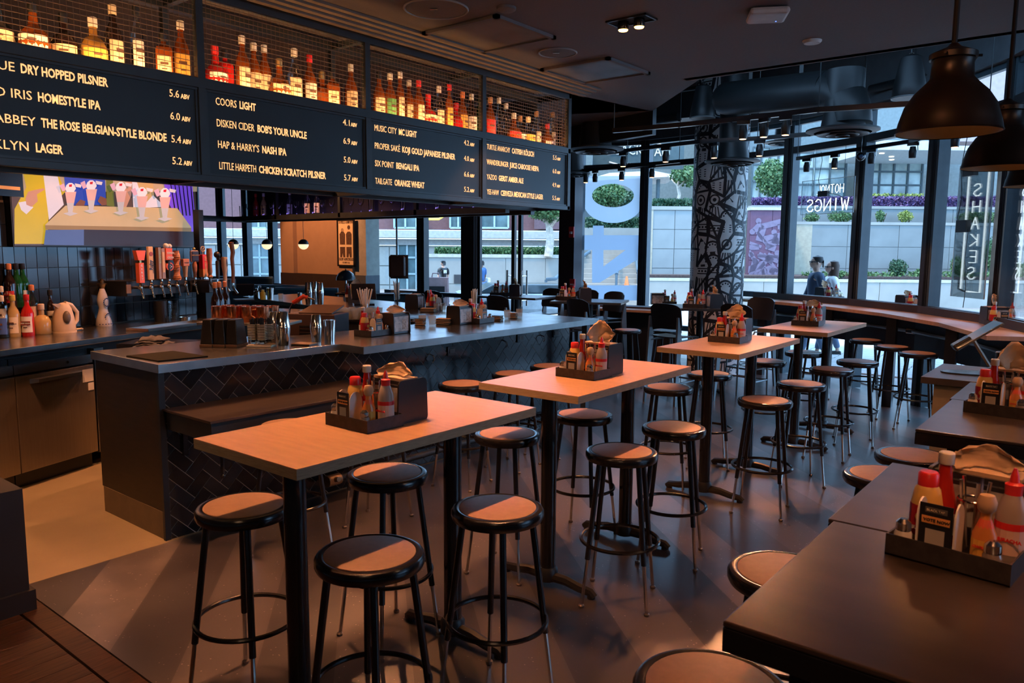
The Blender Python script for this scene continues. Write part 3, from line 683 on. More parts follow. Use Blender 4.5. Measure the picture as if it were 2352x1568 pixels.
# menu boards
BOARD = mat('menu_board_dark', (.018,.027,.034), .45, var=.06)
LIT = mat('menu_letters', (.9,.55,.25), .5, emit=1.0, ecol=(1.0,.50,.19), var=.02)  # emission stands in for warm light falling on the letters
ROWN = [onX(501.5, y, X0).z for y in (239.5, 289, 338, 387)]
ROWA = [onX(800, y, X0).z for y in (287.5, 330, 373, 414)]
MENU = [
 ('first', [(('BOUTIQUE',-60,47.7),('DRY HOPPED PILSNER',59.6,256.6)),(('BEARDED IRIS',-60,83),('HOMESTYLE IPA',94.7,236.7)),(('BLACK ABBEY',-70,87),('THE ROSE BELGIAN-STYLE BLONDE',99.4,386)),(('BROOKLYN',-50,69),('LAGER',82.4,144.5))], ('5.6','6.0','5.4','5.2'), (396,443)),
 ('second', [(('COORS',501.3,548.7),('LIGHT',555.8,592.7)),(('DISKEN CIDER',501.6,587.6),("BOB'S YOUR UNCLE",595,707.6)),(("HAP & HARRY'S",502.7,597),('NASH IPA',604.6,660)),(('LITTLE HARPETH',504,588.7),('CHICKEN SCRATCH PILSNER',596,750))], ('4.1','6.9','5.0','5.7'), (792,824.5)),
 ('third', [(('MUSIC CITY',863.8,914.4),('MC LIGHT',919.7,960.7)),(('PROPER SAK\u00c9',863.8,921.9),('KOJI GOLD JAPANESE PILSNER',927.2,1049)),(('SIX POINT',864,907.7),('BENGALI IPA',913,966)),(('TAILGATE',864.3,903),('ORANGE WHEAT',909,978))], ('4.2','4.0','6.6','5.2'), (1069.8,1094)),
 ('fourth', [(('TURTLE ANARCHY',1122.3,1175.8),('CATFISH K\u00d6LSCH',1179.9,1230.8)),(('WANDERLINGER',1122.3,1172.4),('JUICE CABOOSE NEIPA',1175.8,1243)),(('YAZOO',1122.5,1145.6),('GERST AMBER ALE',1150,1207)),(('YEE-HAW',1123,1150.4),('CERVEZA MEXICAN STYLE LAGER',1155,1253))], ('5.5','6.0','4.9','5.5'), (1274.4,1292.4))]
RF = (PI/2, 0, PI/2)
for i, (nm, rows, abv, ar) in enumerate(MENU):
    ya, yb = YS[i+1]+.025, YS[i+2]-.025
    t = thing('menu_board', '%s menu board from the left, dark panel with orange beer names and strengths, glow added' % nm, 'menu board', (X0-.012, ya, 2.163), 0, 'beer menu boards')
    L_ = yb-ya
    obj('panel', G().bx(-.02, 0, 0, -.008, L_, .49), BOARD, t)
    obj('inner_frame', G().bx(-.018,0,0,.004,L_,.012).bx(-.018,0,.478,.004,L_,.49).bx(-.018,0,0,.0,.012,.49).bx(-.018,L_-.012,0,.0,L_,.49), CF, t)
    for r_, ((a, ax0, ax1), (b, bx0, bx1)) in enumerate(rows):
        z = ROWN[r_]-2.163; z2 = ROWA[r_]-2.163
        for txt, p0, p1, bo in ((a, ax0, ax1, .0), (b, bx0, bx1, .0016)):
            q0 = onX(p0, 300, X0).y-ya; q1 = onX(p1, 300, X0).y-ya
            if p0 < 0: words('lettering', txt, (-.007, q1, z), .062, LIT, t, RF, bo, ax='RIGHT')
            else: words('lettering', txt, (-.007, q0, z), .062, LIT, t, RF, bo, width=q1-q0)
        q0 = onX(ar[0], 300, X0).y-ya; q1 = onX(ar[1], 300, X0).y-ya; w5 = (q1-q0)
        words('lettering', abv[r_], (-.007, q0, z2), .058, LIT, t, RF, 0, width=w5*.46)
        words('lettering', 'ABV', (-.007, q0+w5*.56, z2), .036, LIT, t, RF, .0008, width=w5*.44)
# ------------------------------------------------------------------ bottles (shared by canopy and back bar)
def liquid(name, c, tr=.35): return mat('liquid_'+name, c, .12, spec=.7, trans=tr, var=.05, coat=.3)
LQ = {'amber': liquid('amber', (.35,.09,.015)), 'clear': glassmat('bottle_glass', (.9,.92,.9), .1), 'red': liquid('red', (.6,.02,.02), .15), 'green': liquid('green', (.01,.1,.03), .25), 'dark': liquid('dark', (.02,.01,.01), .05), 'yellow': liquid('yellow', (.7,.5,.2), .3), 'gold': liquid('gold', (.6,.35,.08), .4)}
LBL = {'cream': CREAM, 'white': PAPER, 'yellow': mat('yellow_label', (.8,.5,.1), .6), 'green': mat('green_label', (.1,.35,.12), .6), 'blue': mat('blue_label', (.05,.12,.4), .6), 'red': mat('red_label', (.6,.03,.03), .6), 'black': BLACK}
CAPM = {'wood': mat('cork_wood', (.5,.28,.14), .6), 'white': WHITE, 'red': RED, 'black': BLACK, 'cream': CREAM, 'orange': mat('orange_cap', (.8,.28,.1), .5), 'gold': mat('gold_cap', (.6,.4,.15), .3, .8)}
@proto
def bottle(kind, lq, lb, cap):
    P = {'tall': [(.036,0),(.038,.01),(.038,.17),(.03,.2),(.0145,.235),(.0135,.29)],
         'round': [(.045,0),(.058,.02),(.062,.07),(.05,.12),(.02,.15),(.015,.22)],
         'square': [(.05,0),(.052,.01),(.052,.15),(.045,.165),(.016,.18),(.015,.215)],
         'wine': [(.035,0),(.037,.01),(.037,.18),(.03,.215),(.015,.25),(.0135,.31)],
         'squat': [(.052,0),(.056,.01),(.055,.1),(.04,.135),(.018,.15),(.016,.21)],
         'slim': [(.027,0),(.028,.01),(.027,.2),(.02,.23),(.012,.25),(.012,.31)]}[kind]
    n = 4 if kind == 'square' else 16
    g = G().lathe(P, n); 
    if n == 4: g.rot(PI/4)
    t = obj('liquor_bottle', g, LQ[lq], None, n > 4, link=False); h = P[-1][1]; r = P[-1][0]
    obj('cap', G().lathe([(r+.003, h-.02), (r+.004, h-.018), (r+.004, h+.022), (r, h+.025)], 12), CAPM[cap], t, True, link=False)
    if lb:
        R = P[2][0]+.0012 if kind != 'square' else P[2][0]*.7072+.001; z0, z1 = {'tall': (.03,.15), 'round': (.04,.1), 'square': (.03,.12), 'wine': (.04,.13), 'squat': (.02,.09), 'slim': (.05,.17)}[kind]
        if kind == 'square': g = G().bx(R, -.03, z0, R+.001, .03, z1)
        else:
            g = G(); m_ = 10; vs = []
            for k in range(m_+1):
                a = -1.1+2.2*k/m_; rr = R if kind != 'round' else .0605
                vs += [(rr*math.cos(a), rr*math.sin(a), z0), (rr*math.cos(a), rr*math.sin(a), z1)]
            g.add(vs, [(2*k, 2*k+2, 2*k+3, 2*k+1) for k in range(m_)])
        l = obj('bottle_label', g, LBL[lb], t, link=False)
        obj('label_print', G().bx(R+.0018, -.018, z0+(z1-z0)*.55, R+.0024, .018, z0+(z1-z0)*.68).bx(R+.0018, -.012, z0+(z1-z0)*.3, R+.0024, .012, z0+(z1-z0)*.36), mat('label_ink', (.12,.06,.04), .7), l, link=False)
    return t
BAYS = [
 [(12,'round','clear','cream','black'),(92,'round','amber','white','black'),(160,'squat','dark','cream','black'),(226,'squat','gold','yellow','white'),(272,'tall','dark','cream','cream'),(325,'slim','clear','white','black'),(384,'square','amber','cream','black'),(424,'tall','amber','yellow','white')],
 [(500,'round','red','white','red'),(522,'square','red','','black'),(562,'tall','amber','cream','white'),(588,'tall','amber','cream','white'),(612,'tall','amber','cream','white'),(645,'round','amber','cream','gold'),(680,'tall','clear','cream','white'),(714,'tall','amber','white','red'),(742,'squat','amber','','gold'),(765,'square','amber','cream','black'),(808,'tall','amber','cream','white')],
 [(872,'tall','amber','cream','black'),(897,'tall','amber','green','white'),(920,'slim','amber','cream','white'),(940,'tall','amber','cream','white'),(962,'tall','amber','cream','red'),(984,'round','red','cream','red'),(1008,'tall','clear','cream','white'),(1032,'slim','amber','yellow','red'),(1048,'squat','red','','red'),(1062,'tall','amber','yellow','orange'),(1083,'tall','dark','white','white'),(1101,'slim','green','','black')],
 [(1126,'tall','amber','red','wood'),(1146,'slim','clear','','white'),(1162,'tall','clear','','white'),(1180,'round','amber','orange' if 0 else 'red','white'),(1194,'round','clear','white','wood'),(1213,'round','clear','yellow','cream'),(1232,'tall','clear','cream','wood'),(1257,'squat','amber','white','red'),(1269,'slim','clear','cream','wood')]]
for bi, bay in enumerate(BAYS):
    for k, (px, kd, lq, lb, cp) in enumerate(bay):
        x = -4.47+random.uniform(-.05, .05); y = onX(px, 300, x).y
        o = dup(bottle(kd, lq, lb, cp), (x, y, 2.685), random.uniform(-.5, .3)); o.scale = (1.2, 1.2, 1.17)
        tag(o, '%s %s-shaped liquor bottle from the left in the wire bay above the %s menu board' % (ORD[k], kd, MENU[bi][0]), 'bottle', 'liquor bottles behind the canopy wire mesh')
# glassware on the rear wing
@proto
def stem_glass():
    t = obj('stem_glass', G().lathe([(.033,0),(.033,.003),(.004,.008),(.004,.08),(.02,.095),(.036,.13),(.034,.175)], 12, cap=False), GLASS, None, True, link=False); return t
@proto
def tall_glass():
    return obj('highball_glass', G().lathe([(.001,0),(.026,.0),(.033,.15),(.031,.15),(.0245,.01),(.001,.01)], 12, cap=False), GLASS, None, True, link=False)
k = 0
for i in range(26):
    x = -9.4+i*.175
    o = dup(stem_glass() if i % 3 else tall_glass(), (x, 5.88, 2.147))
    tag(o, '%s glass along the purple lit shelf under the canopy rear wing' % (ORD[i] if i < 20 else ORD[i-20]+' from the right,'), 'glass', 'glassware on the canopy rear wing')
for i, (px, lq, lb, cp) in enumerate(((582,'red','red','red'),(600,'yellow','yellow','white'),(628,'clear','white','white'),(660,'clear','white','white'),(700,'clear','cream','white'),(722,'clear','white','black'))):
    p = onY(px, 480, 5.95); o = dup(bottle('tall', lq, lb, cp), (p.x, 5.99, 2.147), -.9)
    tag(o, '%s liquor bottle standing among glasses on the canopy rear wing' % ORD[i], 'bottle', 'bottles on the canopy rear wing')
# ------------------------------------------------------------------ back bar (turned 20.5 degrees)
BA = math.atan2(.937, -.35); BP = Vector((-6.0, 1.86, 0)); BB = Vector((-.35, .937, 0)); BN = Vector((-.937, -.35, 0))
def bw(px, py, off):
    d = ray(px, py); o = BP+BN*off+Vector((0, 0, 1)); t_ = (o-CAMP).dot(BN)/d.dot(BN); p = CAMP+d*t_
    return (p-BP).dot(BB), p.z
def bz(px, py, z=1.03):
    p = onZ(px, py, z); return ((p-BP).dot(BB), (p-BP).dot(BN), z)
bl = lambda t_, o, z=0: tuple(BP+BB*t_+BN*o+Vector((0, 0, z)))
bwall = struct('wall_bar', G().bx(-1.6, .79, 0, 2.95, .95, 3.25), BLACK, loc=tuple(BP), rz=BA, label='black tiled wall behind the bar')
tm = mesh('tile', G().bx(-.047, -.008, -.0845, .047, 0, .0845), TM[0]); tm2 = mesh('tile', G().bx(-.047, -.009, -.0845, .047, 0, .0845), TM[2])
obj('grout_backing', G().bx(-1.6, .786, 1.03, 2.95, .79, 2.1), mat('dark_grout', (.13,.11,.09), .8), bwall)
for i in range(36):
    for j in range(6):
        o = obj('tile', random.choice((tm, tm2)), None, bwall, loc=(-.66+i*.1, .786, 1.125+j*.1745)); o.rotation_euler = (random.uniform(-.012,.012), 0, random.uniform(-.012,.012))
t = thing('back_counter', 'stainless back counter carrying bottles and kettle in front of the black tiles', 'counter', tuple(BP), BA)
obj('countertop', G().bx(-1.6, -.02, .985, 3.9, .785, 1.03), BT, t, bevel=.004)
obj('carcass', G().bx(-1.6, .12, .1, 3.9, .78, .985), BLACK, t)
# fridges
tj = bw(38, 950, .04)[0]; te = bw(216, 900, .04)[0]
for nm, a, b, lab in (('undercounter_fridge', tj-1.0, tj-.004, 'left stainless under-counter fridge cut by the photo edge'), ('undercounter_fridge', tj+.004, te, 'right stainless under-counter fridge with pale stickers on its door')):
    t = thing(nm, lab, 'fridge', tuple(BP), BA, 'under-counter fridges')
    obj('body', G().bx(a, .09, .1, b, .7, .94), BLACK, t)
    d = obj('door', G().bx(a, .03, .12, b, .09, .82), STEELV, t, bevel=.004)
    h = b-a
    obj('handle', G().add([(a+h*.16,.03,.79),(b-h*.16,.03,.79),(b-h*.22,-.012,.785),(a+h*.22,-.012,.785),(a+h*.16,.03,.755),(b-h*.16,.03,.755),(b-h*.22,-.012,.76),(a+h*.22,-.012,.76)],[(0,3,2,1),(4,5,6,7),(0,4,7,3),(3,7,6,2),(2,6,5,1),(0,1,5,4)]), STEEL, d)
    obj('control_strip', G().bx(a, .04, .835, b, .09, .9), STEEL, t); obj('lock', G().tube([((a+b)/2+.1,.04,.868),((a+b)/2+.1,.03,.868)], .012, 12), CHROME, t)
    obj('kick_plate', G().bx(a, .1, 0, b, .14, .1), BLACK, t)
    if a > tj:
        s1 = obj('sticker', G().bx(b-.11, .027, .69, b-.01, .03, .79), PAPER, d, label='white paper sticker on fridge door')
        obj('sticker', G().bx(b-.06, .027, .62, b-.01, .03, .68), PAPER, d)
t = thing('steel_cabinet', 'narrow steel cabinet edge right of the fridges under the back counter', 'cabinet', tuple(BP), BA)
obj('side_panel', G().bx(te+.03, .05, .1, te+.12, .7, .94), STEEL, t)
# television
T0, T1 = .75, 2.83; ZB = 1.745; ZT = ZB+1.17; TO = .715
t = thing('television', 'large wall television showing people around five milkshakes', 'television', tuple(BP), BA)
obj('casing', G().bx(T0-.012, TO+.002, ZB-.012, T1+.012, TO+.06, ZT+.012), BLACK, t)
def scr(n, c, e=.75): return mat('screen_'+n, tuple(q*.4 for q in c), .3, emit=e*.55, ecol=c, var=.1, scale=5)
obj('screen', G().bx(T0, TO, ZB, T1, TO+.003, ZT), scr('tan_grey', (.16,.12,.12), .3), t)
lay = [0]
def pic(nm, pts, m_):
    lay[0] += 1; y = TO-.0006*lay[0]; q = [bw(a, b, TO) for a, b in pts]
    obj(nm, G().poly([(a, y, b) for a, b in q]), m_, t)
pic('picture_wall', [(33,350),(455,350),(452,440),(33,440)], scr('beige', (.5,.4,.28)))
pic('picture_jacket', [(50,385),(128,388),(150,440),(112,480),(108,560),(33,560),(33,480),(60,430)], scr('yellow', (.62,.46,.02), .9))
pic('picture_shirt', [(98,392),(130,395),(146,470),(112,505)], scr('white', (.75,.75,.9), .8))
pic('picture_sleeve', [(42,465),(58,462),(76,476),(60,492),(48,482)], scr('white', (.75,.75,.9)))
pic('picture_hand', [(58,455),(64,440),(80,436),(100,432),(101,436),(84,446),(86,462),(72,475),(60,470)], scr('skin', (.62,.33,.24)))
pic('picture_blue_shirt', [(146,400),(240,402),(243,470),(170,472),(150,440)], scr('blue', (.02,.07,.5), .9))
pic('picture_green_shirt', [(243,405),(258,405),(262,475),(244,472)], scr('olive', (.16,.2,.04)))
pic('picture_arm', [(288,412),(303,410),(300,450),(288,478),(278,476)], scr('skin', (.62,.33,.24)))
pic('picture_blonde', [(308,412),(350,412),(354,470),(318,478),(304,440)], scr('blonde', (.6,.42,.2)))
pic('picture_white_top', [(302,414),(312,414),(330,470),(350,448),(378,475),(305,478)], scr('white', (.75,.75,.9)))
pic('picture_purple_shirt', [(374,418),(440,420),(452,560),(430,540),(405,500),(388,470)], scr('purple', (.2,.08,.8), 1))
for k in range(6): pic('picture_stripe', [(390+k*9,424),(392+k*9,424),(404+k*8,495),(401+k*8,495)], scr('stripe', (.02,.01,.05), .1))
pic('picture_hands', [(171,470),(182,458),(194,462),(190,476),(178,478)], scr('brown', (.22,.09,.06)))
pic('picture_hands', [(222,462),(228,450),(242,456),(243,470),(232,472)], scr('brown', (.22,.09,.06)))
pic('picture_tabletop', [(148,472),(405,478),(437,522),(437,531),(102,526),(101,516)], scr('table', (.62,.47,.26), .8))
pic('picture_table_edge', [(101,517),(437,523),(437,532),(102,527)], scr('edge', (.35,.22,.08)))
pic('picture_jeans', [(102,528),(190,527),(190,563),(98,562)], scr('jeans', (.1,.16,.4)))
pic('picture_dark', [(190,527),(450,532),(452,565),(190,563)], scr('darkbrown', (.05,.03,.04), .3))
for x, y in ((158,420),(205,414),(272,418),(320,430),(372,432)):
    pic('picture_saucer', [(x-16,y+70),(x,y+66),(x+18,y+70),(x,y+76)], scr('silver', (.6,.6,.66)))
    pic('picture_milkshake_cup', [(x-8,y+45),(x+9,y+45),(x+5,y+70),(x-4,y+70)], scr('silver', (.6,.6,.66)))
    pic('picture_milkshake', [(x-12,y+20),(x+14,y+20),(x+9,y+46),(x-8,y+46)], scr('pink', (.8,.5,.5)))
    pic('picture_whipped_cream', [(x-12,y+14),(x-9,y+5),(x-3,y),(x+4,y),(x+10,y+5),(x+13,y+13),(x+8,y+21),(x-8,y+21)], scr('cream', (.85,.8,.9), .9))
    pic('picture_paper_card', [(x-25,y+6),(x-15,y+1),(x-10,y+16),(x-18,y+20)], scr('pinkcard', (.8,.5,.7)))
    pic('picture_cherry', [(x-3,y+4),(x+4,y+3),(x+3,y+9),(x-3,y+9)], scr('cherry', (.7,.02,.05)))
    pic('picture_paper_card', [(x+10,y+1),(x+26,y+4),(x+24,y+11),(x+12,y+9)], scr('cardwhite', (.85,.8,.9)))
t = thing('till_display', 'small black till display hanging at the left photo edge beside the television', 'screen', tuple(BP), BA)
a, z0 = bw(-20, 448, .45); b_, z1 = bw(46, 385, .45)
obj('casing', G().bx(a, .43, z0, b_, .46, z1), BLACKM, t); obj('lit_strip', G().bx(a, .427, z0+.05, b_-.03, .43, z0+.075), mat('till_orange', (.8,.3,.1), emit=.5), t)
# post at the wall end
tp, _ = bw(460, 600, .55)
struct('post', G().bx(tp-.035, .52, 1.03, tp+.035, .59, 2.12), BLACK, loc=tuple(BP), rz=BA, label='black steel post beside the beer taps')
# beer taps
t = thing('beer_tap_rail', 'black wall box with eight chrome beer faucets', 'beer tap', tuple(BP), BA)
TA, TZ = bw(288, 672, .55); TB, _ = bw(470, 668, .55)
obj('rail_box', G().bx(TA, .53, 1.29, TB, .77, 1.43), BLACK, t, bevel=.004)
obj('rail_label', G().bx(TA-.01, .522, 1.32, TA+.04, .53, 1.40), mat('brown_card', (.4,.22,.12), .6), t)
def faucet(tt, off, z, root):
    f = obj('faucet', G().tube([(tt, off, z), (tt, off-.06, z)], .014, 10).sphere(tt, off-.065, z, .022, 12, 8).tube([(tt, off-.075, z-.005), (tt, off-.085, z-.05), (tt, off-.1, z-.1)], .011, 10).lathe([(.012,.0),(.016,.02),(.01,.03),(.015,.045),(.009,.06)], 12, tt, off-.07, z+.01), CHROME, root, True)
    return f
HS = [(321,575,650,'gerst'),(345,566,643,'plank'),(369,568,640,'tail'),(386,558,640,'cider'),(406,575,643,'twist'),(426,594,636,'small'),(447,568,636,'shield'),(467,562,636,'iris')]
OR = mat('tap_orange', (.75,.13,.05), .4); TANW = mat('tap_tan', (.62,.42,.24), .5); BRW = mat('tap_brown', (.45,.17,.07), .4, var=.3, scale=30); DKR = mat('tap_dark_red', (.3,.06,.04), .4); INK = mat('ink_navy', (.03,.05,.12), .5)
LAT = {'gerst':'red tap handle with flared crown top and stacked white letters','plank':'long tan tap handle with navy script running up it','tail':'bronze angular tap handle with gold lettering running down its side','cider':'red tap handle topped by white ovals with round tri-star badge','twist':'carved twisted brown wooden tap handle','small':'short tan tap handle with flat rectangular head','shield':'turned tap handle with dark shield head and gold ball','iris':'square red to orange tap handle topped by a wire flower'}
for (px, y0, y1, kd) in HS:
    tt, z1 = bw(px, y0, .45); _, z0 = bw(px, y1, .45); o = .45; f = faucet(tt, .53, 1.37, t)
    h = thing('tap_marker', LAT[kd], 'tap handle', bl(tt, .46, z0), BA, 'beer tap handles'); H = z1-z0; h.scale = (1.15, 1.1, 1)
    obj('ferrule', G().lathe([(.011,0-(z0-1.42)),(.014,0-(z0-1.43)),(.01,0)], 12), CHROME, h, True)
    if kd == 'gerst':
        obj('shaft', G().bx(-.026,-.02,0,.026,.02,H*.62), OR, h, bevel=.003); obj('crown', G().add([(-.03,-.02,H*.7),(.03,-.02,H*.7),(.05,-.02,H),(-.05,-.02,H),(-.03,.02,H*.7),(.03,.02,H*.7),(.05,.02,H),(-.05,.02,H)],[(0,1,2,3),(7,6,5,4),(0,4,5,1),(1,5,6,2),(2,6,7,3),(3,7,4,0)]), OR, h)
        obj('collar', G().bx(-.01,-.01,H*.6,.01,.01,H*.71), CAPM['gold'], h)
        for k, c in enumerate('GERST'): words('lettering', c, (0,-.021,H*(.5-k*.105)), .028, WHITE, h, (PI/2,0,0), .0005, ax='CENTER')
    elif kd == 'plank':
        obj('shaft', G().bx(-.026,-.012,0,.026,.012,H), TANW, h, bevel=.006); words('lettering', 'Ruby', (.008,-.0135,H*.3), .045, INK, h, (PI/2,-PI/2,0), .001); words('lettering', 'AMERICAN RED ALE', (.02,-.0135,H*.2), .012, INK, h, (PI/2,-PI/2,0)); obj('emblem', G().lathe([(.02,0),(.02,.002)], 16).xf(Matrix.Rotation(PI/2,4,'X')).xf(Matrix.Translation((0,-.012,H*.78))), DKR, h)
    elif kd == 'tail':
        obj('shaft', G().bx(-.035,-.015,0,-.005,.015,H).bx(-.005,-.02,.0,.03,.015,H*.97), mat('bronze', (.4,.2,.12), .35, .5), h); obj('plate', G().bx(0,-.023,H*.2,.024,-.02,H*.85), TANW, h); words('lettering', 'TAILGATE', (-.03,-.016,H*.95), .03, CAPM['gold'], h, (PI/2,PI/2,0), .0006)
    elif kd == 'cider':
        obj('shaft', G().lathe([(.012,0),(.016,H*.3),(.016,H*.5)], 12), BLACK, h, True); obj('badge', G().lathe([(.04,-.02),(.04,.01)], 24).xf(Matrix.Rotation(PI/2,4,'X')).xf(Matrix.Translation((.01,0,H*.34))), OR, h)
        obj('badge_face', G().lathe([(.029,0),(.029,.003)], 24).xf(Matrix.Rotation(PI/2,4,'X')).xf(Matrix.Translation((.01,-.01,H*.34))), BLACK, h)
        for a in (0, 2.1, 4.2): obj('star', G().add([(.01+.012*math.cos(a)+(.009 if k%2==0 else .004)*math.cos(k*PI/5), -.0145, H*.34+.012*math.sin(a)+(.009 if k%2==0 else .004)*math.sin(k*PI/5)) for k in range(10)], [tuple(range(10))]), WHITE, h)
        obj('head', G().bx(-.04,-.02,H*.52,.035,.02,H*.86), OR, h, bevel=.005); words('lettering', 'DISKEN', (-.03,-.0215,H*.7), .024, WHITE, h, (PI/2,0,0), .0005); words('lettering', 'CIDER', (-.028,-.0215,H*.57), .026, WHITE, h, (PI/2,0,0), .0005)
        obj('oval', G().sphere(-.018,0,H*.92,.024,12,8,1.1).sphere(.015,-.005,H*.91,.022,12,8,1.1), WHITE, h, True)
    elif kd == 'twist':
        g = G(); n = 14; vs = []; fs = []
        for i in range(n+1):
            a = i*.35; r = .03+.006*math.sin(i*1.3)
            for q in range(6): an = a+q*PI/3; rr = r*(1 if q % 3 else .75); vs.append((rr*math.cos(an), rr*math.sin(an), H*i/n))
        for i in range(n):
            for q in range(6): fs.append((i*6+q, i*6+(q+1)%6, i*6+6+(q+1)%6, i*6+6+q))
        fs += [tuple(range(5,-1,-1)), tuple(n*6+q for q in range(6))]; obj('shaft', g.add(vs, fs), BRW, h)
    elif kd == 'small':
        obj('shaft', G().lathe([(.016,0),(.018,H*.2),(.026,H*.6)], 14), TANW, h, True); obj('head', G().bx(-.036,-.018,H*.6,.036,.018,H), mat('salmon', (.6,.25,.15), .5), h, bevel=.004); words('lettering', 'YAZOO', (0,-.0195,H*.76), .015, INK, h, (PI/2,0,0), ax='CENTER')
    elif kd == 'shield':
        obj('shaft', G().lathe([(.014,0),(.012,H*.1),(.02,H*.25),(.021,H*.4),(.012,H*.55)], 14), BRW, h, True); obj('shield', G().bx(-.042,-.018,H*.52,.042,.018,H*.88), INK, h, bevel=.01); obj('shield_rim', G().bx(-.046,-.012,H*.5,.046,.012,H*.9), mat('pale_rim', (.5,.35,.35), .5), h, bevel=.01); words('lettering', 'HAP & HARRY', (0,-.0195,H*.72), .015, TANW, h, (PI/2,0,0), ax='CENTER'); obj('finial', G().sphere(0,0,H*.95,.014,10,8), CAPM['gold'], h, True)
    else:
        obj('shaft', G().bx(-.032,-.022,0,.032,.022,H*.7), mat('iris_red', (.75,.03,.04), .4), h, bevel=.002); obj('lower_band', G().bx(-.0325,-.0225,0,.0325,.0225,H*.25), mat('iris_orange', (.8,.3,.05), .4), h); words('lettering', 'BEARDED IRIS', (.014,-.023,H*.04), .03, TANW, h, (PI/2,-PI/2,0), .0008, width=H*.6)
        obj('wire_flower', G().torus(0,0,0,.026,.004,12,5).xf(Matrix.Rotation(PI/2,4,'X')).xf(Matrix.Translation((0,0,H*.87))).tube([(0,0,H*.7),(0,0,H*.85),(-.02,0,H*.93)], .003, 5).tube([(0,0,H*.85),(.02,0,H*.93)], .003, 5), TANW, h)
# second tap group
t = thing('tap_tower', 'small black tap tower with white script hexagon sticker', 'beer tap', tuple(BP), BA)
a, z0 = bw(477, 672, .35); b_, z1 = bw(538, 640, .35)
obj('tower_box', G().bx(a, .33, z0, b_, .55, z1), BLACK, t, bevel=.004); obj('tower_column', G().bx(a+.03, .4, 1.03, b_-.03, .5, z0), BLACK, t)
cxm, czm = a+.085, (z0+z1)/2
hx = [(cxm+.055*math.cos(k*PI/3+.1), .327, czm+.045*math.sin(k*PI/3+.1)) for k in range(6)]
obj('sticker_outline', G().tube(hx, .004, 5, True), WHITE, t); words('lettering', 'Fernet', (cxm-.04, .326, czm-.012), .03, WHITE, t, (PI/2, -.3, 0), .0006)
for px, y0, y1, m_, lb in ((480,570,640,BRW,'weathered grey-brown turned tap handle right of the post'),(498,575,640,BLACK,'black sculpted figure tap handle against the window'),(515,590,645,TANW,'tan beer tap handle lettered LIGHT'),(532,556,650,mat('stick_brown', (.4,.14,.05), .5),'tall knobbly stick tap handle at the far right')):
    tt, zz1 = bw(px, y0, .3); _, zz0 = bw(px, y1, .3); h = thing('tap_marker', lb, 'tap handle', bl(tt, .3, zz0), BA, 'beer tap handles'); H = zz1-zz0
    if m_ is BLACK: obj('shaft', G().lathe([(.01,0),(.02,.01),(.02,H*.6),(.012,H*.65)], 10).sphere(0,0,H*.85,.034,10,8).sphere(.02,0,H*.7,.02,8,6), m_, h, True)
    elif m_ is TANW: obj('shaft', G().lathe([(.02,0),(.018,H*.3),(.03,H*.6),(.03,H)], 12), m_, h, True); words('lettering', 'LIGHT', (.008,-.032,H*.62), .026, INK, h, (PI/2,-PI/2,0), .0006)
    elif 'stick' in lb: obj('shaft', G().tube([(0,0,0),(.006,0,H*.3),(-.004,0,H*.6),(.012,0,H*.75),(-.01,0,H)], .016, 8, r2=.024), m_, h, True)
    else: obj('shaft', G().lathe([(.014,0),(.028,.02),(.016,.04),(.024,.07),(.02,H*.5),(.03,H*.8),(.026,H)], 12), m_, h, True)
    obj('ferrule', G().tube([(0,0,0),(0,0,-.05),(.0,-.05,-.11)], .012, 8), CHROME, h, True)
# counter items
def lab(o, l, c, gp=None): return tag(o, l, c, gp)
p = onZ(148, 763, 1.03); t = thing('electric_kettle', 'cream plastic electric kettle on the back counter left of the painted bottle', 'kettle', tuple(p), BA)
KM = mat('kettle_cream', (.8,.66,.5), .35)
obj('body', G().lathe([(.085,.012),(.088,.03),(.08,.12),(.062,.2),(.045,.235),(.0,.25)], 24), KM, t, True)
obj('base', G().lathe([(.092,0),(.092,.012)], 24), KM, t, True)
obj('handle', G().tube([(.02,0,.245),(.08,0,.225),(.135,0,.16),(.13,0,.09),(.085,0,.045)], .016, 10), KM, t, True)
obj('spout', G().add([(-.055,-.02,.2),(-.055,.02,.2),(-.1,0,.245),(-.04,-.03,.24),(-.04,.03,.24)], [(0,2,1),(0,3,2),(1,2,4),(0,1,4,3),(2,3,4)]), KM, t)
obj('water_gauge', G().sphere(-.03,-.07,.13,.03,12,8,1.8), mat('gauge_grey', (.2,.17,.14), .3), t, True); obj('power_cord', G().tube([(.08,0,.01),(.14,-.03,.02),(.18,0,.012),(.15,.05,.012),(.09,.03,.01)], .008, 6), KM, t, True)
p = onZ(239, 748, 1.03); t = thing('painted_ceramic_bottle', 'white hourglass ceramic bottle with blue fern painting and gold bell stopper', 'bottle', tuple(p), BA); t.scale = (1.35,1.35,1.3)
obj('body', G().lathe([(.05,0),(.052,.01),(.045,.05),(.03,.1),(.026,.125),(.034,.15),(.036,.18),(.028,.215),(.014,.26)], 24), mat('glazed_white', (.8,.74,.66), .2), t, True)
obj('bell_stopper', G().lathe([(.012,.255),(.034,.29),(.03,.295),(.012,.3),(.02,.315),(.0,.33)], 16), mat('pewter', (.4,.3,.2), .25, 1), t, True)
g = G()
for zc, r, R in ((.06, .022, .044), (.165, .022, .0372)):
    for k in range(14):
        a = 2*PI*k/14; u = r*math.cos(a)/R-PI/2; g.rb(R*math.cos(u), R*math.sin(u), zc+r*1.25*math.sin(a), .007, .003, .007)
for k in range(8): a = -PI/2+(k-3.5)*.35; g.rb(.0515*math.cos(a), .0515*math.sin(a), .015, .006, .004, .006)
obj('painted_ferns', g, mat('cobalt', (.03,.04,.15), .3), t)
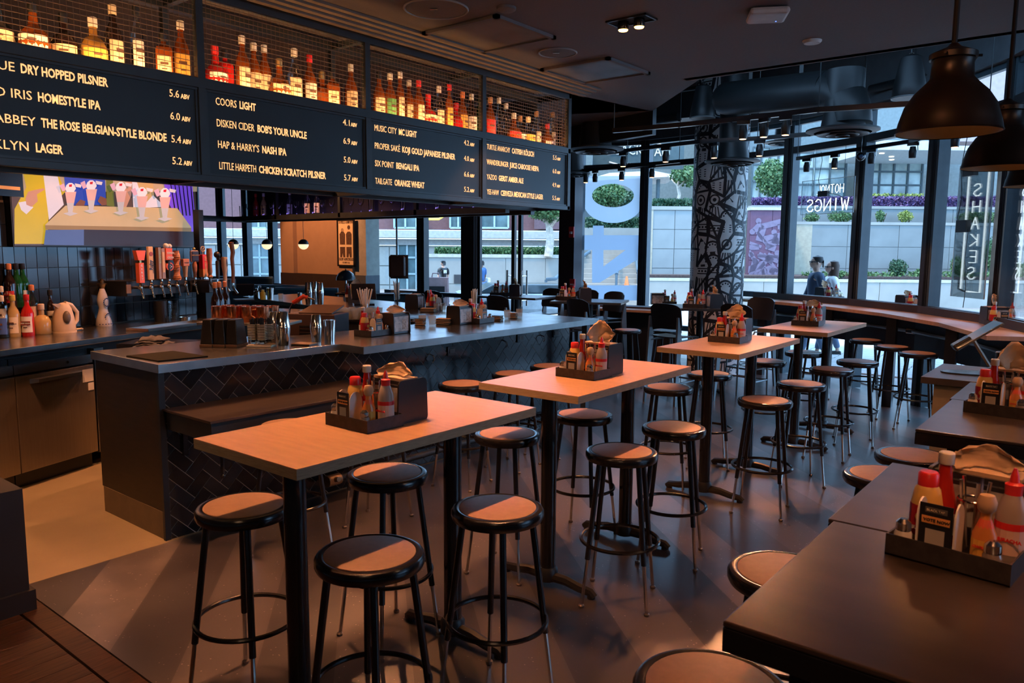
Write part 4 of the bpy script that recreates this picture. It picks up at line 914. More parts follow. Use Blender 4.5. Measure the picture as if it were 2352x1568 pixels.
BL = [(8,776,'tall','clear','blue','cream','clear bottle with blue label cut by the left photo edge'),(34,773,'tall','yellow','cream','yellow','straw coloured vodka bottle with cream label and pourer'),(66,771,'tall','red','white','red','bright red vodka bottle with white label'),(98,767,'squat','yellow','','cream','squat clear tequila bottle beside the kettle'),(3,762,'tall','clear','cream','cream','cream labelled clear bottle in the second row at the photo edge'),(25,760,'wine','dark','red','orange','dark amaro bottle with pink diamond label'),(42,758,'wine','green','','black','plain green bottle hidden behind the amaro'),(56,757,'wine','green','white','black','green herbal liqueur bottle with white round label'),(74,758,'tall','clear','cream','orange','clear bottle with tall orange stopper'),(120,762,'slim','dark','white','black','slim dark bitters bottle between squat bottle and kettle')]
CAPM['yellow'] = mat('yellow_cap', (.8,.55,.1), .5)
t_r = thing('bottle_riser', 'black stepped riser under the rear spirit bottles on the back counter', 'riser', tuple(BP), BA)
obj('low_step', G().bx(-.4,.64,1.03,.62,.70,1.10), mat('riser_black', (.008,.008,.008), .9, spec=.05), t_r); obj('high_step', G().bx(-.4,.70,1.03,.62,.784,1.25), mat('riser_black', (.008,.008,.008), .9, spec=.05), t_r)
for px, py, kd, lq, lb, cp, la in BL:
    o_, z_ = (.742, 1.25) if kd == 'wine' else ((.672, 1.10) if px in (3, 74) else (None, 1.03))
    p = onZ(px, py, 1.03) if o_ is None else Vector(bl(bw(px, 700, o_)[0], o_, z_)); o = dup(bottle(kd, lq, lb, cp), tuple(p), -.75, None); o.scale = (1.2, 1.2, 1.05); tag(o, la, 'bottle', 'spirit bottles on the back counter')
    if la.startswith('dark amaro'): obj('diamond_label', G().add([(.0385,0,.13),(.033,-.03,.1),(.0385,0,.06),(.033,.03,.1)], [(0,1,2,3)]), mat('averna_pink', (.8,.45,.3), .6), o); words('lettering', 'AVERNA', (.041,-.025,.095), .014, RED, o, (PI/2,0,PI/2), .0004)
    if 'vodka' in la: words('lettering', 'DEEP EDDY', (.041,-.03,.095), .0125, INK if 'straw' in la else WHITE, o, (PI/2,0,PI/2), .0005)
    if 'bright red' in la: obj('label_band', G().bx(.0395,-.032,.085,.0405,.032,.115), DKR, o)
p = onZ(385, 752, 1.03); t = thing('drip_tray', 'shallow copper toned steel drip tray below the beer taps', 'tray', tuple(p), BA)
obj('tray', G().bx(-.35,-.12,0,.45,.12,.006).bx(-.35,-.12,0,.45,-.11,.025).bx(-.35,.11,0,.45,.12,.025).bx(-.35,-.12,0,-.34,.12,.025).bx(.44,-.12,0,.45,.12,.025), STEEL, t)
p = onZ(370, 738, 1.03); o = obj('utensil_crock', G().lathe([(.06,0),(.062,.2),(.055,.2),(.055,.02)], 20), BLACK, None, True, loc=tuple(p)); tag(o, 'black cylinder canister below the middle taps', 'canister')
for k in range(1): 
    p = onZ(400, 738, 1.03); g = G()
    for q in range(9): g.lathe([(.04,.0+q*.02),(.046,.0+q*.02+.016),(.046,.0+q*.02+.019)], 16)
    g.lathe([(.032,.0),(.045,.2)], 16)
    o = obj('cup_stack', g, GLASS, None, True, loc=tuple(p)); tag(o, 'tall stack of clear cups next to the black canister', 'cups')
p = onZ(425, 737, 1.03); o = obj('jigger_dish', G().lathe([(.05,0),(.055,.04),(.05,.04),(.045,.01)], 20), CHROME, None, True, loc=tuple(p)); tag(o, 'low round metal dish on counter right of the cup stack', 'dish')
p = onZ(466, 728, 1.03); o = obj('plastic_tub', G().lathe([(.055,0),(.065,.06),(.06,.06),(.05,.01)], 20), glassmat('cloudy_plastic', (.8,.75,.7), .1), None, True, loc=tuple(p)); tag(o, 'shallow cloudy plastic tub beside the wine bottles', 'tub')
for k, (px, py, lb) in enumerate(((497,747,'left one of three dark wine bottles with orange foil tops'),(507,744,'middle wine bottle of three, highest orange foil top'),(520,742,'right one of three dark wine bottles, leaning label outward'))):
    o = dup(bottle('wine', 'dark', 'cream', 'orange'), tuple(onZ(px, py, 1.067) + Vector((0,0,0))), -.6); o.scale = (1.05,1.05,1.12); tag(o, lb, 'bottle', 'wine bottles beside the copper mugs')
# ------------------------------------------------------------------ room lamps and added fill spots
DL = 'recessed twin spotlight in the ceiling above '
downlight(-2.69, 1.95, DL+'the nearest plywood table, outside the photo', 120, PI/2)
downlight(-2.70, 3.35, DL+'the second plywood table, outside the photo', 110, PI/2)
downlight(-5.4, 1.6, DL+'the back bar aisle, outside the photo', 70)
spot('track_lamp', (-3.0, 8.0, 2.85), (-2.3, 5.6, 1.0), 200, 50)
spot('track_lamp', (-3.2, 8.3, 2.85), (-2.3, 7.0, 1.0), 70, 50)
spot('bar_lamp', (-6.6, 4.6, 3.15), (-6.7, 2.6, 1.0), 190, 85)
spot('bar_lamp', (-5.2, 3.0, 3.1), (-4.8, 3.3, 1.0), 90, 80)
spot('bar_lamp', (-5.6, 4.8, 3.1), (-4.9, 4.6, 1.0), 80, 90)
spot('bar_lamp', (-7.4, 5.0, 3.1), (-7.4, 5.6, 1.0), 90, 95)
spot('mug_lamp', (-5.0, 3.4, 3.1), (-5.6, 4.0, 1.2), 60, 50)
spot('bottle_lamp', (-5.6, 2.9, 3.1), (-7.1, 2.8, 1.1), 120, 55)
spot('bar_front_lamp', (-3.6, 4.9, 3.1), (-4.3, 5.2, .6), 45, 75)
spot('aisle_lamp', (-5.5, 1.8, 3.1), (-5.5, 2.2, 0), 120, 75)
spot('wall_washer', (-13.3, 8.2, 3.9), (-13.3, 10.4, 1.9), 420, 60)
for y in (.9, 2.6): spot('table_lamp', (.1, y, 3.15), (.1, y+.1, 1), 70, 70)
for x, y in ((-3.1, 9.9), (-1.9, 9.2), (-1.1, 8.0)): spot('track_lamp', (x-.35, y-.5, 2.8), (x, y, 1), 55, 60)
spot('track_lamp', (-4.9, 7.9, 2.85), (-5.6, 8.8, 1), 70, 60); spot('track_lamp', (-4.1, 7.9, 2.85), (-4.0, 8.7, 1), 60, 60)
for i in range(5): area('bottle_shelf_strip', (-4.305, YS[i]+.62, 2.693), (-4.40, YS[i]+.62, 2.9), 4.5, 1.1, .02, (1, .45, .15))
area('rear_wing_strip', (-6.8, 5.80, 2.17), (-6.8, 6.0, 2.4), 1.2, 4.5, .02, (.35, .25, 1))
area('cornice_strip', (-4.35, 3.0, 3.235), (-3.6, 3.0, 3.2), 2.2, 6.2, .02, (1, .5, .22))
FW_ = (1, .56, .3)
spot('unseen_fill_spot', (.6, -1.6, 3.15), (-2.2, 3.2, .9), 32, 80, .8, .12, FW_)  # unseen spots added as front fill, no fixtures behind them
spot('unseen_fill_spot', (-2.6, -1.0, 3.15), (-4.4, 4.2, .8), 45, 80, .8, .12, FW_)
spot('unseen_fill_spot', (3.2, 3.2, 3.15), (-2.2, 4.6, .9), 35, 80, .8, .12, FW_)
spot('bar_lamp', (-5.3, 6.2, 3.1), (-5.5, 5.9, 1.0), 60, 110)
# ------------------------------------------------------------------ condiments
YEL = mat('mustard_yellow', (.72,.45,.12), .45); KET = mat('ketchup_red', (.45,.02,.01), .25); HOT = mat('hot_sauce_orange', (.65,.22,.05), .3)
@proto
def ketchup():
    t = obj('ketchup_bottle', G().lathe([(.026,0),(.03,.01),(.031,.08),(.016,.15),(.013,.19)], 14), KET, None, True, link=False)
    obj('cap', G().lathe([(.016,.19),(.017,.192),(.017,.215),(.014,.218)], 14), mat('ketchup_cap', (.75,.68,.58), .4), t, True, link=False)
    obj('bottle_label', G().lathe([(.0315,.03),(.0318,.03),(.0318,.08),(.0315,.08)], 14, cap=False), PAPER, t, link=False); return t
@proto
def mustard():
    t = obj('mustard_bottle', G().lathe([(.028,0),(.032,.008),(.033,.1),(.027,.135),(.02,.145)], 16), YEL, None, True, link=False)
    obj('cap', G().lathe([(.022,.143),(.022,.17),(.018,.175)], 14), RED, t, True, link=False)
    l = obj('bottle_label', G().lathe([(.0338,.03),(.0342,.03),(.0338,.1),(.0334,.1)], 16, cap=False), mat('mustard_label_red', (.5,.01,.02), .5), t, link=False); hide(words('lettering', "GULDEN'S", (-.022,-.0348,.045), .011, WHITE, l, (PI/2,0,0), .0004))
    obj('label_emblem', G().lathe([(.012,0),(.012,.002)], 12).xf(Matrix.Rotation(PI/2,4,'X')).xf(Matrix.Translation((0,-.034,.075))), mat('emblem_gold', (.6,.45,.12), .4), l, link=False); return t
@proto
def hotsauce():
    t = obj('hot_sauce_bottle', G().lathe([(.021,0),(.024,.01),(.024,.075),(.011,.105),(.011,.125)], 14), HOT, None, True, link=False)
    obj('wooden_cap', G().lathe([(.012,.122),(.018,.13),(.02,.145),(.014,.16),(.0,.163)], 12), mat('pale_wood_cap', (.6,.38,.22), .6), t, True, link=False)
    obj('bottle_label', G().lathe([(.0245,.02),(.0247,.02),(.0247,.065),(.0245,.065)], 14, cap=False), mat('hot_label', (.8,.42,.07), .6), t, link=False); hide(words('lettering', 'CHOLULA', (-.016,-.0252,.048), .008, RED, t, (PI/2,0,0), .0003)); obj('neck_band', G().lathe([(.0175,.09),(.0118,.108)], 12, cap=False), mat('hot_neck', (.75,.12,.05), .5), t, link=False); return t
@proto
def sriracha():
    t = obj('chili_sauce_bottle', G().lathe([(.026,0),(.03,.008),(.03,.12),(.018,.155),(.015,.16)], 16), mat('milky_plastic', (.55,.45,.4), .35, trans=.35), None, True, link=False)
    obj('nozzle_cap', G().lathe([(.017,.158),(.018,.18),(.01,.185),(.008,.2),(.003,.215)], 12), RED, t, True, link=False)
    obj('bottle_label', G().lathe([(.0305,.03),(.0308,.03),(.0308,.1),(.0305,.1)], 16, cap=False), mat('chili_label', (.75,.5,.42), .6), t, link=False)
    hide(words('lettering', 'SRIRACHA', (-.021,-.0318,.06), .0105, RED, t, (PI/2,0,0), .0004)); obj('label_band', G().lathe([(.031,.085),(.0313,.085),(.0313,.1),(.031,.1)], 16, cap=False), RED, t, link=False); return t
@proto
def shaker(k):
    t = obj('salt_shaker' if k else 'pepper_shaker', G().lathe([(.018,0),(.02,.005),(.019,.045),(.014,.055)], 12), mat('salt_glass', (.7,.66,.6), .2) if k else mat('pepper_glass', (.25,.2,.17), .2), None, True, link=False)
    obj('steel_cap', G().lathe([(.016,.052),(.017,.056),(.016,.07),(.008,.078)], 12), CHROME, t, True, link=False); return t
@proto
def cutlery_jar():
    t = obj('cutlery_jar', G().lathe([(.03,0),(.034,.01),(.034,.09),(.028,.105),(.03,.125)], 16, cap=False), GLASS, None, True, link=False)
    for a in range(5):
        an = a*1.3; obj('knife', G().tube([(.012*math.cos(an),.012*math.sin(an),.008),(.03*math.cos(an),.03*math.sin(an),.17)], .0045, 6), CHROME, t, True, link=False)
    obj('jar_rim', G().torus(0,0,.124,.03,.003,16,6), CHROME, t, True, link=False); return t
@proto
def card_holder():
    t = thing('card_holder', '', 'card holder', link=False)
    w_, h_ = .062, .135
    def arch(x0, x1, y, th):
        n = 8; pts = [(x0, 0)]+[((x0+x1)/2-(x1-x0)/2*math.cos(PI*k/n), h_*.72+h_*.28*math.sin(PI*k/n)) for k in range(n+1)]+[(x1, 0)]
        return G().slab([(a, y, b) for a, b in pts], (0, 1, 0), th)
    obj('arch_side', arch(-.03,.03,0,.004).xf(Matrix.Rotation(PI/2,4,'Z')).xf(Matrix.Translation((-.035,0,0))), mat('card_white', (.75,.7,.66), .6), t, link=False)
    obj('arch_side', arch(-.03,.03,0,.004).xf(Matrix.Rotation(PI/2,4,'Z')).xf(Matrix.Translation((.039,0,0))), mat('card_white', (.75,.7,.66), .6), t, link=False)
    c = obj('card', G().bx(-.033,-.031,.004,.033,-.029,.132), BLACK, t, link=False)
    obj('orange_band', G().bx(-.028,-.032,.088,.028,-.0312,.104), mat('card_orange', (.85,.38,.12), .6), c, link=False)
    obj('pale_band', G().bx(-.022,-.032,.112,.022,-.0312,.124), mat('card_grey', (.12,.11,.1), .6), c, link=False)
    obj('pale_square', G().bx(-.019,-.032,.03,.019,-.0312,.076), mat('card_pale', (.45,.42,.38), .6), c, link=False)
    hide(words('lettering', 'VOTE NOW!', (-.024,-.0325,.0925), .0095, BLACK, c, (PI/2,0,0), .0002)); hide(words('lettering', 'BLACK TAP', (-.019,-.0325,.1155), .007, CAPM['cream'], c, (PI/2,0,0)))
    for i in range(5): obj('card_confetti', G().bx(-.029+.012*i,-.032,.012+.004*(i%2),-.025+.012*i,-.0312,.016+.004*(i%2)), mat('card_orange', (.85,.38,.12)), c, link=False)
    return t
@proto
def tray():
    t = obj('condiment_tray', G().bx(-.122,-.09,0,.122,.09,.004).bx(-.122,-.09,0,.122,-.086,.048).bx(-.122,.086,0,.122,.09,.048).bx(-.122,-.086,0,-.118,.086,.048).bx(.118,-.086,0,.122,.086,.048), mat('tray_charcoal', (.035,.03,.03), .5, var=.3, scale=60), None, link=False); return t
@proto
def dispenser():
    t = thing('napkin_dispenser', '', 'napkin dispenser', link=False); D = mat('dispenser_black', (.022,.022,.026), .35)
    def side(x, th):
        n = 4; pts = []
        for cx_, cz_, a0 in ((.055,.15,0),(-.055,.15,90),(-.06,.015,180),(.06,.015,270)):
            for k in range(n+1): a = math.radians(a0+90*k/n); pts.append((cx_+.02*math.cos(a), max(0, cz_+.02*math.sin(a))))
        return G().slab([(x, a, b) for a, b in pts], (1, 0, 0), th)
    obj('side_plate', side(-.1,.008), D, t, link=False); obj('side_plate', side(.092,.008), D, t, link=False)
    obj('body', G().bx(-.092,-.066,.004,.092,.066,.15).bx(-.092,-.05,.15,.092,.05,.163), D, t, link=False)
    obj('napkin_stack', G().bx(-.085,-.04,.163,.085,.04,.172), mat('kraft_napkin', (.62,.42,.26), .8), t, link=False)
    for s in (-1, 1):
        a = obj('advert_panel', G().bx(-.088, s*.067-.001, .02, .088, s*.067+.001, .14), mat('advert_grey', (.42,.42,.40), .4, var=.5, scale=25), t, link=False)
        obj('advert_picture', G().bx(-.0+.01, s*.0685-.0005, .035, .06, s*.0685+.0005, .115), mat('advert_cup', (.4,.33,.26), .5, var=.6, scale=60), a, link=False)
        obj('advert_text', G().bx(-.075, s*.0685-.0005, .09, -.01, s*.0685+.0005, .098).bx(-.075, s*.0685-.0005, .07, -.02, s*.0685+.0005, .076).bx(-.075, s*.0685-.0005, .052, -.015, s*.0685+.0005, .057), mat('advert_white', (.6,.6,.56), .5), a, link=False)
    return t
@proto
def napkin(v):
    rnd = random.Random(v*7+3); n = 8; vs = []; fs = []
    H = (.10, .055, .12)[v]
    for j in range(n+1):
        for i in range(n+1):
            u, w_ = i/n, j/n; r = .03+.055*(1-abs(w_-.55))*(.6+.4*math.sin(w_*3)); a = (u-.5)*(2.4 if v != 1 else 3.0)
            vs.append((r*math.sin(a)+rnd.uniform(-.006,.006), .02*math.cos(a*2)+.018*(w_-.5)+rnd.uniform(-.008,.008), H*w_*(.75+.25*math.cos(a*1.5))+rnd.uniform(-.004,.004)))
    for j in range(n):
        for i in range(n): k = j*(n+1)+i; fs.append((k, k+1, k+n+2, k+n+1))
    o = obj('paper_napkin', G().add(vs, fs), mat('kraft_napkin', (.62,.42,.26), .8), None, True, link=False)
    s = o.modifiers.new('thick', 'SOLIDIFY'); s.thickness = .0015; return o
NS = [0]
def caddy(p, rz, where, full=2, flip=1, disp=True, dz=0, card=True):
    """tray with its things; local +y is towards the napkin box"""
    M = Matrix.Translation(p) @ Matrix.Rotation(rz, 4, 'Z'); NS[0] += 1; v = NS[0] % 3
    def put(fn, x, y, z, a, text, cat, gp):
        q = M @ Vector((x*flip, y, z)); o = dup(fn, tuple(q), rz+a); tag(o, text+' '+where, cat, gp); return o
    put(tray(), 0, 0, 0, 0, 'charcoal open condiment tray', 'tray', 'condiment trays')
    if disp:
        put(dispenser(), .0, .163, 0, 0, 'black napkin dispenser', 'napkin dispenser', 'napkin dispensers')
        put(napkin(v), .0, .163, .172, .3*v, 'crumpled kraft napkin on the dispenser', 'napkin', 'kraft napkins')
    j = [(-.075, .05), (-.052, .06), (.035, .055), (.085, .05), (.085, -.0), (-.1, -.06)]
    put(ketchup(), j[1][0], j[1][1], .004, 0, 'glass ketchup bottle', 'bottle', 'ketchup bottles')
    put(mustard(), j[0][0], .02, .004, 0, 'red-capped mustard bottle', 'bottle', 'mustard bottles')
    put(hotsauce(), .055, -.025, .004, 0, 'wood-capped hot sauce bottle', 'bottle', 'hot sauce bottles')
    put(sriracha(), .09, .03, .004, 0, 'red-nozzled chili sauce bottle', 'bottle', 'chili sauce bottles')
    if card: put(card_holder(), -.025, -.052, .004, 0, 'arched white card holder', 'card holder', 'card holders')
    if full > 1:
        put(cutlery_jar(), .012, .045, .004, 0, 'glass jar of table knives', 'jar', 'cutlery jars')
    if full > 0:
        put(shaker(1), -.095, -.062, .004, 0, 'salt shaker', 'shaker', 'salt shakers')
        put(shaker(0), .082, -.068, .004, 0, 'pepper shaker', 'shaker', 'pepper shakers')
caddy((-2.245, 1.90, TH), 0, 'on the nearest plywood table')
caddy((-2.24, 3.42, TH), .0, 'on the second plywood table')
caddy((-2.30, 5.47, TH), .05, 'on the third plywood table')
caddy((-2.28, 7.24, TH), .05, 'on the farthest plywood table')
caddy((-4.58, 3.98, TH), -1.45+PI, 'on the steel bar beside its notch', disp=False)
caddy((-4.66, 5.33, TH), -1.45+PI, 'on the steel bar near its far end', 2, disp=False)
for x, y, a, w_ in ((-4.56, 4.19, PI/2+.1, 'by its notch'), (-4.70, 5.11, PI/2+.1, 'near its far end')):
    o = dup(dispenser(), (x, y, TH), a); tag(o, 'napkin box with milkshake advert facing the camera on the steel bar '+w_, 'napkin dispenser', 'napkin dispensers')
    o = dup(napkin(1), (x, y, TH+.172), 1.2); tag(o, 'kraft napkin tuft on the advert napkin box on the steel bar '+w_, 'napkin', 'kraft napkins')
caddy((-.245, 1.90, TH), -.12, 'on the near dark table')
caddy((-.37, 3.80, TH), -.12, 'on the farther dark table')
def wc(px, py, a, w_, fl=1):
    p = onZ(px, py, TH); caddy(tuple(p), a, w_, 1, fl)
wc(1913, 688, 1.15, 'on the window counter, left one'); wc(2105, 712, .95, 'on the window counter, middle one'); wc(2302, 748, .55, 'on the window counter, right one')
caddy((-4.03, 8.55, TH), .2, 'on the black table before the column', 1, disp=False); caddy((-5.98, 8.66, TH), .1, 'on the black table by the numbered window', 1, disp=False); caddy((-7.2, 8.7, TH), .3, 'on the dark table near the doors', 1, disp=False)
for p, a, w_ in (((-3.84, 8.68, TH), PI/2+.7, 'on the black table before the column'), ((-5.73, 8.74, TH), PI/2+.7, 'on the black table by the numbered window'), ((-7.0, 8.82, TH), PI/2+.5, 'on the dark table near the doors')):
    o = dup(dispenser(), p, a); tag(o, 'napkin box '+w_, 'napkin dispenser', 'napkin dispensers'); o = dup(napkin(0), (p[0], p[1], p[2]+.172), a); tag(o, 'kraft napkin standing in the box '+w_, 'napkin', 'kraft napkins')
LC = at(1535, 699, 11.6); caddy((LC.x, LC.y, LC.z), .5, 'on the small ledge counter under the numbered window', 0, disp=False)
o = dup(dispenser(), tuple(at(1510, 699, 11.6).xy)+(LC.z,), .6); tag(o, 'red-brown advert napkin box on the small ledge counter', 'napkin dispenser', 'napkin dispensers')
caddy((-6.05, 6.15, TH), 2.4, 'on the rear bar leg near the hanging screen', 1, disp=False); o = dup(dispenser(), (-6.25, 6.05, TH), PI/2+.4); tag(o, 'green advert napkin box on the rear bar leg', 'napkin dispenser', 'napkin dispensers')
caddy((-7.9, 6.5, TH), 2.6, 'on the rear bar leg in front of the domed lamp', 0, disp=False, card=False); o = dup(dispenser(), (-7.7, 6.42, TH), PI/2+.5); tag(o, 'brown napkin box on the rear bar leg below the domed lamp', 'napkin dispenser', 'napkin dispensers'); o = dup(napkin(2), (-7.7, 6.42, TH+.172), 1); tag(o, 'pale napkin fan on the rear bar leg below the domed lamp', 'napkin', 'kraft napkins')
# ------------------------------------------------------------------ bar tools on the island
@proto
def cocktail_shaker(h):
    t = obj('cocktail_shaker', G().lathe([(.034,0),(.036,.005),(.047,h*.52),(.0475,h*.54),(.046,h*.56),(.045,h*.6),(.033,h-.004),(.03,h),(.02,h-.002)], 24), CHROME, None, True, link=False); return t
def sh(px, py, h, w_, s=1, z=TH):
    o = dup(cocktail_shaker(h), tuple(onZ(px, py, z))); o.scale = (s, s, 1); tag(o, 'tall two-part steel cocktail shaker '+w_, 'shaker', 'cocktail shakers')
sh(650, 792, .235, 'right of the straw caddy, mirror bright', 1.15); sh(632, 785, .22, 'half hidden behind the bright one by the straw caddy'); sh(619, 776, .23, 'darker one directly behind the straw caddy')
sh(727, 785, .2, 'standing alone left of the plain steel tin', .95)
sh(709, 697, .26, 'leftmost of three on the rear bar leg'); sh(722, 694, .26, 'middle of three on the rear bar leg'); sh(736, 698, .26, 'rightmost of three on the rear bar leg')
for px, py, r, h, w_ in ((757, 783, .046, .155, 'plain wide steel mixing tin on the steel bar'), (621, 687, .048, .15, 'steel mixing tin at the corner of the rear bar leg'), (689, 692, .03, .11, 'small steel jigger near the three far shakers')):
    o = obj('mixing_tin', G().lathe([(r*.82,0),(r,h),(r*.95,h),(r*.78,.006)], 24), CHROME, None, True, loc=tuple(onZ(px, py, TH))); tag(o, w_, 'tin')
p = onZ(515, 795, TH); bn = mat('bin_black', (.015,.014,.013), .25)
for k in range(3):
    q = p+Vector((.0, 0, 0))+RT.xyz*0; off = Vector((R0.x, R0.y, 0))*(-.085+.085*k); g = G()
    g.add([(-.045,-.075,.02),(.045,-.075,.02),(.045,.075,.02),(-.045,.075,.02),(-.03,-.058,.19),(.03,-.058,.19),(.03,.058,.19),(-.03,.058,.19)],[(3,2,1,0),(4,5,6,7),(0,1,5,4),(1,2,6,5),(2,3,7,6),(3,0,4,7)])
    t = thing('black_bin', '%s of three upturned tapered black bar bins on the counter corner' % ('left','middle','right')[k], 'bin', tuple(q+off), YAW-.12, 'upturned black bar bins')
    obj('body', g, bn, t, bevel=.006); obj('rim', G().bx(-.046,-.082,0,.046,.082,.02), mat('bin_rim', (.1,.06,.035), .3), t, bevel=.003)
p = onZ(600, 795, TH); t = thing('straw_caddy', 'white based caddy with four clear tubes of black straws', 'straw holder', tuple(p), YAW)
obj('base', G().bx(-.085,-.055,0,.085,.055,.012), mat('caddy_white', (.7,.62,.45), .5), t, bevel=.003)
for k, (x, y) in enumerate(((-.05,-.02),(.02,-.03),(-.02,.03),(.05,.02))):
    a = obj('tube', G().bx(x-.024,y-.024,.02,x+.024,y+.024,.15), glassmat('acrylic', (.85,.82,.75), .12), t)
    g = G(); [g.bx(x-.026,y-.026,.05+q*.011,x+.026,y-.024,.055+q*.011).bx(x+.024,y-.026,.05+q*.011,x+.026,y+.026,.055+q*.011) for q in range(10)]; obj('ribs', g, mat('caddy_white', (.7,.62,.45)), a)
    g = G(); [g.tube([(x+random.uniform(-.015,.015),y+random.uniform(-.015,.015),.03),(x+random.uniform(-.02,.02),y+random.uniform(-.02,.02),.185+random.uniform(0,.015))], .0035, 5) for q in range(12)]; obj('black_straws', g, BLACK, a)
# raised steel shelf with copper mugs
sp = at(575, 737, 5.75); sp.z = 1.165
t = thing('speed_rail_shelf', 'raised stainless shelf inside the bar that carries the copper mugs', 'shelf', (sp.x, sp.y, .03), YAW-.1)
obj('shelf_plate', G().bx(-.34,-.16,1.145,.34,.16,1.165), STEEL, t, bevel=.003)
for x in (-.3,.3): obj('leg', G().bx(x-.015,-.1,0,x+.015,-.07,1.145), STEEL, t)
COP = mat('copper', (.85,.32,.16), .22, 1, var=.15)
@proto
def mug():
    t = obj('copper_mug', G().lathe([(.034,0),(.038,.005),(.04,.095),(.038,.095),(.034,.01)], 20), COP, None, True, link=False)
    obj('handle', G().tube([(.038,0,.08),(.065,0,.075),(.068,0,.04),(.038,0,.02)], .005, 6), COP, t, True, link=False); return t
RV = Vector((math.cos(YAW-.1), math.sin(YAW-.1), 0)); FV = Vector((-RV.y, RV.x, 0))
for r_ in range(2):
    for k in range(4):
        q = Vector((sp.x, sp.y, 1.195))+RV*(-.22+.115*k+.03*r_)+FV*(-.06+.11*r_)
        o = dup(mug(), tuple(q), 1+k); o.scale = (1.2,1.2,1.2); tag(o, '%s shiny copper mug from the left in the %s row' % (ORD[k], ('front','back')[r_]), 'mug', 'copper mugs on the bar shelf')
p = at(735, 752, 6.6); t = thing('ticket_printer', 'brown-black slotted box printer inside the bar behind the shakers', 'printer', (p.x, p.y, 0), YAW-.2)
obj('pedestal', G().bx(-.25,-.15,0,.25,.2,.92), BLACK, t); b = obj('housing', G().bx(-.24,-.14,.92,.2,.16,1.19), mat('printer_maroon', (.035,.018,.02), .6), t, bevel=.008)
for k in range(5): obj('vent_slot', G().bx(-.12,-.145,.96+k*.03,.02,-.138,.972+k*.03), BLACK, b)
obj('lid', G().rb(.02,0,1.22,.3,.26,.012,0,.2), mat('lid_brown', (.08,.055,.045), .35), t)
p = at(690, 688, 7.2); t = thing('soda_gun', 'red and steel soda gun resting on its hose at the rear bar leg', 'soda gun', tuple(p), YAW)
obj('head', G().tube([(-.07,0,-.03),(.03,0,.03),(.07,0,.02)], .02, 8), mat('gun_red', (.45,.04,.02), .35), t, True); obj('hose', G().tube([(.07,0,.02),(.13,0,.0),(.14,0,-.1),(.12,0,-.2)], .01, 6), BLACK, t, True); obj('nozzle', G().tube([(-.07,0,-.03),(-.1,0,-.08),(-.11,0,-.14)], .009, 6), CHROME, t, True)
@proto
def tumbler():
    return obj('tumbler_glass', G().lathe([(.024,0),(.028,.004),(.035,.09),(.033,.09),(.026,.018),(.0,.015)], 14, cap=False), mat('wet_glass', (.75,.75,.7), .08, trans=.75, coat=.5), None, True, link=False)
gp_ = at(790, 720, 7.4); t = thing('glass_rack_shelf', 'dark shelf inside the bar crowded with upright tumblers', 'shelf', (gp_.x, gp_.y, 0), YAW)
obj('shelf_plate', G().bx(-.36,-.2,gp_.z-.06,.4,.24,gp_.z-.04), BLACKM, t); obj('pedestal', G().bx(-.34,-.18,0,.38,.22,gp_.z-.06), BLACK, t)
for j in range(4):
    for i in range(8):
        q = Vector((gp_.x, gp_.y, gp_.z-.04))+Vector((R0.x,R0.y,0))*(-.3+i*.088)+Vector((-R0.y,R0.x,0))*(-.14+j*.095)
        o = dup(tumbler(), tuple(q)); tag(o, '%s tumbler from the left in the %s row of the glass shelf inside the bar' % (ORD[i], ORD[j]), 'glass', 'tumblers on the inner bar shelf')
for k, (px, py, w_) in enumerate(((970,747,'left of the pair beside the coaster stack on the steel bar'),(993,749,'right of the pair beside the coaster stack on the steel bar'),(1165,733,'left of the pair near the bar end'),(1193,730,'right of the pair, nearest the bar end'),(1003,716,'left of the pair on the rear bar leg'),(1018,715,'right of the pair on the rear bar leg'),(645,690,'beside the tin on the rear bar leg'))):
    o = dup(tumbler(), tuple(onZ(px, py, TH))); tag(o, 'water glass '+w_, 'glass', 'water glasses on the bar')
def stack(px, py, n, w_, s=.07, rz=.4):
    t = thing('coaster_stack', 'stack of kraft menus and coasters '+w_, 'stack', tuple(onZ(px, py, TH)), rz)
    for k in range(n): obj('card', G().rb(random.uniform(-.006,.006),0,.004+.007*k,s*1.6,s*1.2,.0055,random.uniform(-.15,.15)), mat('kraft_card', (.5,.34,.2), .8, var=.2) if k % 2 else BLACK, t)
stack(1020, 745, 8, 'right of the two water glasses on the steel bar', .08); stack(1140, 736, 7, 'between tray and glasses near the bar end'); stack(1178, 731, 8, 'between the two glasses nearest the bar end', .05); stack(965, 747, 9, 'under the left water glasses', .05); stack(985, 716, 6, 'left of the glasses on the rear bar leg', .1)
stack(930, 738, 5, 'wooden topped, behind the advert napkin box', .14); stack(700, 792, 2, 'with a napkin, left of the lone shaker', .09)
def straws(px, py, n, h, w_, jar=True, z=TH, spread=.035):
    t = thing('straw_jar', 'bundle of tall kraft-wrapped straws '+w_, 'straws', tuple(onZ(px, py, z)))
    if jar: obj('jar', G().lathe([(.035,0),(.038,.01),(.04,.11),(.038,.11),(.033,.01)], 16, cap=False), GLASS, t, True)
    for k in range(n):
        a = random.uniform(0, 2*PI); r = random.uniform(.2, 1); obj('straw', G().tube([(.02*r*math.cos(a),.02*r*math.sin(a),.01),((.02+spread)*r*math.cos(a),(.02+spread)*r*math.sin(a),h+random.uniform(-.02,.02))], .0048, 5), mat('straw_paper', (.85,.75,.6), .7), t)
straws(838, 722, 22, .26, 'fanning out behind the notch tray', spread=.075); straws(1090, 722, 20, .25, 'standing behind the far advert napkin box', spread=.02); straws(912, 690, 14, .24, 'on the rear bar leg beside the hanging screen', spread=.03)
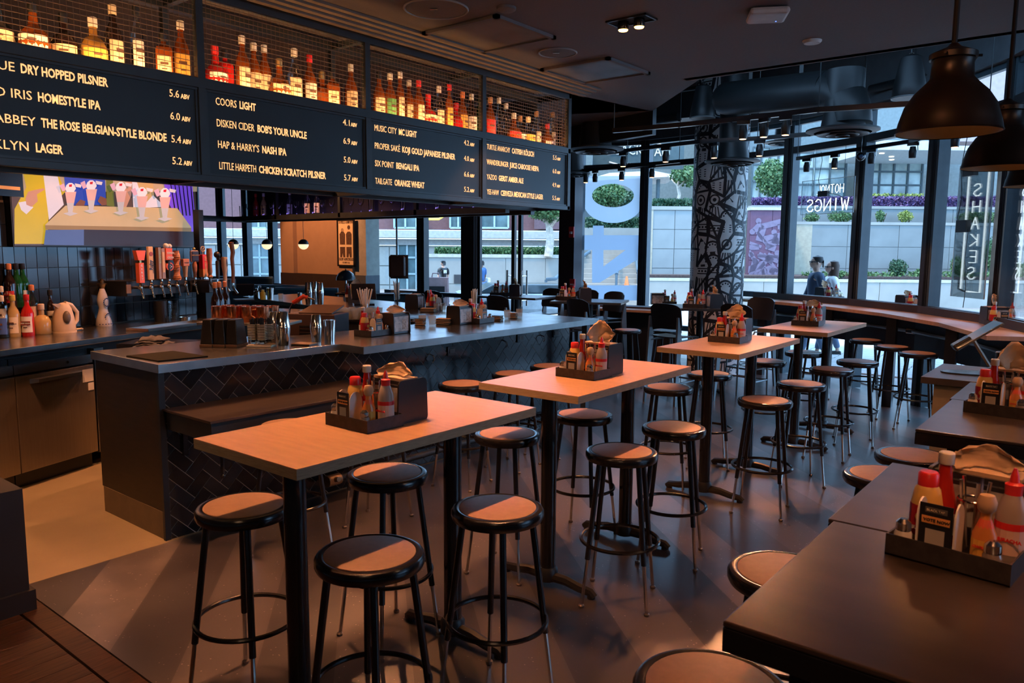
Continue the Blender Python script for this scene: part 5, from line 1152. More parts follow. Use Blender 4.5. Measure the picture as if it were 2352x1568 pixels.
# small jars on the rear corner
for k, (px, py, h, c, w_) in enumerate(((590,686,.14,CHROME,'dark bitters bottle'),(604,688,.13,mat('olive_green',(.35,.33,.05),.3),'jar of green olives'),(597,683,.16,GLASS,'clear pourer bottle'),(577,684,.1,GLASS,'small mixing glass'))):
    o = obj('bar_jar', G().lathe([(.035,0),(.037,.01),(.037,h*.7),(.02,h*.8),(.022,h)], 14), c, None, True, loc=tuple(onZ(px, py, TH))); tag(o, w_+' at the inner corner of the rear bar leg', 'jar')
p = onZ(835, 700, TH); t = thing('bar_terminal', 'black slanted order terminal seen from behind inside the bar', 'terminal', tuple(p), YAW+.3)
obj('base', G().bx(-.12,-.1,0,.12,.1,.02), BLACKM, t); obj('screen_back', G().rb(0,0,.16,.3,.02,.22,0,-.6), BLACKM, t, bevel=.008); obj('stem', G().rb(0,.02,.08,.05,.03,.14), BLACKM, t)
p = onZ(560, 690, TH); t = thing('bar_terminal', 'black tilted till screen behind the wine bottles', 'terminal', tuple(p), YAW+.5)
obj('base', G().bx(-.12,-.1,0,.12,.1,.02), BLACK, t); obj('screen_back', G().rb(0,0,.14,.26,.02,.17,0,.5), mat('matte_black', (.01,.01,.012), .8, spec=.1), t, bevel=.008)
p = [onZ(a, b, TH) for a, b in ((290,819),(364,831),(478,820),(398,808))]; o = obj('bar_mat', G().prism([(q.x, q.y) for q in p], TH, TH+.008), mat('rubber_mat', (.018,.018,.014), .95, spec=.1, bump=.3, scale=200), None); tag(o, 'flat dark rubber bar mat on the near counter corner', 'mat')
q = onZ(355, 800, 1.0); rr = random.Random(4); t = thing('bar_towels', 'crumpled pile of grey bar towels behind the near counter corner', 'towel', (q.x, q.y, 1.02), YAW)
for L in range(4):
    g = G(); n_u, n_v = 14, 9; w2, d2 = .125-.012*L, .085-.006*L; fs = []
    for j in range(n_v+1):
        for i in range(n_u+1):
            u, v = i/n_u*2-1, j/n_v*2-1; e = max(0, 1-abs(u)**4)*max(0, 1-abs(v)**4)
            g.v.append((u*w2*(1+.06*math.sin(5*v+L))+rr.uniform(-.004,.004)+.015*math.sin(L*2), v*d2*(1+.08*math.sin(4*u+L))+rr.uniform(-.004,.004), .016*L+.02*e+.007*math.sin(9*u+3*v+L)*e+.005*math.sin(7*v-5*u)+rr.uniform(-.0015,.0015)))
    for j in range(n_v):
        for i in range(n_u): k = j*(n_u+1)+i; fs.append((k, k+1, k+n_u+2, k+n_u+1))
    g.f = fs; o = obj('towel_fold', g, mat('grey_cloth', (.10,.10,.115), .95, spec=.1), t, True); o.modifiers.new('t', 'SOLIDIFY').thickness = .008
t = thing('ice_well', 'dark sink ledge under the towel heap inside the bar', 'sink', (q.x-.05, q.y+.1, 0), YAW); obj('basin', G().bx(-.35,-.02,0,.4,.3,1.02), BLACKM, t)
# domed lamp, partition, hanging screen, globes and poster
p = at(795, 672, 13.5); t = thing('mushroom_table_lamp', 'black mushroom domed table lamp below the framed poster', 'lamp', (p.x, p.y, p.z))
obj('shade', G().lathe([(.17,.22),(.165,.27),(.13,.34),(.06,.39),(.0,.4)], 24, cap=False).lathe([(.17,.22),(.15,.235)], 24, cap=False), mat('lamp_black', (.02,.022,.03), .25), t, True); obj('stem', G().lathe([(.02,.01),(.014,.24)], 12), CHROME, t, True); obj('base', G().lathe([(.09,0),(.09,.012)], 20), BLACKM, t, True); obj('finial', G().sphere(0,0,.405,.014,8,6), BLACK, t)
pz = p.z
p2 = at(845, 690, 13.4); t = thing('booth_partition', 'dark teal booth partition carrying the mushroom lamp', 'partition', (p2.x, p2.y, 0), YAW)
obj('panel', G().bx(-.42,-.05,0,.75,.12,pz), mat('teal_dark', (.02,.06,.075), .5), t); obj('cap_rail', G().bx(-.55,-.12,pz-.03,.76,.2,pz), BLACKM, t)
for px0, px1, y0, dep, w_ in ((505,700,655,15.2,'nearest teal booth bench back behind the rear bar leg'),(480,625,636,16.6,'farther teal booth back under the globe lamps'),(630,775,662,14.6,'grey capped booth back left of the mushroom lamp')):
    a, b = at(px0, y0, dep), at(px1, y0, dep); t = thing('booth_bench', w_, 'bench', (a.x, a.y, 0), YAW); L_ = (b-a).length
    obj('backrest', G().bx(0,0,.3,L_,.1,a.z-.03), mat('teal_vinyl', (.03,.07,.09), .45), t); obj('top_roll', G().tube([(0,.05,a.z-.03),(L_,.05,a.z-.03)], .05, 10), mat('blue_vinyl', (.08,.17,.22), .4), t, True); obj('seat', G().bx(0,-.5,0,L_,0,.45), mat('teal_vinyl', (.03,.07,.09)), t)
p = at(912, 612, 9.2); t = thing('hanging_tablet_screen', 'black square screen hanging on a thin pole before the windows', 'screen', tuple(p), YAW)
obj('screen_back', G().bx(-.1,-.02,-.13,.1,.02,.13), BLACKM, t, bevel=.02); obj('offset_plate', G().bx(-.085,.02,-.145,.13,.035,.14), BLACK, t); obj('pole', G().tube([(0,0,.12),(0,0,3.1-p.z)], .011, 8).tube([(0,0,-.13),(0,0,-(p.z-TH))], .01, 8), BLACKM, t)  # black plate set behind the screen and a little to one side
for k, (px, py, w_) in enumerate(((536,561,'leftmost globe lamp, half black half glowing, behind the tall tap handle'),(613,561,'middle hanging globe lamp, black above and glowing cream below'),(697,561,'rightmost hanging globe lamp, next to the poster wall'))):
    p = at(px, py, 12.6); t = thing('globe_pendant', w_, 'pendant lamp', tuple(p), 0, 'half black globe pendants'); r = .085
    obj('upper_shell', G().lathe([(r*math.cos(a), r*math.sin(a)) for a in [PI/2*q/6 for q in range(6)]]+[(.001, r)], 20, cap=False), BLACK, t, True)
    obj('glowing_bowl', G().lathe([(.001, -r)]+[(r*math.cos(a), r*math.sin(a)) for a in [-PI/2+PI/2*q/6 for q in range(1, 7)]], 20, cap=False), mat('globe_glow', (1,.75,.5), emit=1.0, ecol=(1,.72,.42)), t, True)
    obj('cord', G().tube([(0,0,r),(0,0,3.25-p.z)], .004, 5), BLACK, t)
a = onY(776, 503, YL-.5); b = onY(817, 612, YL-.5); t = thing('framed_poster', 'tall black framed cream boxing poster of two fighters on the orange wall', 'poster', (a.x, YL-.5, b.z)); W_, H_ = b.x-a.x, a.z-b.z
obj('frame', G().bx(0,-.035,0,W_,-.001,.03).bx(0,-.035,H_-.03,W_,-.001,H_).bx(0,-.035,0,.03,-.001,H_).bx(W_-.03,-.035,0,W_,-.001,H_), BLACK, t)
pr = obj('print', G().bx(.03,-.02,.03,W_-.03,-.01,H_-.03), mat('poster_cream', (.8,.66,.42), .6, var=.03), t); PI_ = mat('poster_ink', (.09,.05,.03), .7, var=.4, scale=30)
for s, cx_, hd in ((0, .3, .78), (1, .68, .84)):
    X = W_*cx_; w_ = W_*.15
    obj('print_figure_torso', G().add([(X-w_,-.022,H_*.46),(X+w_,-.022,H_*.46),(X+w_*1.1,-.022,H_*.68),(X+w_*.5,-.022,H_*.73),(X-w_*.5,-.022,H_*.73),(X-w_*1.1,-.022,H_*.68)],[(0,1,2,3,4,5)]), PI_, pr)
    obj('print_figure_head', G().lathe([(.045,0),(.045,.001)], 14).xf(Matrix.Rotation(PI/2,4,'X')).xf(Matrix.Translation((X,-.021,H_*hd-.02))), PI_ if s else mat('poster_grey', (.4,.3,.2)), pr)
    obj('print_figure_shorts', G().add([(X-w_,-.022,H_*.19),(X-.02,-.022,H_*.19),(X,-.022,H_*.28),(X+.02,-.022,H_*.19),(X+w_,-.022,H_*.19),(X+w_,-.022,H_*.41),(X-w_,-.022,H_*.41)],[(0,1,2,3,4,5,6)]), PI_, pr)
words('lettering', 'THE WORLD IS THE MAIN EVENT', (W_*.08,-.022,H_*.9), .09, PI_, pr, (PI/2,0,0), .001, width=W_*.84); words('lettering', 'TUE SEPT 14 8PM SCHEDULED', (W_*.08,-.022,H_*.12), .08, PI_, pr, (PI/2,0,0), .001, width=W_*.84); words('lettering', 'FOR INFO CALL', (W_*.28,-.022,H_*.06), .05, PI_, pr, (PI/2,0,0), 0, width=W_*.44)
# ------------------------------------------------------------------ overhead services
DUCT = mat('duct_paint', (.012,.015,.017), .45, var=.2)
def diffuser(px, py, dep, R, neck, lb, up=1.2):
    p = at(px, py, dep); t = thing('round_air_diffuser', lb, 'air diffuser', tuple(p), 0, 'round ceiling air diffusers')
    obj('outer_cone', G().lathe([(R*.78,0),(R,.015),(R,.03),(neck*1.05,.055),(neck,.12),(neck*.93,.2),(neck*.93,.3)], 40, cap=False), DUCT, t, True)
    for k, r in enumerate((R*.72, R*.46, R*.2)):
        obj('inner_ring', G().lathe([(r,-.012-.008*k),(r*.96,-.02-.008*k),(r*.62,.02-.004*k)], 32, cap=False), mat('diffuser_ring', (.05,.06,.065), .4), t, True)
    obj('neck_duct', G().lathe([(neck*.9,.28),(neck*.9,.28+up)], 28), DUCT, t, True)
    return p
diffuser(1935, 305, 7.3, .33, .19, 'largest round air diffuser, hanging from the elbow of the big duct', .3)
diffuser(1682, 375, 9.5, .335, .19, 'round air diffuser in front of the painted column')
diffuser(1367, 347, 9.2, .34, .19, 'round air diffuser just right of the menu canopy end')
diffuser(1312, 402, 12, .3, .17, 'small far round air diffuser half hidden by the canopy corner')
diffuser(1795, 330, 12.5, .27, .12, 'pale far air diffuser close to the window transom right of the column')
a = at(1672, 222, 8.9); b = at(1905, 205, 7.45); c = at(1950, 210, 7.3); e = at(1945, 262, 7.3)
z = b.z
t = thing('main_air_duct', 'fat black round air duct with elbow under the raised ceiling', 'duct')
obj('duct_run', G().tube([(a.x,a.y,a.z-.02),(b.x,b.y,z)], .185, 28), DUCT, t, True)
obj('end_cap', G().sphere(a.x, a.y, a.z-.02, .185, 24, 14), DUCT, t, True)
dv = (b-a).normalized(); p0 = Vector((b.x,b.y,z)); pts = [p0]+[p0+dv*(.30*math.sin(q*PI/10))-Vector((0,0,.30*(1-math.cos(q*PI/10)))) for q in range(1,6)]
pts.append(pts[-1]-Vector((0,0,.02))); obj('elbow', G().tube([tuple(q) for q in pts], .185, 28), DUCT, t, True)
for k in (.25, .75): q = a.lerp(b, k); obj('hanger_strap', G().bx(q.x-.02,q.y-.004,q.z+.15,q.x+.02,q.y+.004,4.35), DUCT, t)
for px, py, dep, s, lb in ((1613, 272, 9.3, .9, 'black hanging pendant loudspeaker between duct and soffit'), (2087, 226, 7.2, .9, 'black hanging pendant loudspeaker left of the first dome lamp')):
    p = at(px, py, dep); t = thing('pendant_loudspeaker', lb, 'speaker', tuple(p))
    obj('cabinet', G().lathe([(.165*s,0),(.17*s,.01),(.155*s,.12),(.10*s,.37),(.07*s,.39),(.0,.395)], 32), mat('speaker_black', (.016,.018,.02), .45), t, True)
    obj('grille_rim', G().torus(0,0,.004,.165*s,.008,32,6), mat('rim_pale', (.2,.23,.24), .4), t, True); obj('hanger', G().tube([(0,0,.38),(0,0,4.35-p.z)], .005, 6), DARKM, t); obj('hanger_ring', G().torus(0,0,.41,.02,.004,12,5), CHROME, t)
def track(pts, lb, heads, z=2.98):
    P = [onZ(x, y, z) for x, y in pts]; t = thing('track_rail', lb, 'track light', group='ceiling lighting tracks')
    g = G()
    for i in range(len(P)-1):
        d = P[i+1]-P[i]; g.rb(*((P[i]+P[i+1])/2), d.length+.02, .035, .045, math.atan2(d.y, d.x))
    obj('rail', g, BLACKM, t)
    for q in P[::max(1, len(P)//2)]: obj('suspension_rod', G().tube([tuple(q), (q.x, q.y, 4.35)], .005, 5), DARKM, t)
    for k, (px, py, on, w_) in enumerate(heads):
        q = None
        best = 1e9
        for i in range(len(P)-1):
            for s in range(21):
                r_ = P[i].lerp(P[i+1], s/20); v = r_-CAMP; dd = v.dot(FW); X = 1176+FPX*v.dot(RT)/dd
                if abs(X-px) < best: best = abs(X-px); q = r_
        h = thing('track_spotlight', 'small black track spotlight '+w_, 'spotlight', (q.x, q.y, q.z-.02), random.uniform(-.5,.5), 'track spotlights')
        obj('adapter', G().bx(-.06,-.018,-.035,.06,.018,-.0), BLACKM, h); obj('bracket', G().tube([(.045,0,-.03),(.05,0,-.09)], .006, 6), CHROME, h)
        hd = obj('lamp_head', G().lathe([(.035,-.17),(.038,-.165),(.042,-.1),(.034,-.07),(.03,-.045),(.0,-.04)], 20), BLACK, h, True)
        obj('lens', G().lathe([(.03,-.172),(.028,-.168)], 16), mat('lamp_glow_hot', (1,.6,.3), emit=9 if on > 1 else 3, ecol=(1,.5,.2)) if on else DARKM, hd)
track([(1410,300),(1560,287),(1680,275),(1880,252),(2100,238),(2215,220)], 'straight front lighting track under the big duct', [(1708,285,2,'leftmost of three bright ones under the duct'),(1757,285,2,'middle of three bright ones under the duct'),(1803,280,2,'rightmost of three bright ones under the duct')])
track([(1395,352),(1480,340),(1610,325),(1740,318),(1860,308),(2000,285)], 'second lighting track crossing before the column', [(1432,355,1,'with orange glow beside the canopy end diffuser'),(1533,345,1,'in front of the AP letters'),(1640,330,1,'in front of the column left side'),(1745,325,1,'just right of the column')])
track([(1330,392),(1440,383),(1560,370)], 'short far lighting track over the numbered window', [(1345,390,1,'under the far small diffuser'),(1427,388,1,'above the oval of the window number'),(1500,380,1,'right of the window number oval'),(1365,396,0,'dim one nearest the canopy')])
track([(1832,364),(1950,346),(2090,325),(2180,300),(2270,262)], 'curved right lighting track along the window wall', [(1852,362,0,'unlit, leftmost on the curved window track'),(1920,352,1,'faintly lit above the wings neon sign'),(2000,340,0,'unlit beside the small camera'),(2097,325,0,'unlit above the tall window with grid building'),(2195,296,1,'glowing below the first dome pendant')])
p = onZ(1978, 345, 2.9); t = thing('security_camera', 'small round black camera with blue lens on the curved track', 'camera', tuple(p), YAW); obj('housing', G().sphere(0,0,-.07,.05,16,10), BLACKM, t, True); obj('stem', G().tube([(0,0,-.03),(0,0,1.45)], .006, 6), BLACKM, t); obj('lens', G().sphere(-.01,-.035,-.075,.026,12,8), mat('blue_lens', (.05,.1,.2), .1), t, True)
for (x0,y0,x1,y1,r,z,lb) in ((1312,300,1560,268,.07,3.6,'dark sprinkler pipe above the canopy end'),(1500,215,1850,170,.03,4.1,'thin conduit near the raised ceiling'),(2000,205,2352,120,.05,3.7,'black pipe curving toward the right windows')):
    a, b = onZ(x0,y0,z), onZ(x1,y1,z); o = obj('ceiling_pipe', G().tube([tuple(a),tuple(b)], r, 10), DUCT, None, True); tag(o, lb, 'pipe')
t = thing('box_duct', 'broad flat black duct between canopy and big round duct', 'duct'); a, b = onZ(1315,300,3.6), onZ(1700,262,3.6)
d = b-a; obj('duct_body', G().rb(*((a+b)/2+Vector((0,0,.15))), d.length, .5, .34, math.atan2(d.y,d.x)), DUCT, t); obj('flange', G().rb(*((a+b)/2+Vector((0,0,.15))), .03, .56, .4, math.atan2(d.y,d.x)), DUCT, t)
# slanted drywall fin at the canopy end
struct('ceiling_fin', G().add([tuple(onZ(1312,215,3.25)),tuple(onZ(1490,254,3.25)),tuple(onZ(1312,262,3.25)),tuple(onZ(1312,215,3.25)+Vector((0,0,.02))),tuple(onZ(1490,254,3.25)+Vector((0,0,.02))),tuple(onZ(1312,262,3.25)+Vector((0,0,.02)))], [(0,1,2),(5,4,3),(0,3,4,1),(1,4,5,2),(2,5,3,0)]), CEIL)
# dome pendants
PEN = mat('pendant_bronze', (.024,.018,.015), .36, .5); PIN = mat('pendant_inside', (.35,.22,.1), .5)
for k, (px, py, dep, w_) in enumerate(((2177,306,3.45,'nearest and largest bronze-black dome pendant at the upper right'),(2303,386,4.45,'second bronze-black dome pendant, partly cut by the photo edge'),(2385,428,5.5,'third dome pendant, only its rim showing below the others'))):
    p = at(px, py, dep); t = thing('dome_pendant', w_, 'pendant lamp', tuple(p), 0, 'bronze black dome pendants')
    obj('shade', G().lathe([(.213,0),(.218,.004),(.214,.01),(.206,.05),(.185,.12),(.15,.175),(.11,.215),(.088,.24),(.085,.30),(.09,.315),(.08,.33),(.07,.335)], 48, cap=False), PEN, t, True)
    obj('shade_inside', G().lathe([(.212,.003),(.2,.05),(.178,.12),(.142,.172),(.1,.21)], 40, cap=False), PIN, t, True)
    obj('collar', G().lathe([(.08,.318),(.096,.322),(.098,.345),(.088,.35),(.06,.362),(.03,.375),(.016,.39)], 36), PEN, t, True)
    for a in (.4, 2.5, 4.6): obj('collar_screw', G().tube([(.09*math.cos(a),.09*math.sin(a),.333),(.115*math.cos(a),.115*math.sin(a),.333)], .006, 6), PEN, t)
    obj('rod', G().tube([(0,0,.38),(0,0,3.25-p.z if p.y < 6.3 else 4.3-p.z)], .012, 10), mat('rod_black', (.01,.01,.011), .6, spec=.2), t, True)
    obj('bulb', G().sphere(0,0,.1,.03,12,8), mat('bulb_glow', (1,.6,.3), emit=3, ecol=(1,.5,.2)), t, True)
    spot('pendant_lamp', (p.x, p.y, p.z+.08), (p.x, p.y, 0), 45, 130)
spot('front_ceiling_lamp', (-.9, 1.9, 3.15), (-.75, 4.2, 2.3), 40, 50)
# ------------------------------------------------------------------ neon signs in the windows
NEO = mat('neon_white', (1,1,1), emit=2.5, ecol=(.85,.95,1)); NOFF = mat('neon_tube_cover', (.02,.03,.035), .4); ACR = glassmat('acrylic_sheet', (.93,.97,.98), .06); EDG = mat('acrylic_edge', (.65,.78,.82), .2, trans=.3)
def bayframe(i): a, b = FACADE[i], FACADE[i+1]; L_, an = seg_frame(a, b); return Vector((a[0], a[1], 0)), an
def bayhit(i, px, py, off=-.14):
    o, an = bayframe(i); tx = Vector((math.cos(an), math.sin(an), 0)); ny = Vector((-math.sin(an), math.cos(an), 0)); q = o+ny*off; d = ray(px, py); p = CAMP+d*((q-CAMP).dot(ny)/d.dot(ny)); return (p-o).dot(tx), p.z
L5 = {'W':[[(0,1),(.25,0),(.5,.8),(.75,0),(1,1)]],'I':[[(.5,0),(.5,1)]],'N':[[(0,0),(0,1),(.9,0),(.9,1)]],'G':[[(.9,.8),(.6,1),(.2,.9),(0,.5),(.2,.1),(.6,0),(.95,.15),(.95,.45),(.6,.45)]],'S':[[(.9,.85),(.6,1),(.2,.95),(.1,.7),(.4,.55),(.8,.4),(.9,.2),(.6,0),(.2,.02),(0,.2)]],'H':[[(0,0),(0,1)],[(.9,0),(.9,1)],[(0,.5),(.9,.5)]],'A':[[(0,0),(.45,1),(.9,0)],[(.2,.4),(.7,.4)]],'K':[[(0,0),(0,1)],[(.85,1),(0,.45),(.9,0)]],'E':[[(.85,1),(0,1),(0,0),(.85,0)],[(0,.5),(.7,.5)]],'O':[[(.45,1),(.1,.8),(0,.5),(.1,.2),(.45,0),(.8,.2),(.9,.5),(.8,.8),(.45,1)]],'T':[[(0,1),(.9,1)],[(.45,1),(.45,0)]],'L':[[(0,1),(0,0),(.8,0)]]}
def neon(parent, txt, u0, u1, z0, z1, y, mirror=True, vertical=False, r=.006, slant=.1):
    n = len(txt)
    for i, c in enumerate(txt):
        g = G()
        if vertical: cu0, cu1 = u0, u1; cz1 = z1-(z1-z0)*i/n; cz0 = cz1-(z1-z0)/n*.72
        else:
            k = (n-1-i) if mirror else i; w1 = (u1-u0)/n; cu0 = u0+w1*k; cu1 = cu0+w1*.8; cz0, cz1 = z0, z1
        for st in L5[c]: g.tube([((cu1-(cu1-cu0)*a if mirror else cu0+(cu1-cu0)*a)+slant*(b-.5)*(cu1-cu0)*0, y, cz0+(cz1-cz0)*b) for a, b in st], r, 6)
        obj('neon_letter', g, NEO, parent, True)
o_, an = bayframe(3); u0, z1 = bayhit(3, 1846, 416); u1, z1b = bayhit(3, 1968, 404); _, z0 = bayhit(3, 1842, 494)
t = thing('neon_sign', 'clear acrylic neon sign reading WINGS reversed, hanging in the window behind the couple', 'neon sign', tuple(o_), an)
obj('acrylic_sheet', G().bx(u0,-.165,z0,u1,-.16,z1b), ACR, t); obj('sheet_edge', G().bx(u0,-.168,z1b-.006,u1,-.157,z1b).bx(u0,-.168,z0,u0+.006,-.157,z1b).bx(u1-.006,-.168,z0,u1,-.157,z1b).bx(u0,-.168,z0,u1,-.157,z0+.006), EDG, t)
wz = z1b-z0; wu = u1-u0
neon(t, 'HOTNOL', u0+wu*.27, u0+wu*.8, z0+wz*.58, z0+wz*.83, -.145, r=.004); neon(t, 'WINGS', u0+wu*.09, u1-wu*.08, z0+wz*.09, z0+wz*.44, -.145, r=.007)
obj('transformer', G().bx(u0+wu*.36,-.2,z0+wz*.5,u0+wu*.54,-.16,z0+wz*.66), BLACK, t)
obj('cable', G().tube([(u0+wu*.38,-.18,z0+wz*.66),(u0+wu*.33,-.17,z1b),(u0+wu*.37,-.16,z1b+.25),(u0+wu*.33,-.15,3.05)], .004, 5).tube([(u0+wu*.36,-.18,z0+wz*.5),(u0+wu*.25,-.18,z0+wz*.3),(u0+wu*.3,-.18,z0+.02),(u0+wu*.4,-.18,z0+wz*.25)], .004, 5).tube([(u0+wu*.54,-.18,z0+wz*.6),(u0+wu*.75,-.18,z0+wz*.5),(u0+wu*.87,-.17,z0+wz*.35)], .004, 5), BLACK, t)
for q in (.22, .8): obj('chain', G().tube([(u0+wu*q,-.162,z1b),(u0+wu*q,-.162,3.1)], .0025, 4), CHROME, t)
o_, an = bayframe(5); u0, z0 = bayhit(5, 2208, 668); u1, z1 = bayhit(5, 2268, 398)
ul, _ = bayhit(5, 2226, 430)
t = thing('neon_sign', 'tall vertical neon frame sign with stacked letters SHAKES in the right window', 'neon sign', tuple(o_), an)
W5 = .16; uc = (bayhit(5, 2215, 600)[0]+bayhit(5, 2250, 600)[0])/2; zt_ = 2.62; zb_ = z0
obj('acrylic_sheet', G().bx(uc-.28,-.165,zb_-.06,uc+.28,-.16,zt_), ACR, t); obj('sheet_edge', G().bx(uc-.28,-.168,zb_-.06,uc-.274,-.157,zt_).bx(uc+.274,-.168,zb_-.06,uc+.28,-.157,zt_), EDG, t)
obj('neon_border', G().tube([(uc-W5,-.14,zt_-.03),(uc-W5,-.14,zb_+.02)], .008, 8).tube([(uc+W5,-.14,zt_-.03),(uc+W5,-.14,zb_),(uc-.05,-.14,zb_)], .008, 8), NEO, t, True)
neon(t, 'SHAKES', uc-.065, uc+.065, zb_+.08, zt_-.2, -.145, vertical=True, r=.0055)
obj('transformer', G().bx(uc-.2,-.21,1.9+.05,uc-.03,-.16,2.07), BLACK, t); obj('transformer', G().bx(uc-.16,-.21,2.5,uc+.02,-.16,2.6), BLACK, t)
obj('cable', G().tube([(uc-.19,-.18,1.98),(uc-.25,-.17,2.1),(uc-.2,-.17,2.3),(uc-.27,-.16,2.6),(uc-.2,-.15,3.0)], .004, 5).tube([(uc-.03,-.18,1.98),(uc-.05,-.18,1.7),(uc+.0,-.18,1.4),(uc-.02,-.18,1.2)], .004, 5), BLACK, t); obj('tube_end', G().tube([(uc-W5-.02,-.15,zb_+.12),(uc-W5-.02,-.15,zb_+.02),(uc-.07,-.15,zb_)], .009, 6), NOFF, t)
# frosted numerals on the bay left of the column (between mullions at px 1333 and 1475)
FROST = translucent('frosted_vinyl', (.72,.80,.90))
o_, an = bayframe(0); 
def bh(px, py): return bayhit(0, px, py, -.012)
t = thing('frosted_window_number', 'big frosted white 0 and upturned 4 vinyl on the window left of the column', 'window decal', tuple(o_), an)
def sheet2(nm, pts): q = [bh(a, b) for a, b in pts]; obj(nm, G().slab([(a, -.013, b) for a, b in q], (0,-1,0), .0008), FROST, t)
N_ = 48; cx_, cy_, rx, ry = 1408, 449, 48, 27
ring_o = []; 
for k in range(N_):
    a = 2*PI*k/N_; c_, s_ = math.cos(a), math.sin(a)
    # outer outline: straight top/sides, round bottom
    if s_ < 0: x_ = cx_+max(-68, min(67, c_*150)); y_ = max(404, 452+s_*150)
    else: x_ = cx_+67*c_ if abs(c_) < 1 else cx_+67*c_; y_ = 466+46*s_
    ring_o.append((x_, y_))
ring_i = [(cx_+rx*math.cos(2*PI*k/N_), cy_+ry*math.sin(2*PI*k/N_)) for k in range(N_)]
g = G(); O_ = [bh(*p) for p in ring_o]; I_ = [bh(*p) for p in ring_i]
for k in range(N_):
    j = (k+1) % N_; g.add([(O_[k][0],-.013,O_[k][1]),(O_[j][0],-.013,O_[j][1]),(I_[j][0],-.013,I_[j][1]),(I_[k][0],-.013,I_[k][1])], [(0,1,2,3)])
obj('numeral_zero', g, FROST, t)
sheet2('numeral_four', [(1362,518),(1387,518),(1387,540),(1362,540)]); sheet2('numeral_four', [(1338,540),(1470,540),(1470,574),(1338,574)])
sheet2('numeral_four', [(1360,574),(1386,574),(1386,612),(1437,574),(1470,574),(1470,592),(1377,649),(1360,649)]); sheet2('frosted_band', [(1338,655),(1470,655),(1470,690),(1338,690)])
t = thing('fire_alarm', 'red fire alarm strobe on the dark door post', 'alarm', tuple(onY(1314, 533, YL-.12)), 0); obj('housing', G().bx(-.05,-.03,-.09,.05,.0,.09), RED, t, bevel=.008); obj('strobe', G().bx(-.02,-.045,-.03,.025,-.03,.01), WHITE, t)
t = thing('fire_pull_station', 'small red fire pull box low on the dark door post', 'alarm', tuple(onY(1316, 650, YL-.12)), 0); obj('housing', G().bx(-.05,-.03,-.07,.05,.0,.07), RED, t, bevel=.004); obj('lever', G().bx(-.03,-.04,-.03,.03,-.03,-.01), WHITE, t)
# host stand things
p = onZ(2236, 858, TH); t = thing('tablet_stand', 'slanted silver tablet stand with dark scanner on the host stand', 'tablet', tuple(p), YAW-.3)
obj('base', G().lathe([(.12,0),(.12,.008),(.03,.014)], 28).xf(Matrix.Diagonal((1.4,.7,1,1))), mat('stand_black', (.03,.035,.04), .2), t, True); obj('arm', G().tube([(.1,0,.01),(.0,0,.17),(-.02,0,.2)], .011, 8), STEEL, t, True)
obj('tablet', G().rb(.0,0,.22,.26,.17,.012,0,0,-.62), STEEL, t, bevel=.003); obj('reader', G().rb(-.07,0,.17,.1,.08,.04,0,0,-.62), BLACKM, t, bevel=.008)
p = onZ(2312, 850, TH); t = thing('candle_jar', 'black lidded round jar behind the blue card on the host stand', 'jar', tuple(p)); obj('jar', G().lathe([(.055,0),(.06,.01),(.06,.05)], 24), CAPM['gold'], t, True); obj('lid', G().lathe([(.062,.05),(.064,.1),(.06,.105)], 24), BLACK, t, True)
# ------------------------------------------------------------------ outside
OUT = (math.cos(YAW), math.sin(YAW))
def yz(py, dep, px=1700): return at(px, py, dep).z
def owall(nm, px0, px1, y0, zb, dep, th, m_, parent=None, ztop=None, st=True, label=None):
    """upright wall facing the room, top edge seen at row y0"""
    a = at(px0, y0, dep); b = at(px1, y0, dep); L_ = math.hypot(b.x-a.x, b.y-a.y); z1 = ztop if ztop is not None else (a.z+b.z)/2
    an = math.atan2(b.y-a.y, b.x-a.x); g = G().bx(0, 0, zb-(a.z if 0 else 0), L_, th, z1)
    o = obj(nm, g, m_, parent, loc=(a.x, a.y, 0), rz=an)
    if st: o['kind'] = 'structure'
    if label: o['label'] = label
    return o, L_, z1
CON = mat('pale_concrete', (.33,.335,.31), .8, var=.08, scale=2); CON2 = mat('grey_concrete', (.22,.245,.245), .8, var=.1, scale=1.5); JT = mat('joint_pale', (.72,.74,.72), .8)
BRICK = mat('brick_purple', (.17,.085,.09), .8, var=.1); STONE = mat('beige_stone', (.4,.39,.35), .8, var=.08, scale=3)
struct('street', G().bx(-60, 8, -.12, 25, 60, -.04), mat('asphalt', (.22,.22,.22), .85), label='street and forecourt outside the windows')
pv = struct('pavement', G().prism([(-7,11.7),(-3,11.3),(0,8.5),(3,6),(14,10),(2,24),(-14,30),(-20,24)], -.04, -.02), mat('paver_base', (.4,.38,.36), .8), label='paved forecourt beyond the window counter')
pm = mesh('paver', G().bx(-.29,-.14,0,.29,.14,.02), mat('paver_pink_grey', (.5,.47,.45), .8, var=.1))
for i in range(14):
    for j in range(16): obj('paver', pm, None, pv, loc=(-4.5+i*.6-j*.02+(j%2)*.3*0, 11.9+j*.29+max(0,0), -.02), rz=0)
def joints(o, L_, z0, z1, du, dz, m_=JT):
    g = G(); k = 1
    while z1-k*dz > z0+.1: g.bx(0, -.012, z1-k*dz-.012, L_, .0, z1-k*dz+.012); k += 1
    u = du
    while u < L_-.1: g.bx(u-.012, -.012, z0, u+.012, 0, z1); u += du
    obj('panel_joints', g, m_, o)
def blocks(o, L_, z0, z1, du, dz, m_, name='concrete_panel', off=.03):
    nu, nz = max(1, round(L_/du)), max(1, round((z1-z0)/dz)); a, b = L_/nu, (z1-z0)/nz
    me = mesh(name, G().bx(.008, -off, .008, a-.008, 0, b-.008), m_)
    for i in range(nu):
        for j in range(nz): obj(name, me, None, o, loc=(i*a, random.uniform(-.004, .004), z0+j*b))
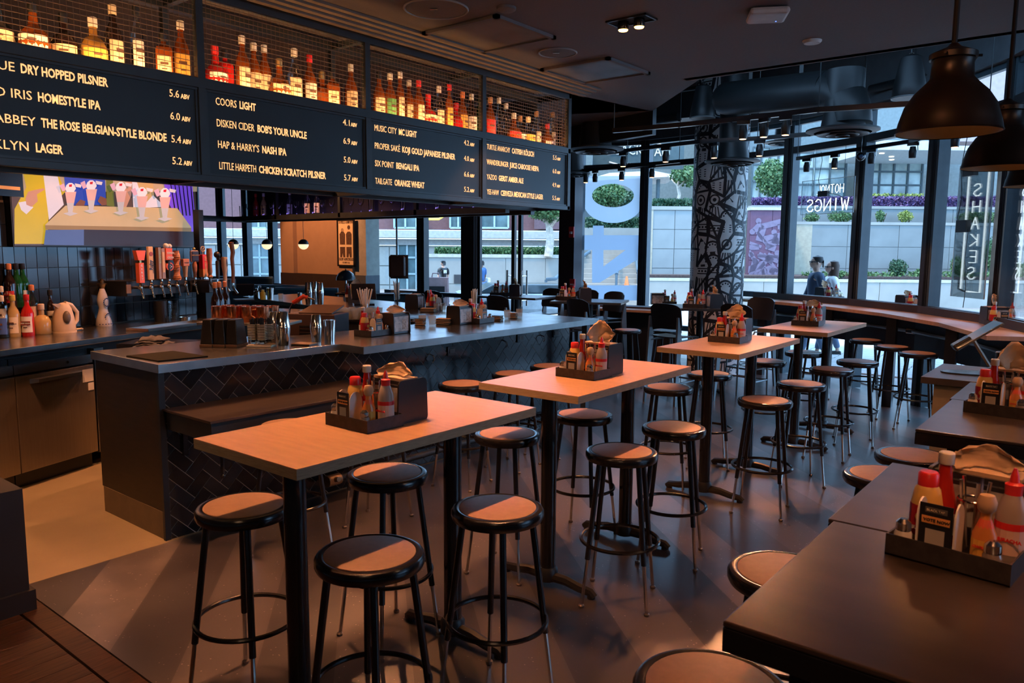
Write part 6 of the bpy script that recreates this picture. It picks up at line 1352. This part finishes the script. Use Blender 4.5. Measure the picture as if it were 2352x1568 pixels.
w1, L_, z1 = owall('low_planter_wall', 1488, 2420, 641, -.05, 25, .5, CON); blocks(w1, L_, -.05, z1-.1, 2.0, 1.1, CON); obj('coping', G().bx(-.02,-.05,z1-.1,L_,.5,z1), mat('coping_pale', (.5,.5,.45), .8), w1)
struct('planter_soil', G().bx(0, .4, z1-.1, L_, 3.2, z1+.08), mat('mulch', (.09,.06,.055), .9, var=.4, scale=20, bump=.5), loc=tuple(w1.location), rz=w1.rotation_euler.z)
w2, L2, z2 = owall('terrace_wall', 1830, 2420, 511, .3, 27, .4, CON2); blocks(w2, L2, .4, z2-.1, 2.0, .9, CON2); obj('coping', G().bx(-.02,-.06,z2-.1,L2,.5,z2), CON, w2)
obj('end_return', G().bx(-.02, -.04, .3, .55, 0, z2-.1), mat('beige_return_stone', (.4,.36,.27), .8), w2)  # end return in beige stone
w3, L3, z3 = owall('upper_terrace_wall', 1728, 2420, 474, 1.5, 29, .4, CON2); blocks(w3, L3, 2.0, z3-.1, 1.8, 1.5, CON2); obj('coping', G().bx(-.02,-.06,z3-.1,L3,.5,z3), CON, w3)
wm, Lm, zm = owall('reflection_wall', 1724, 1826, 476, .5, 26.2, .3, mat('reflection_wall_purple', (.13,.06,.10), .7), label='purple mural wall with faded geometric pattern'); blocks(wm, Lm, .6, zm-.1, .8, 1.0, mat('reflection_wall_purple', (.13,.06,.10)))  # purple wall, carries a painted-on reflection of the column
obj('coping', G().bx(-.02,-.08,zm-.1,Lm,.5,zm), mat('coping_pale', (.5,.5,.45)), wm)
g = G(); rr = random.Random(9); q = -.045
for k in range(42):
    u, v = rr.uniform(.05, Lm-.15), rr.uniform(.7, zm-.35); a = rr.uniform(0, PI); l = rr.uniform(.15, .5); w_ = rr.uniform(.05, .13)
    if k % 4: g.add([(max(0,min(Lm,u+l*math.cos(a)*s+w_*-math.sin(a)*r_)), q, max(.6,min(zm-.15,v+l*math.sin(a)*s+w_*math.cos(a)*r_))) for s, r_ in ((-1,-1),(1,-1),(1,1),(-1,1))], [(0,1,2,3)])
    else: g.add([(u+.1*math.cos(b*PI/6), q, v+.1*math.sin(b*PI/6)) for b in range(12)], [tuple(range(12))])
obj('column_reflection', g, mat('reflection_lilac', (.19,.15,.22), .7), wm)  # reflection of the column in the glass, painted as flat lilac shapes
# block wall next to the stairs
w4, L4, z4 = owall('block_wall', 1499, 1602, 474, .5, 26, .6, CON); blocks(w4, L4, .5, z4-.12, 1.0, .72, mat('block_blue_grey', (.26,.29,.29), .8, var=.12, scale=1.2), 'stone_block', .06); obj('coping', G().bx(-.05,-.1,z4-.12,L4,.6,z4), CON, w4); obj('beige_return', G().bx(-.12,-.08,.5,.02,.6,z4), mat('beige_return_stone', (.4,.36,.27)), w4)  # left return face of the block wall in beige stone
# stairs
a = at(1338, 600, 24.2); b = at(1486, 600, 24.2); an = math.atan2(b.y-a.y, b.x-a.x); L_ = (b-a).length
t = struct('outdoor_stairs', G().bx(0, .1, -.05, L_, 4, .05), CON, loc=(a.x, a.y, 0), rz=an, label='flight of pale concrete steps seen through the numbered window')
for k in range(11): obj('step', G().bx(0, .34*k, -.05, L_, .34*k+.36, .16*(k+1)), mat('step_beige', (.33,.30,.26), .8, var=.06), t)
def rail(pts, lb, n_post=3):
    P = [at(*q) for q in pts]; o = thing('handrail', lb, 'handrail'); obj('top_rail', G().tube([tuple(q) for q in P], .06, 8), mat('rail_blue_grey', (.08,.13,.17), .5), o, True)
    for q in P[::2]: obj('post', G().tube([tuple(q), (q.x, q.y, max(-.05, q.z-.9))], .045, 6), mat('rail_blue_grey', (.08,.13,.17)), o)
rail([(1254,642,23.5),(1275,640,23.5),(1312,608,25.5),(1362,572,28)], 'dark metal handrail rising left of the steps, bending level at its foot'); rail([(1416,630,25),(1424,588,27)], 'short middle handrail post on the steps'); rail([(1466,622,25.5),(1462,600,27),(1478,590,28)], 'handrail at the right side of the steps')
t = thing('traffic_cone', 'small orange and white cone at the foot of the steps', 'cone', tuple(at(1439, 664, 25.3).xy)+(.48,)); obj('cone', G().lathe([(.1,0),(.03,.42)], 14), mat('cone_orange', (.9,.25,.08), .5), t, True); obj('band', G().lathe([(.075,.12),(.052,.26)], 14).xf(Matrix.Diagonal((1.04,1.04,1,1))), WHITE, t)
# left retaining wall, building over the street
w5, L5_, z5 = owall('retaining_wall', 978, 1345, 584, -.4, 27, .5, CON); blocks(w5, L5_, -.4, z5-.12, 1.3, .78, CON); obj('coping', G().bx(-.02,-.06,z5-.12,L5_,.5,z5), mat('coping_pale', (.5,.5,.45)), w5)
pl = obj('bronze_plaque', G().bx(1.0,-.06,.55,1.35,-.03,.85), mat('plaque_dark', (.05,.05,.055), .5), w5)
DB = 34
fb = struct('city_building', G().bx(0,0,-1,1,.1,0), STONE, loc=(0,0,0)); fb.location = (-80, 60, -5)
def facade(px0, px1, y0, y1, dep, th, m_, name, parent=None):
    a = at(px0, y0, dep); b = at(px1, y0, dep); c = at((px0+px1)/2, y1, dep); L_ = math.hypot(b.x-a.x, b.y-a.y); an = math.atan2(b.y-a.y, b.x-a.x)
    o = obj(name, G().bx(0, 0, c.z-a.z, L_, th, 0), m_, parent, loc=tuple(a), rz=an); return o, L_, c.z-a.z
bpy.data.objects.remove(fb)
t = thing('city_building', 'long stone based building with purple brick storey across the street', 'building')
f1, Lf, hz = facade(440, 1335, 560, 760, DB, 1.0, STONE, 'stone_base', t)
nb = 0
me = mesh('stone_block', G().bx(.02,-.07,.02,1.08,0,.83), mat('stone_block_a', (.37,.37,.34), .8, var=.06))
nx, nz_ = int(Lf/1.1), 4
for i in range(nx):
    for j in range(nz_):
        px_ = 440+(1335-440)*(i+.5)/nx
        if 978 < px_ < 1335: continue
        obj('stone_block', me, None, f1, loc=(i*1.1, 0, -.85*(j+1)-.05))
f2, _, _ = facade(440, 1335, 525, 545, DB-.8, 1.8, mat('ledge_stone', (.42,.42,.38), .8), 'stone_ledge', t); f3, _, _ = facade(440, 1335, 545, 562, DB-.3, 1.3, mat('ledge_shade_grey', (.33,.33,.31), .8), 'ledge_underside', t)  # shade below the ledge is put into the darker grey
f4, _, _ = facade(440, 1335, 380, 526, DB+.2, .5, BRICK, 'brick_wall', t)
GLZ = mat('far_window_glass', (.10,.16,.17), .15, spec=.7, var=.7, scale=.8); WFR = mat('far_window_frame', (.34,.45,.47), .6)
def fwin(px0, px1, y0, y1, dep, nu, nv, lbl='window', gm=None, root=None):
    w_, L_, h_ = facade(px0, px1, y0, y1, dep-.12, .1, gm or GLZ, 'window', root or t); g = G(); q = .04
    for i in range(nu+1): g.bx(L_*i/nu-q, -.06, h_, L_*i/nu+q, 0, 0)
    for j in range(nv+1): g.bx(0, -.06, h_*j/nv-q, L_, 0, h_*j/nv+q)
    obj('window_bars', g, WFR if dep < 34.6 else DKB, w_); return w_
for x0, x1 in ((572,620),(700,742),(914,956)): fwin(x0, x1, 553, 705, DB, 2, 4)
for x0, x1 in ((572,612),(708,735),(905,956)): fwin(x0, x1, 440, 523, DB, 2, 2)
for x0, x1 in ((1034,1071),(1104,1168)): fwin(x0, x1, 440, 523, DB, 2, 2)
gpn, _, _ = facade(632, 672, 462, 512, DB, .2, mat('grey_panel', (.42,.44,.46), .7), 'wall_panel', t); gpn, _, _ = facade(1228, 1296, 450, 526, DB, .25, mat('brick_panel', (.14,.085,.10), .8), 'wall_panel', t)
a = at(962, 470, DB-.1); g = G(); r_ = []
P = [at(x, y, DB-.1) for x, y in ((960,480),(963,498),(972,503),(1008,503),(1017,498),(1020,480))]; P2 = [at(x, y, DB-.1) for x, y in ((688,503),(718,503),(724,498),(725,470))]
obj('yellow_sign_tube', G().tube([tuple(q) for q in P], .05, 6), mat('yellow_neon', (.9,.75,.1), emit=.6), t); obj('yellow_sign_tube', G().tube([tuple(q) for q in P2], .05, 6), mat('yellow_neon', (.9,.75,.1), emit=.6), t)
o = obj('awning_box', G().bx(0,0,0,1,1,1), WHITE); bpy.data.objects.remove(o)
# right background buildings
def block(px0, px1, y0, y1, dep, th, m_, name, label, cat='building'):
    o, L_, h_ = facade(px0, px1, y0, y1, dep, th, m_, name); tag(o, label, cat); return o, L_, h_
GRB = mat('grey_green_facade', (.15,.19,.195), .7); DKB = mat('dark_facade', (.07,.10,.11), .6); PALE = mat('pale_soffit', (.6,.66,.66), .6)
bA, LA, hA = block(1722, 2420, 20, 500, 36, 1, GRB, 'terrace_building', 'grey building with large gridded windows behind the planted terraces')
for x0, x1, y0, y1, nu, nv in ((1990,2120,363,455,4,3),(1835,1945,350,460,3,3),(1730,1828,338,455,5,3)): fwin(x0, x1, y0, y1, 36, nu, nv, root=None, gm=mat('terrace_glass', (.30,.36,.33), .1, spec=.8, var=.8, scale=.7)).parent = None
for o in [q for q in bpy.data.objects if q.name.startswith('window') and q.type == 'MESH' and q.parent is None and 'kind' not in q]:
    mw = o.matrix_basis.copy(); o.parent = bA; bpy.context.view_layer.update(); o.matrix_parent_inverse = bA.matrix_basis.inverted()
cn, Lc, hc = block(2020, 2420, 322, 345, 31, 5, PALE, 'entrance_canopy', 'pale projecting canopy slab with small downlights over the terrace building', 'canopy')
for k in range(9): obj('soffit_light', G().lathe([(.1,-.02),(.1,0)], 12, .6+k*.75+.2*(k%2), 1+(k%3)*1.1, hc-.01), mat('soffit_glow', (1,.85,.6), emit=3), cn)
fwin(1985, 2110, 245, 300, 35, 4, 2, root=bA, gm=None)
block(2215, 2440, 120, 322, 24, 1, mat('pink_stone', (.4,.32,.32), .8, var=.08), 'stone_tower', 'pinkish stone tower seen through the top right panes')
bB, LB, hB = block(1330, 1760, 120, 665, 40, 1, mat('cafe_wall', (.16,.18,.165), .8), 'pavilion', 'pale pavilion wall behind the round column and steps')
pv2, _, _ = facade(1336, 1478, 430, 520, 39.8, .3, DKB, 'dark_opening', bB) if 0 else block(1336, 1482, 438, 515, 39, .5, DKB, 'pavilion_opening', 'dark glazed opening behind the window number')
um = thing('patio_umbrella', 'white patio umbrella slab with dark posts left of the small tree', 'umbrella'); P = [at(x, y, 33) for x, y in ((1345,413),(1400,397),(1500,392),(1552,402),(1545,405),(1345,416))]
obj('canopy', G().slab([tuple(q) for q in P], tuple(FW), 1.5), mat('canvas_white', (.8,.8,.76), .7), um)
for x in (1352, 1512): q = at(x, 410, 33.5); obj('post', G().tube([tuple(q), (q.x, q.y, at(x, 475, 33.5).z)], .09, 6), DKB, um)
# black sign with white outlined letters
a = at(1362, 328, 15.5); b = at(1572, 322, 15.5); sg = thing('hanging_shop_sign', 'black hanging sign with white outlined capitals above the street windows', 'sign', tuple(a), math.atan2(b.y-a.y, b.x-a.x)); L_ = (b-a).length; hh = at(1400, 386, 15.5).z-a.z
obj('sign_board', G().bx(0,0,hh,L_,.08,.3), mat('sign_green_black', (.10,.15,.16), .5), sg); LW = mat('sign_white', (.8,.82,.82), .5, emit=.25)
u = lambda px: L_*(px-1362)/(1572-1362)
words('lettering', 'BLACK', (u(1400), -.01, hh*.45), .30, LW, sg, width=u(1475)-u(1400), ext=.004); words('lettering', 'TAP', (u(1488), -.01, hh*.5), .26, LW, sg, width=u(1532)-u(1488), ext=.004); words('lettering', 'CRAFT BURGERS', (u(1434), -.01, hh*.93), .11, LW, sg, width=u(1500)-u(1434), ext=.004)
obj('bracket', G().tube([(L_*.2,.04,.3),(L_*.2,.04,.9),(L_*.2,-2.6,.9)], .03, 6).tube([(L_*.8,.04,.3),(L_*.8,.04,.9),(L_*.8,-2.6,.9)], .03, 6), DKB, sg)
obj('white_outline', G().tube([(u(1500),-.01,.02),(u(1530),-.01,-.05),(u(1530),-.01,hh*.25)], .015, 5).tube([(u(1400),-.01,hh*.75),(u(1445),-.01,hh*.95)], .015, 5), LW, sg)
# ------------------------------------------------------------------ plants
def leafm(n, c, v=.45): return mat(n, c, .6, var=v, scale=14)
LG, LD, LP, LY = leafm('leaf_green', (.07,.15,.05)), leafm('leaf_dark', (.03,.085,.04)), leafm('leaf_purple', (.11,.06,.17)), leafm('leaf_lime', (.2,.26,.05))
def foliage(name, px0, px1, y0, y1, dep, n, m_, parent=None, sz=.12, dd=.8, up=0, seed=1, ellipse=False):
    r_ = random.Random(seed); g = G(); sz *= .6
    for i in range(int(n*1.9)):
        if ellipse:
            while True:
                a, b, c = r_.uniform(-1,1), r_.uniform(-1,1), r_.uniform(-1,1)
                if a*a+b*b+c*c < r_.uniform(.2, 1): break
            x = (px0+px1)/2+a*(px1-px0)/2; y = (y0+y1)/2+b*(y1-y0)/2; d = dep+c*dd
        else: x = r_.uniform(px0, px1); y = r_.uniform(y0, y1); d = dep+r_.uniform(0, dd)
        p = at(x, y, d); s = sz*r_.uniform(.5, 1.2); v = Vector((r_.gauss(0,1), r_.gauss(0,1), r_.gauss(0,1)+up)).normalized(); w_ = v.cross(Vector((r_.gauss(0,1),r_.gauss(0,1),r_.gauss(0,1)))).normalized()*s*(.3 if up else .45)
        g.add([tuple(p-v*s*.5), tuple(p+w_), tuple(p+v*s*.7), tuple(p-w_)], [(0,1,2,3)])
    return obj(name, g, m_, parent)
def strip(name, px0, px1, y0, y1, dep, n, m_, label, sz=.16, seed=1, up=1.2):
    o = foliage(name, px0, px1, y0, y1, dep, n, m_, None, sz, .7, up, seed); return tag(o, label, 'plants', None, 'stuff')
strip('ground_plants', 1728, 1828, 455, 476, 29, 1500, LP, 'purple and pink leafed planting on top of the purple wall', .2, 3, .4); strip('ground_plants', 1828, 2420, 452, 476, 29.4, 7000, LP, 'long band of purple leafed plants on the upper terrace', .2, 4, .4)
strip('ground_plants', 1990, 2120, 446, 462, 29.8, 500, LY, 'yellow green leaves above the purple planting', .2, 5)
strip('grass', 1000, 1330, 571, 585, 27.3, 3600, LG, 'strappy green grasses along the retaining wall top', .26, 6, 2); strip('grass', 1500, 1602, 460, 475, 26.3, 1500, LD, 'dark strappy grasses on top of the block wall', .24, 7, 2); strip('grass', 1345, 1478, 500, 524, 29, 1800, LD, 'green hedge strip seen below the window zero', .22, 8, 1); strip('ground_plants', 1840, 2400, 625, 642, 25.5, 900, LG, 'sparse low ferns in the lowest planter', .2, 9, 1)
owall('hedge_wall', 1340, 1480, 523, .5, 29, .3, CON)
shr = [(1845,1885,486,512,28,LG,'low shrub under the left end of the wings sign'),(1895,1965,484,512,28,LG,'wide shrub under the wings sign'),(2010,2034,480,512,28,LG,'shrub just right of the third mullion on the middle terrace'),(2060,2100,482,512,28,LY,'yellow green round shrub on the middle terrace'),(2122,2148,484,512,28,LG,'shrub left of the fourth mullion on the middle terrace'),(2190,2320,484,514,28,LG,'shrub mass behind the vertical neon sign'),(2037,2088,594,637,26,LD,'dark leaved shrub low in the bark bed'),(2122,2140,585,620,26,LD,'small upright dark shrub beside the fourth mullion'),(2098,2124,617,638,26,LG,'tiny light green plant in the bark bed'),(1920,1942,620,641,25.6,LG,'little plant just right of the walking woman'),(1948,1972,622,641,25.6,LY,'bright little fern left of the third mullion'),(2180,2215,585,641,26,LG,'tall shrub right of the fourth mullion'),(2255,2310,540,641,26,LG,'tall feathery shrub behind the vertical neon sign'),(2325,2360,600,641,26,LG,'strappy shrub at the right photo edge')]
for k, (x0, x1, y0, y1, d, m_, lb) in enumerate(shr):
    p = at((x0+x1)/2, y1, d); t = thing('shrub', lb, 'shrub', tuple(p)); M = Matrix.Translation(-p)
    f = foliage('foliage', x0, x1, y0, y1, d, int((x1-x0)*(y1-y0)*.32)+60, m_, None, .13, .5, .4, 20+k, True); f.data.transform(M); f.parent = t
    for q in (-.12, 0, .12): obj('stem', G().tube([(q*.5,0,-.1),(q*1.6,0,(at(x0,y0,d).z-p.z)*.7)], .015, 5), mat('stem_brown', (.12,.09,.06), .8), t)
def tree(px, yb, yt, dep, crown, m_, lb, r=.1, seed=1, n=1400):
    p = at(px, yb, dep); q = at(px+4, yt, dep); t = thing('tree', lb, 'tree', tuple(p)); d = q-p
    obj('trunk', G().tube([(0,0,-.2), tuple(d*.4+Vector((.05,0,0))), tuple(d*.8-Vector((.05,0,0))), tuple(d)], r, 8, r2=r*.6), mat('bark_pale', (.55,.47,.38), .8, var=.25, scale=10), t, True)
    for s in (-1, 1): obj('branch', G().tube([tuple(d*.7), tuple(d*.95+Vector((s*.5,0,.3)))], r*.4, 6), mat('bark_pale', (.55,.47,.38)), t)
    f = foliage('foliage', *crown, dep, n, m_, None, .2, 1.2, 0, seed, True); f.data.transform(Matrix.Translation(-p)); f.parent = t
tree(1260, 576, 500, 26.8, (1200,1320,440,512), LG, 'slender pale trunked street tree behind the retaining wall', .16, 31, 1500); tree(1556, 466, 415, 27.5, (1535,1625,370,430), LG, 'small branching tree left of the painted column', .07, 32, 700); tree(1770, 460, 420, 30.5, (1728,1822,362,455), LG, 'feathery green tree right of the painted column', .07, 33, 1500); tree(1395, 500, 460, 31, (1352,1440,415,478), LG, 'bushy green tree framed by the window zero', .08, 34, 2400); tree(1420, 500, 470, 33, (1400,1470,435,480), LD, 'darker tree at the right inside the window zero', .08, 35, 900)
# ------------------------------------------------------------------ street furniture
p = at(1001, 668, 20); t = thing('sandwich_board', 'pinkish A-frame sandwich board outside by the left window', 'sign', (p.x, p.y, -.1), YAW); Hh = at(1001, 636, 20).z+.1
for s in (-1, 1): obj('leaf', G().rb(0, s*.16, Hh/2, .66, .03, Hh, 0, s*.13), mat('board_pinkish', (.33,.22,.22), .5), t, bevel=.01)
obj('handle', G().tube([(-.1,0,Hh-.02),(-.08,0,Hh+.1),(.08,0,Hh+.1),(.1,0,Hh-.02)], .018, 6), mat('board_pinkish', (.33,.22,.22)), t); obj('poster', G().rb(0,-.22,Hh*.66,.5,.01,.3,0,-.13), BLACK, t)
p = at(1228, 720, 18); t = thing('parked_white_car', 'white car seen low through the glass doors', 'car', (p.x-.3, p.y+.4, -.04), YAW+.15)
obj('body', G().prism([(-1.9,-.8),(1.9,-.8),(1.9,.8),(-1.9,.8)], .3, .78), mat('car_white', (.8,.82,.82), .25), t, bevel=.12); obj('cabin', G().add([(-1.5,-.72,.77),(1.0,-.72,.77),(1.0,.72,.77),(-1.5,.72,.77),(-1.1,-.6,.98),(.5,-.6,.98),(.5,.6,.98),(-1.1,.6,.98)],[(3,2,1,0),(4,5,6,7),(0,1,5,4),(1,2,6,5),(2,3,7,6),(3,0,4,7)]), mat('car_glass', (.05,.07,.08), .1), t, bevel=.03)
for x in (-1.2, 1.2):
    for y in (-.8, .8): obj('wheel', G().lathe([(.3,-.1),(.32,0),(.3,.1)], 20).xf(Matrix.Rotation(PI/2,4,'X')).xf(Matrix.Translation((x,y,.3))), BLACK, t, True)
obj('tail_light', G().bx(1.88,-.75,.55,1.93,-.5,.68), RED, t)
# ------------------------------------------------------------------ people
def skin(name, joints, edges, m_, parent=None, lv=2):
    me = bpy.data.meshes.new(name); me.from_pydata([j[0] for j in joints], edges, []); me.materials.append(m_); o = bpy.data.objects.new(name, me); COL.objects.link(o)
    if parent: o.parent = parent
    s = o.modifiers.new('skin', 'SKIN'); s.use_smooth_shade = True
    for i, j in enumerate(joints): me.skin_vertices[0].data[i].radius = (j[1], j[2] if len(j) > 2 else j[1])
    me.skin_vertices[0].data[0].use_root = True
    u = o.modifiers.new('sub', 'SUBSURF'); u.levels = lv; u.render_levels = lv; return o
SK = {'fair': mat('skin_fair', (.62,.38,.28), .5), 'dark': mat('skin_dark', (.16,.08,.05), .5)}
def person(loc, rz, h, label, skn, top, bottom, hair, female=False, sleeve=True, bag=None, cap=False, step=.22):
    """faces local +X, walking"""
    s = h/1.75; t = thing('person', label, 'person', loc, rz); t.scale = (s, s, s); sw = .17 if female else .2
    J = [((0,0,.95),.13,.1),((0,0,1.12),.115,.09),((0,0,1.32),.15,.1),((0,0,1.44),.1,.08),((.005,0,1.52),.05),((.02,0,1.6),.07,.075),((.02,0,1.68),.085,.08)]
    E = [(0,1),(1,2),(2,3),(3,4),(4,5),(5,6)]
    def limb(start, pts):
        for q in pts: J.append(q); E.append((start, len(J)-1)); start = len(J)-1
        return start
    hands = []
    for sd, ph in ((1, 1), (-1, -1)):
        limb(0, [((.0,sd*.1,.9),.085),((step*.5*ph+.03,sd*.1,.5),.06),((step*ph*1.0,sd*.1,.1),.04),((step*ph+.05,sd*.1,.04),.035),((step*ph+.15,sd*.11,.03),.03)])
        e = limb(3, [((0,sd*sw,1.42),.055),((-.05*ph,sd*(sw+.05),1.15),.042),((.06-.1*ph,sd*(sw+.05),.92),.03),((.08-.12*ph,sd*(sw+.05),.86),.028,.018)])
        b0 = Vector(J[e][0])
        for k in range(4): limb(e, [(tuple(b0+Vector((.02-.013*k,-.0,-.04))),.009),(tuple(b0+Vector((.024-.014*k,-sd*.01,-.085+.006*abs(k-1)))),.007)])
        limb(e, [(tuple(b0+Vector((.035,-sd*.005,-.02))),.01),(tuple(b0+Vector((.045,-sd*.012,-.045))),.008)])
    body = skin('body', J, E, skn, t)
    hd = G().sphere(.02,0,1.66,.095,20,14,1.22); hd.v = [(x+(.012 if x > .08 and abs(y) < .03 and z < 1.66 else 0), y*.85, z) for x, y, z in hd.v]; obj('head', hd, skn, t, True)
    obj('nose', G().add([(.108,-.013,1.63),(.108,.013,1.63),(.135,0,1.635),(.108,0,1.68)], [(0,2,3),(1,3,2),(0,1,2)]), skn, t); obj('ear', G().sphere(.01,.082,1.65,.02,8,6,1.4), skn, t, True); obj('ear', G().sphere(.01,-.082,1.65,.02,8,6,1.4), skn, t, True)
    for y in (-.03, .03): obj('eye', G().sphere(.1,y,1.675,.009,8,6), BLACK, t)
    obj('mouth', G().bx(.104,-.02,1.598,.112,.02,1.606), mat('lips', (.4,.12,.1)), t)
    if female: obj('hair', G().lathe([(.03,1.38),(.09,1.45),(.1,1.6),(.105,1.7),(.08,1.77),(.0,1.795)], 18).xf(Matrix.Translation((-.03,0,0))), hair, t, True)
    else: obj('hair', G().lathe([(.085,1.66),(.1,1.7),(.085,1.76),(.0,1.79)], 18).xf(Matrix.Translation((-.005,0,0))).xf(Matrix.Diagonal((1,.9,1,1))).add([(-.1,-.05,1.58),(-.1,.05,1.58),(-.09,.07,1.7),(-.09,-.07,1.7)], [(0,1,2,3)]), hair, t, True)
    if cap: obj('cap_brim', G().lathe([(.07,1.715),(.07,1.722)], 14).xf(Matrix.Translation((.09,0,0))), hair, t)
    if female or bag == 'glasses': obj('sunglasses', G().bx(.1,-.06,1.66,.118,.06,1.69).bx(0,.08,1.67,.11,.088,1.685).bx(0,-.088,1.67,.11,-.08,1.685), BLACK, t)
    K = [((0,0,.93),.155,.125),((0,0,1.12),.14,.112),((0,0,1.34),.175,.122),((0,0,1.46),.11,.09)]; F = [(0,1),(1,2),(2,3)]
    for sd, ph in ((1,1),(-1,-1)):
        n0 = len(K); K += [((0,sd*sw,1.42),.072),((-.05*ph*.8,sd*(sw+.045),1.2),.062)]; F += [(3,n0),(n0,n0+1)]
        if sleeve: K.append(((.05-.1*ph,sd*(sw+.05),.95),.045)); F.append((n0+1, n0+2))
    skin('shirt', K, F, top, t)
    K = [((0,0,.95),.145,.115)]; F = []
    for sd, ph in ((1,1),(-1,-1)): n0 = len(K); K += [((0,sd*.1,.88),.1),((step*.5*ph+.03,sd*.1,.5),.075),((step*ph,sd*.1,.12),.06)]; F += [(0,n0),(n0,n0+1),(n0+1,n0+2)]
    skin('trousers', K, F, bottom, t)
    for sd, ph in ((1,1),(-1,-1)): obj('shoe', G().bx(step*ph-.06,sd*.1-.045,0,step*ph+.19,sd*.1+.045,.09), BLACK, t, bevel=.03)
    return t
NAVY = mat('navy_cloth', (.035,.06,.11), .8); DEN = mat('denim', (.12,.17,.26), .8); BRH = mat('hair_brown', (.07,.035,.02), .6, stretch=(40,40,2)); BKH = mat('hair_black', (.015,.012,.012), .6)
p = at(1878, 590, 12.6); t = person((p.x, p.y, -.02), YAW+PI-.1, 1.76*(p.z+.02)/1.77, 'dark haired man in navy shirt and glasses walking left outside the window', SK['fair'], NAVY, BKH and DEN, BKH, bag='glasses')
p = at(1912, 602, 12.9); t = person((p.x, p.y, -.02), YAW+PI-.1, 1.76*(p.z+.02)/1.77, 'brown haired woman in white top and sunglasses walking behind the man', SK['fair'], WHITE, DEN, BRH, True, False)
obj('tote_bag', G().bx(-.3,-.28,.78,-.05,-.2,1.2), mat('tote_cream', (.65,.58,.42), .8), t, bevel=.03); obj('bag_strap', G().tube([(-.25,-.24,1.2),(-.02,-.18,1.48),(-.1,-.24,1.2)], .012, 6), mat('strap_purple', (.08,.04,.12)), t)
p = at(1018, 598, 24); t = person((p.x, p.y, -.04), YAW+PI-.9, 1.75*(p.z+.04)/1.77, 'man in black T-shirt and cap outside, white print on his back', SK['fair'], BLACK, DEN, BLACK, sleeve=False, cap=True); obj('back_print', G().bx(-.145,-.07,1.28,-.135,.07,1.4), WHITE, t)
p = at(1106, 598, 24); t = person((p.x, p.y, -.04), YAW+2.4, 1.75*(p.z+.04)/1.77, 'dark haired person in blue top carrying a white bag beside the thick mullion', SK['dark'], mat('blue_top', (.04,.12,.3), .8), DEN, BKH, sleeve=False); obj('white_bag', G().bx(-.1,-.42,.7,.2,-.26,1.1), WHITE, t, bevel=.04)
# ------------------------------------------------------------------ drop the unlinked masters
def _rm(o):
    for ch in list(o.children): _rm(ch)
    bpy.data.objects.remove(o)
for o in PROTOS: _rm(o)
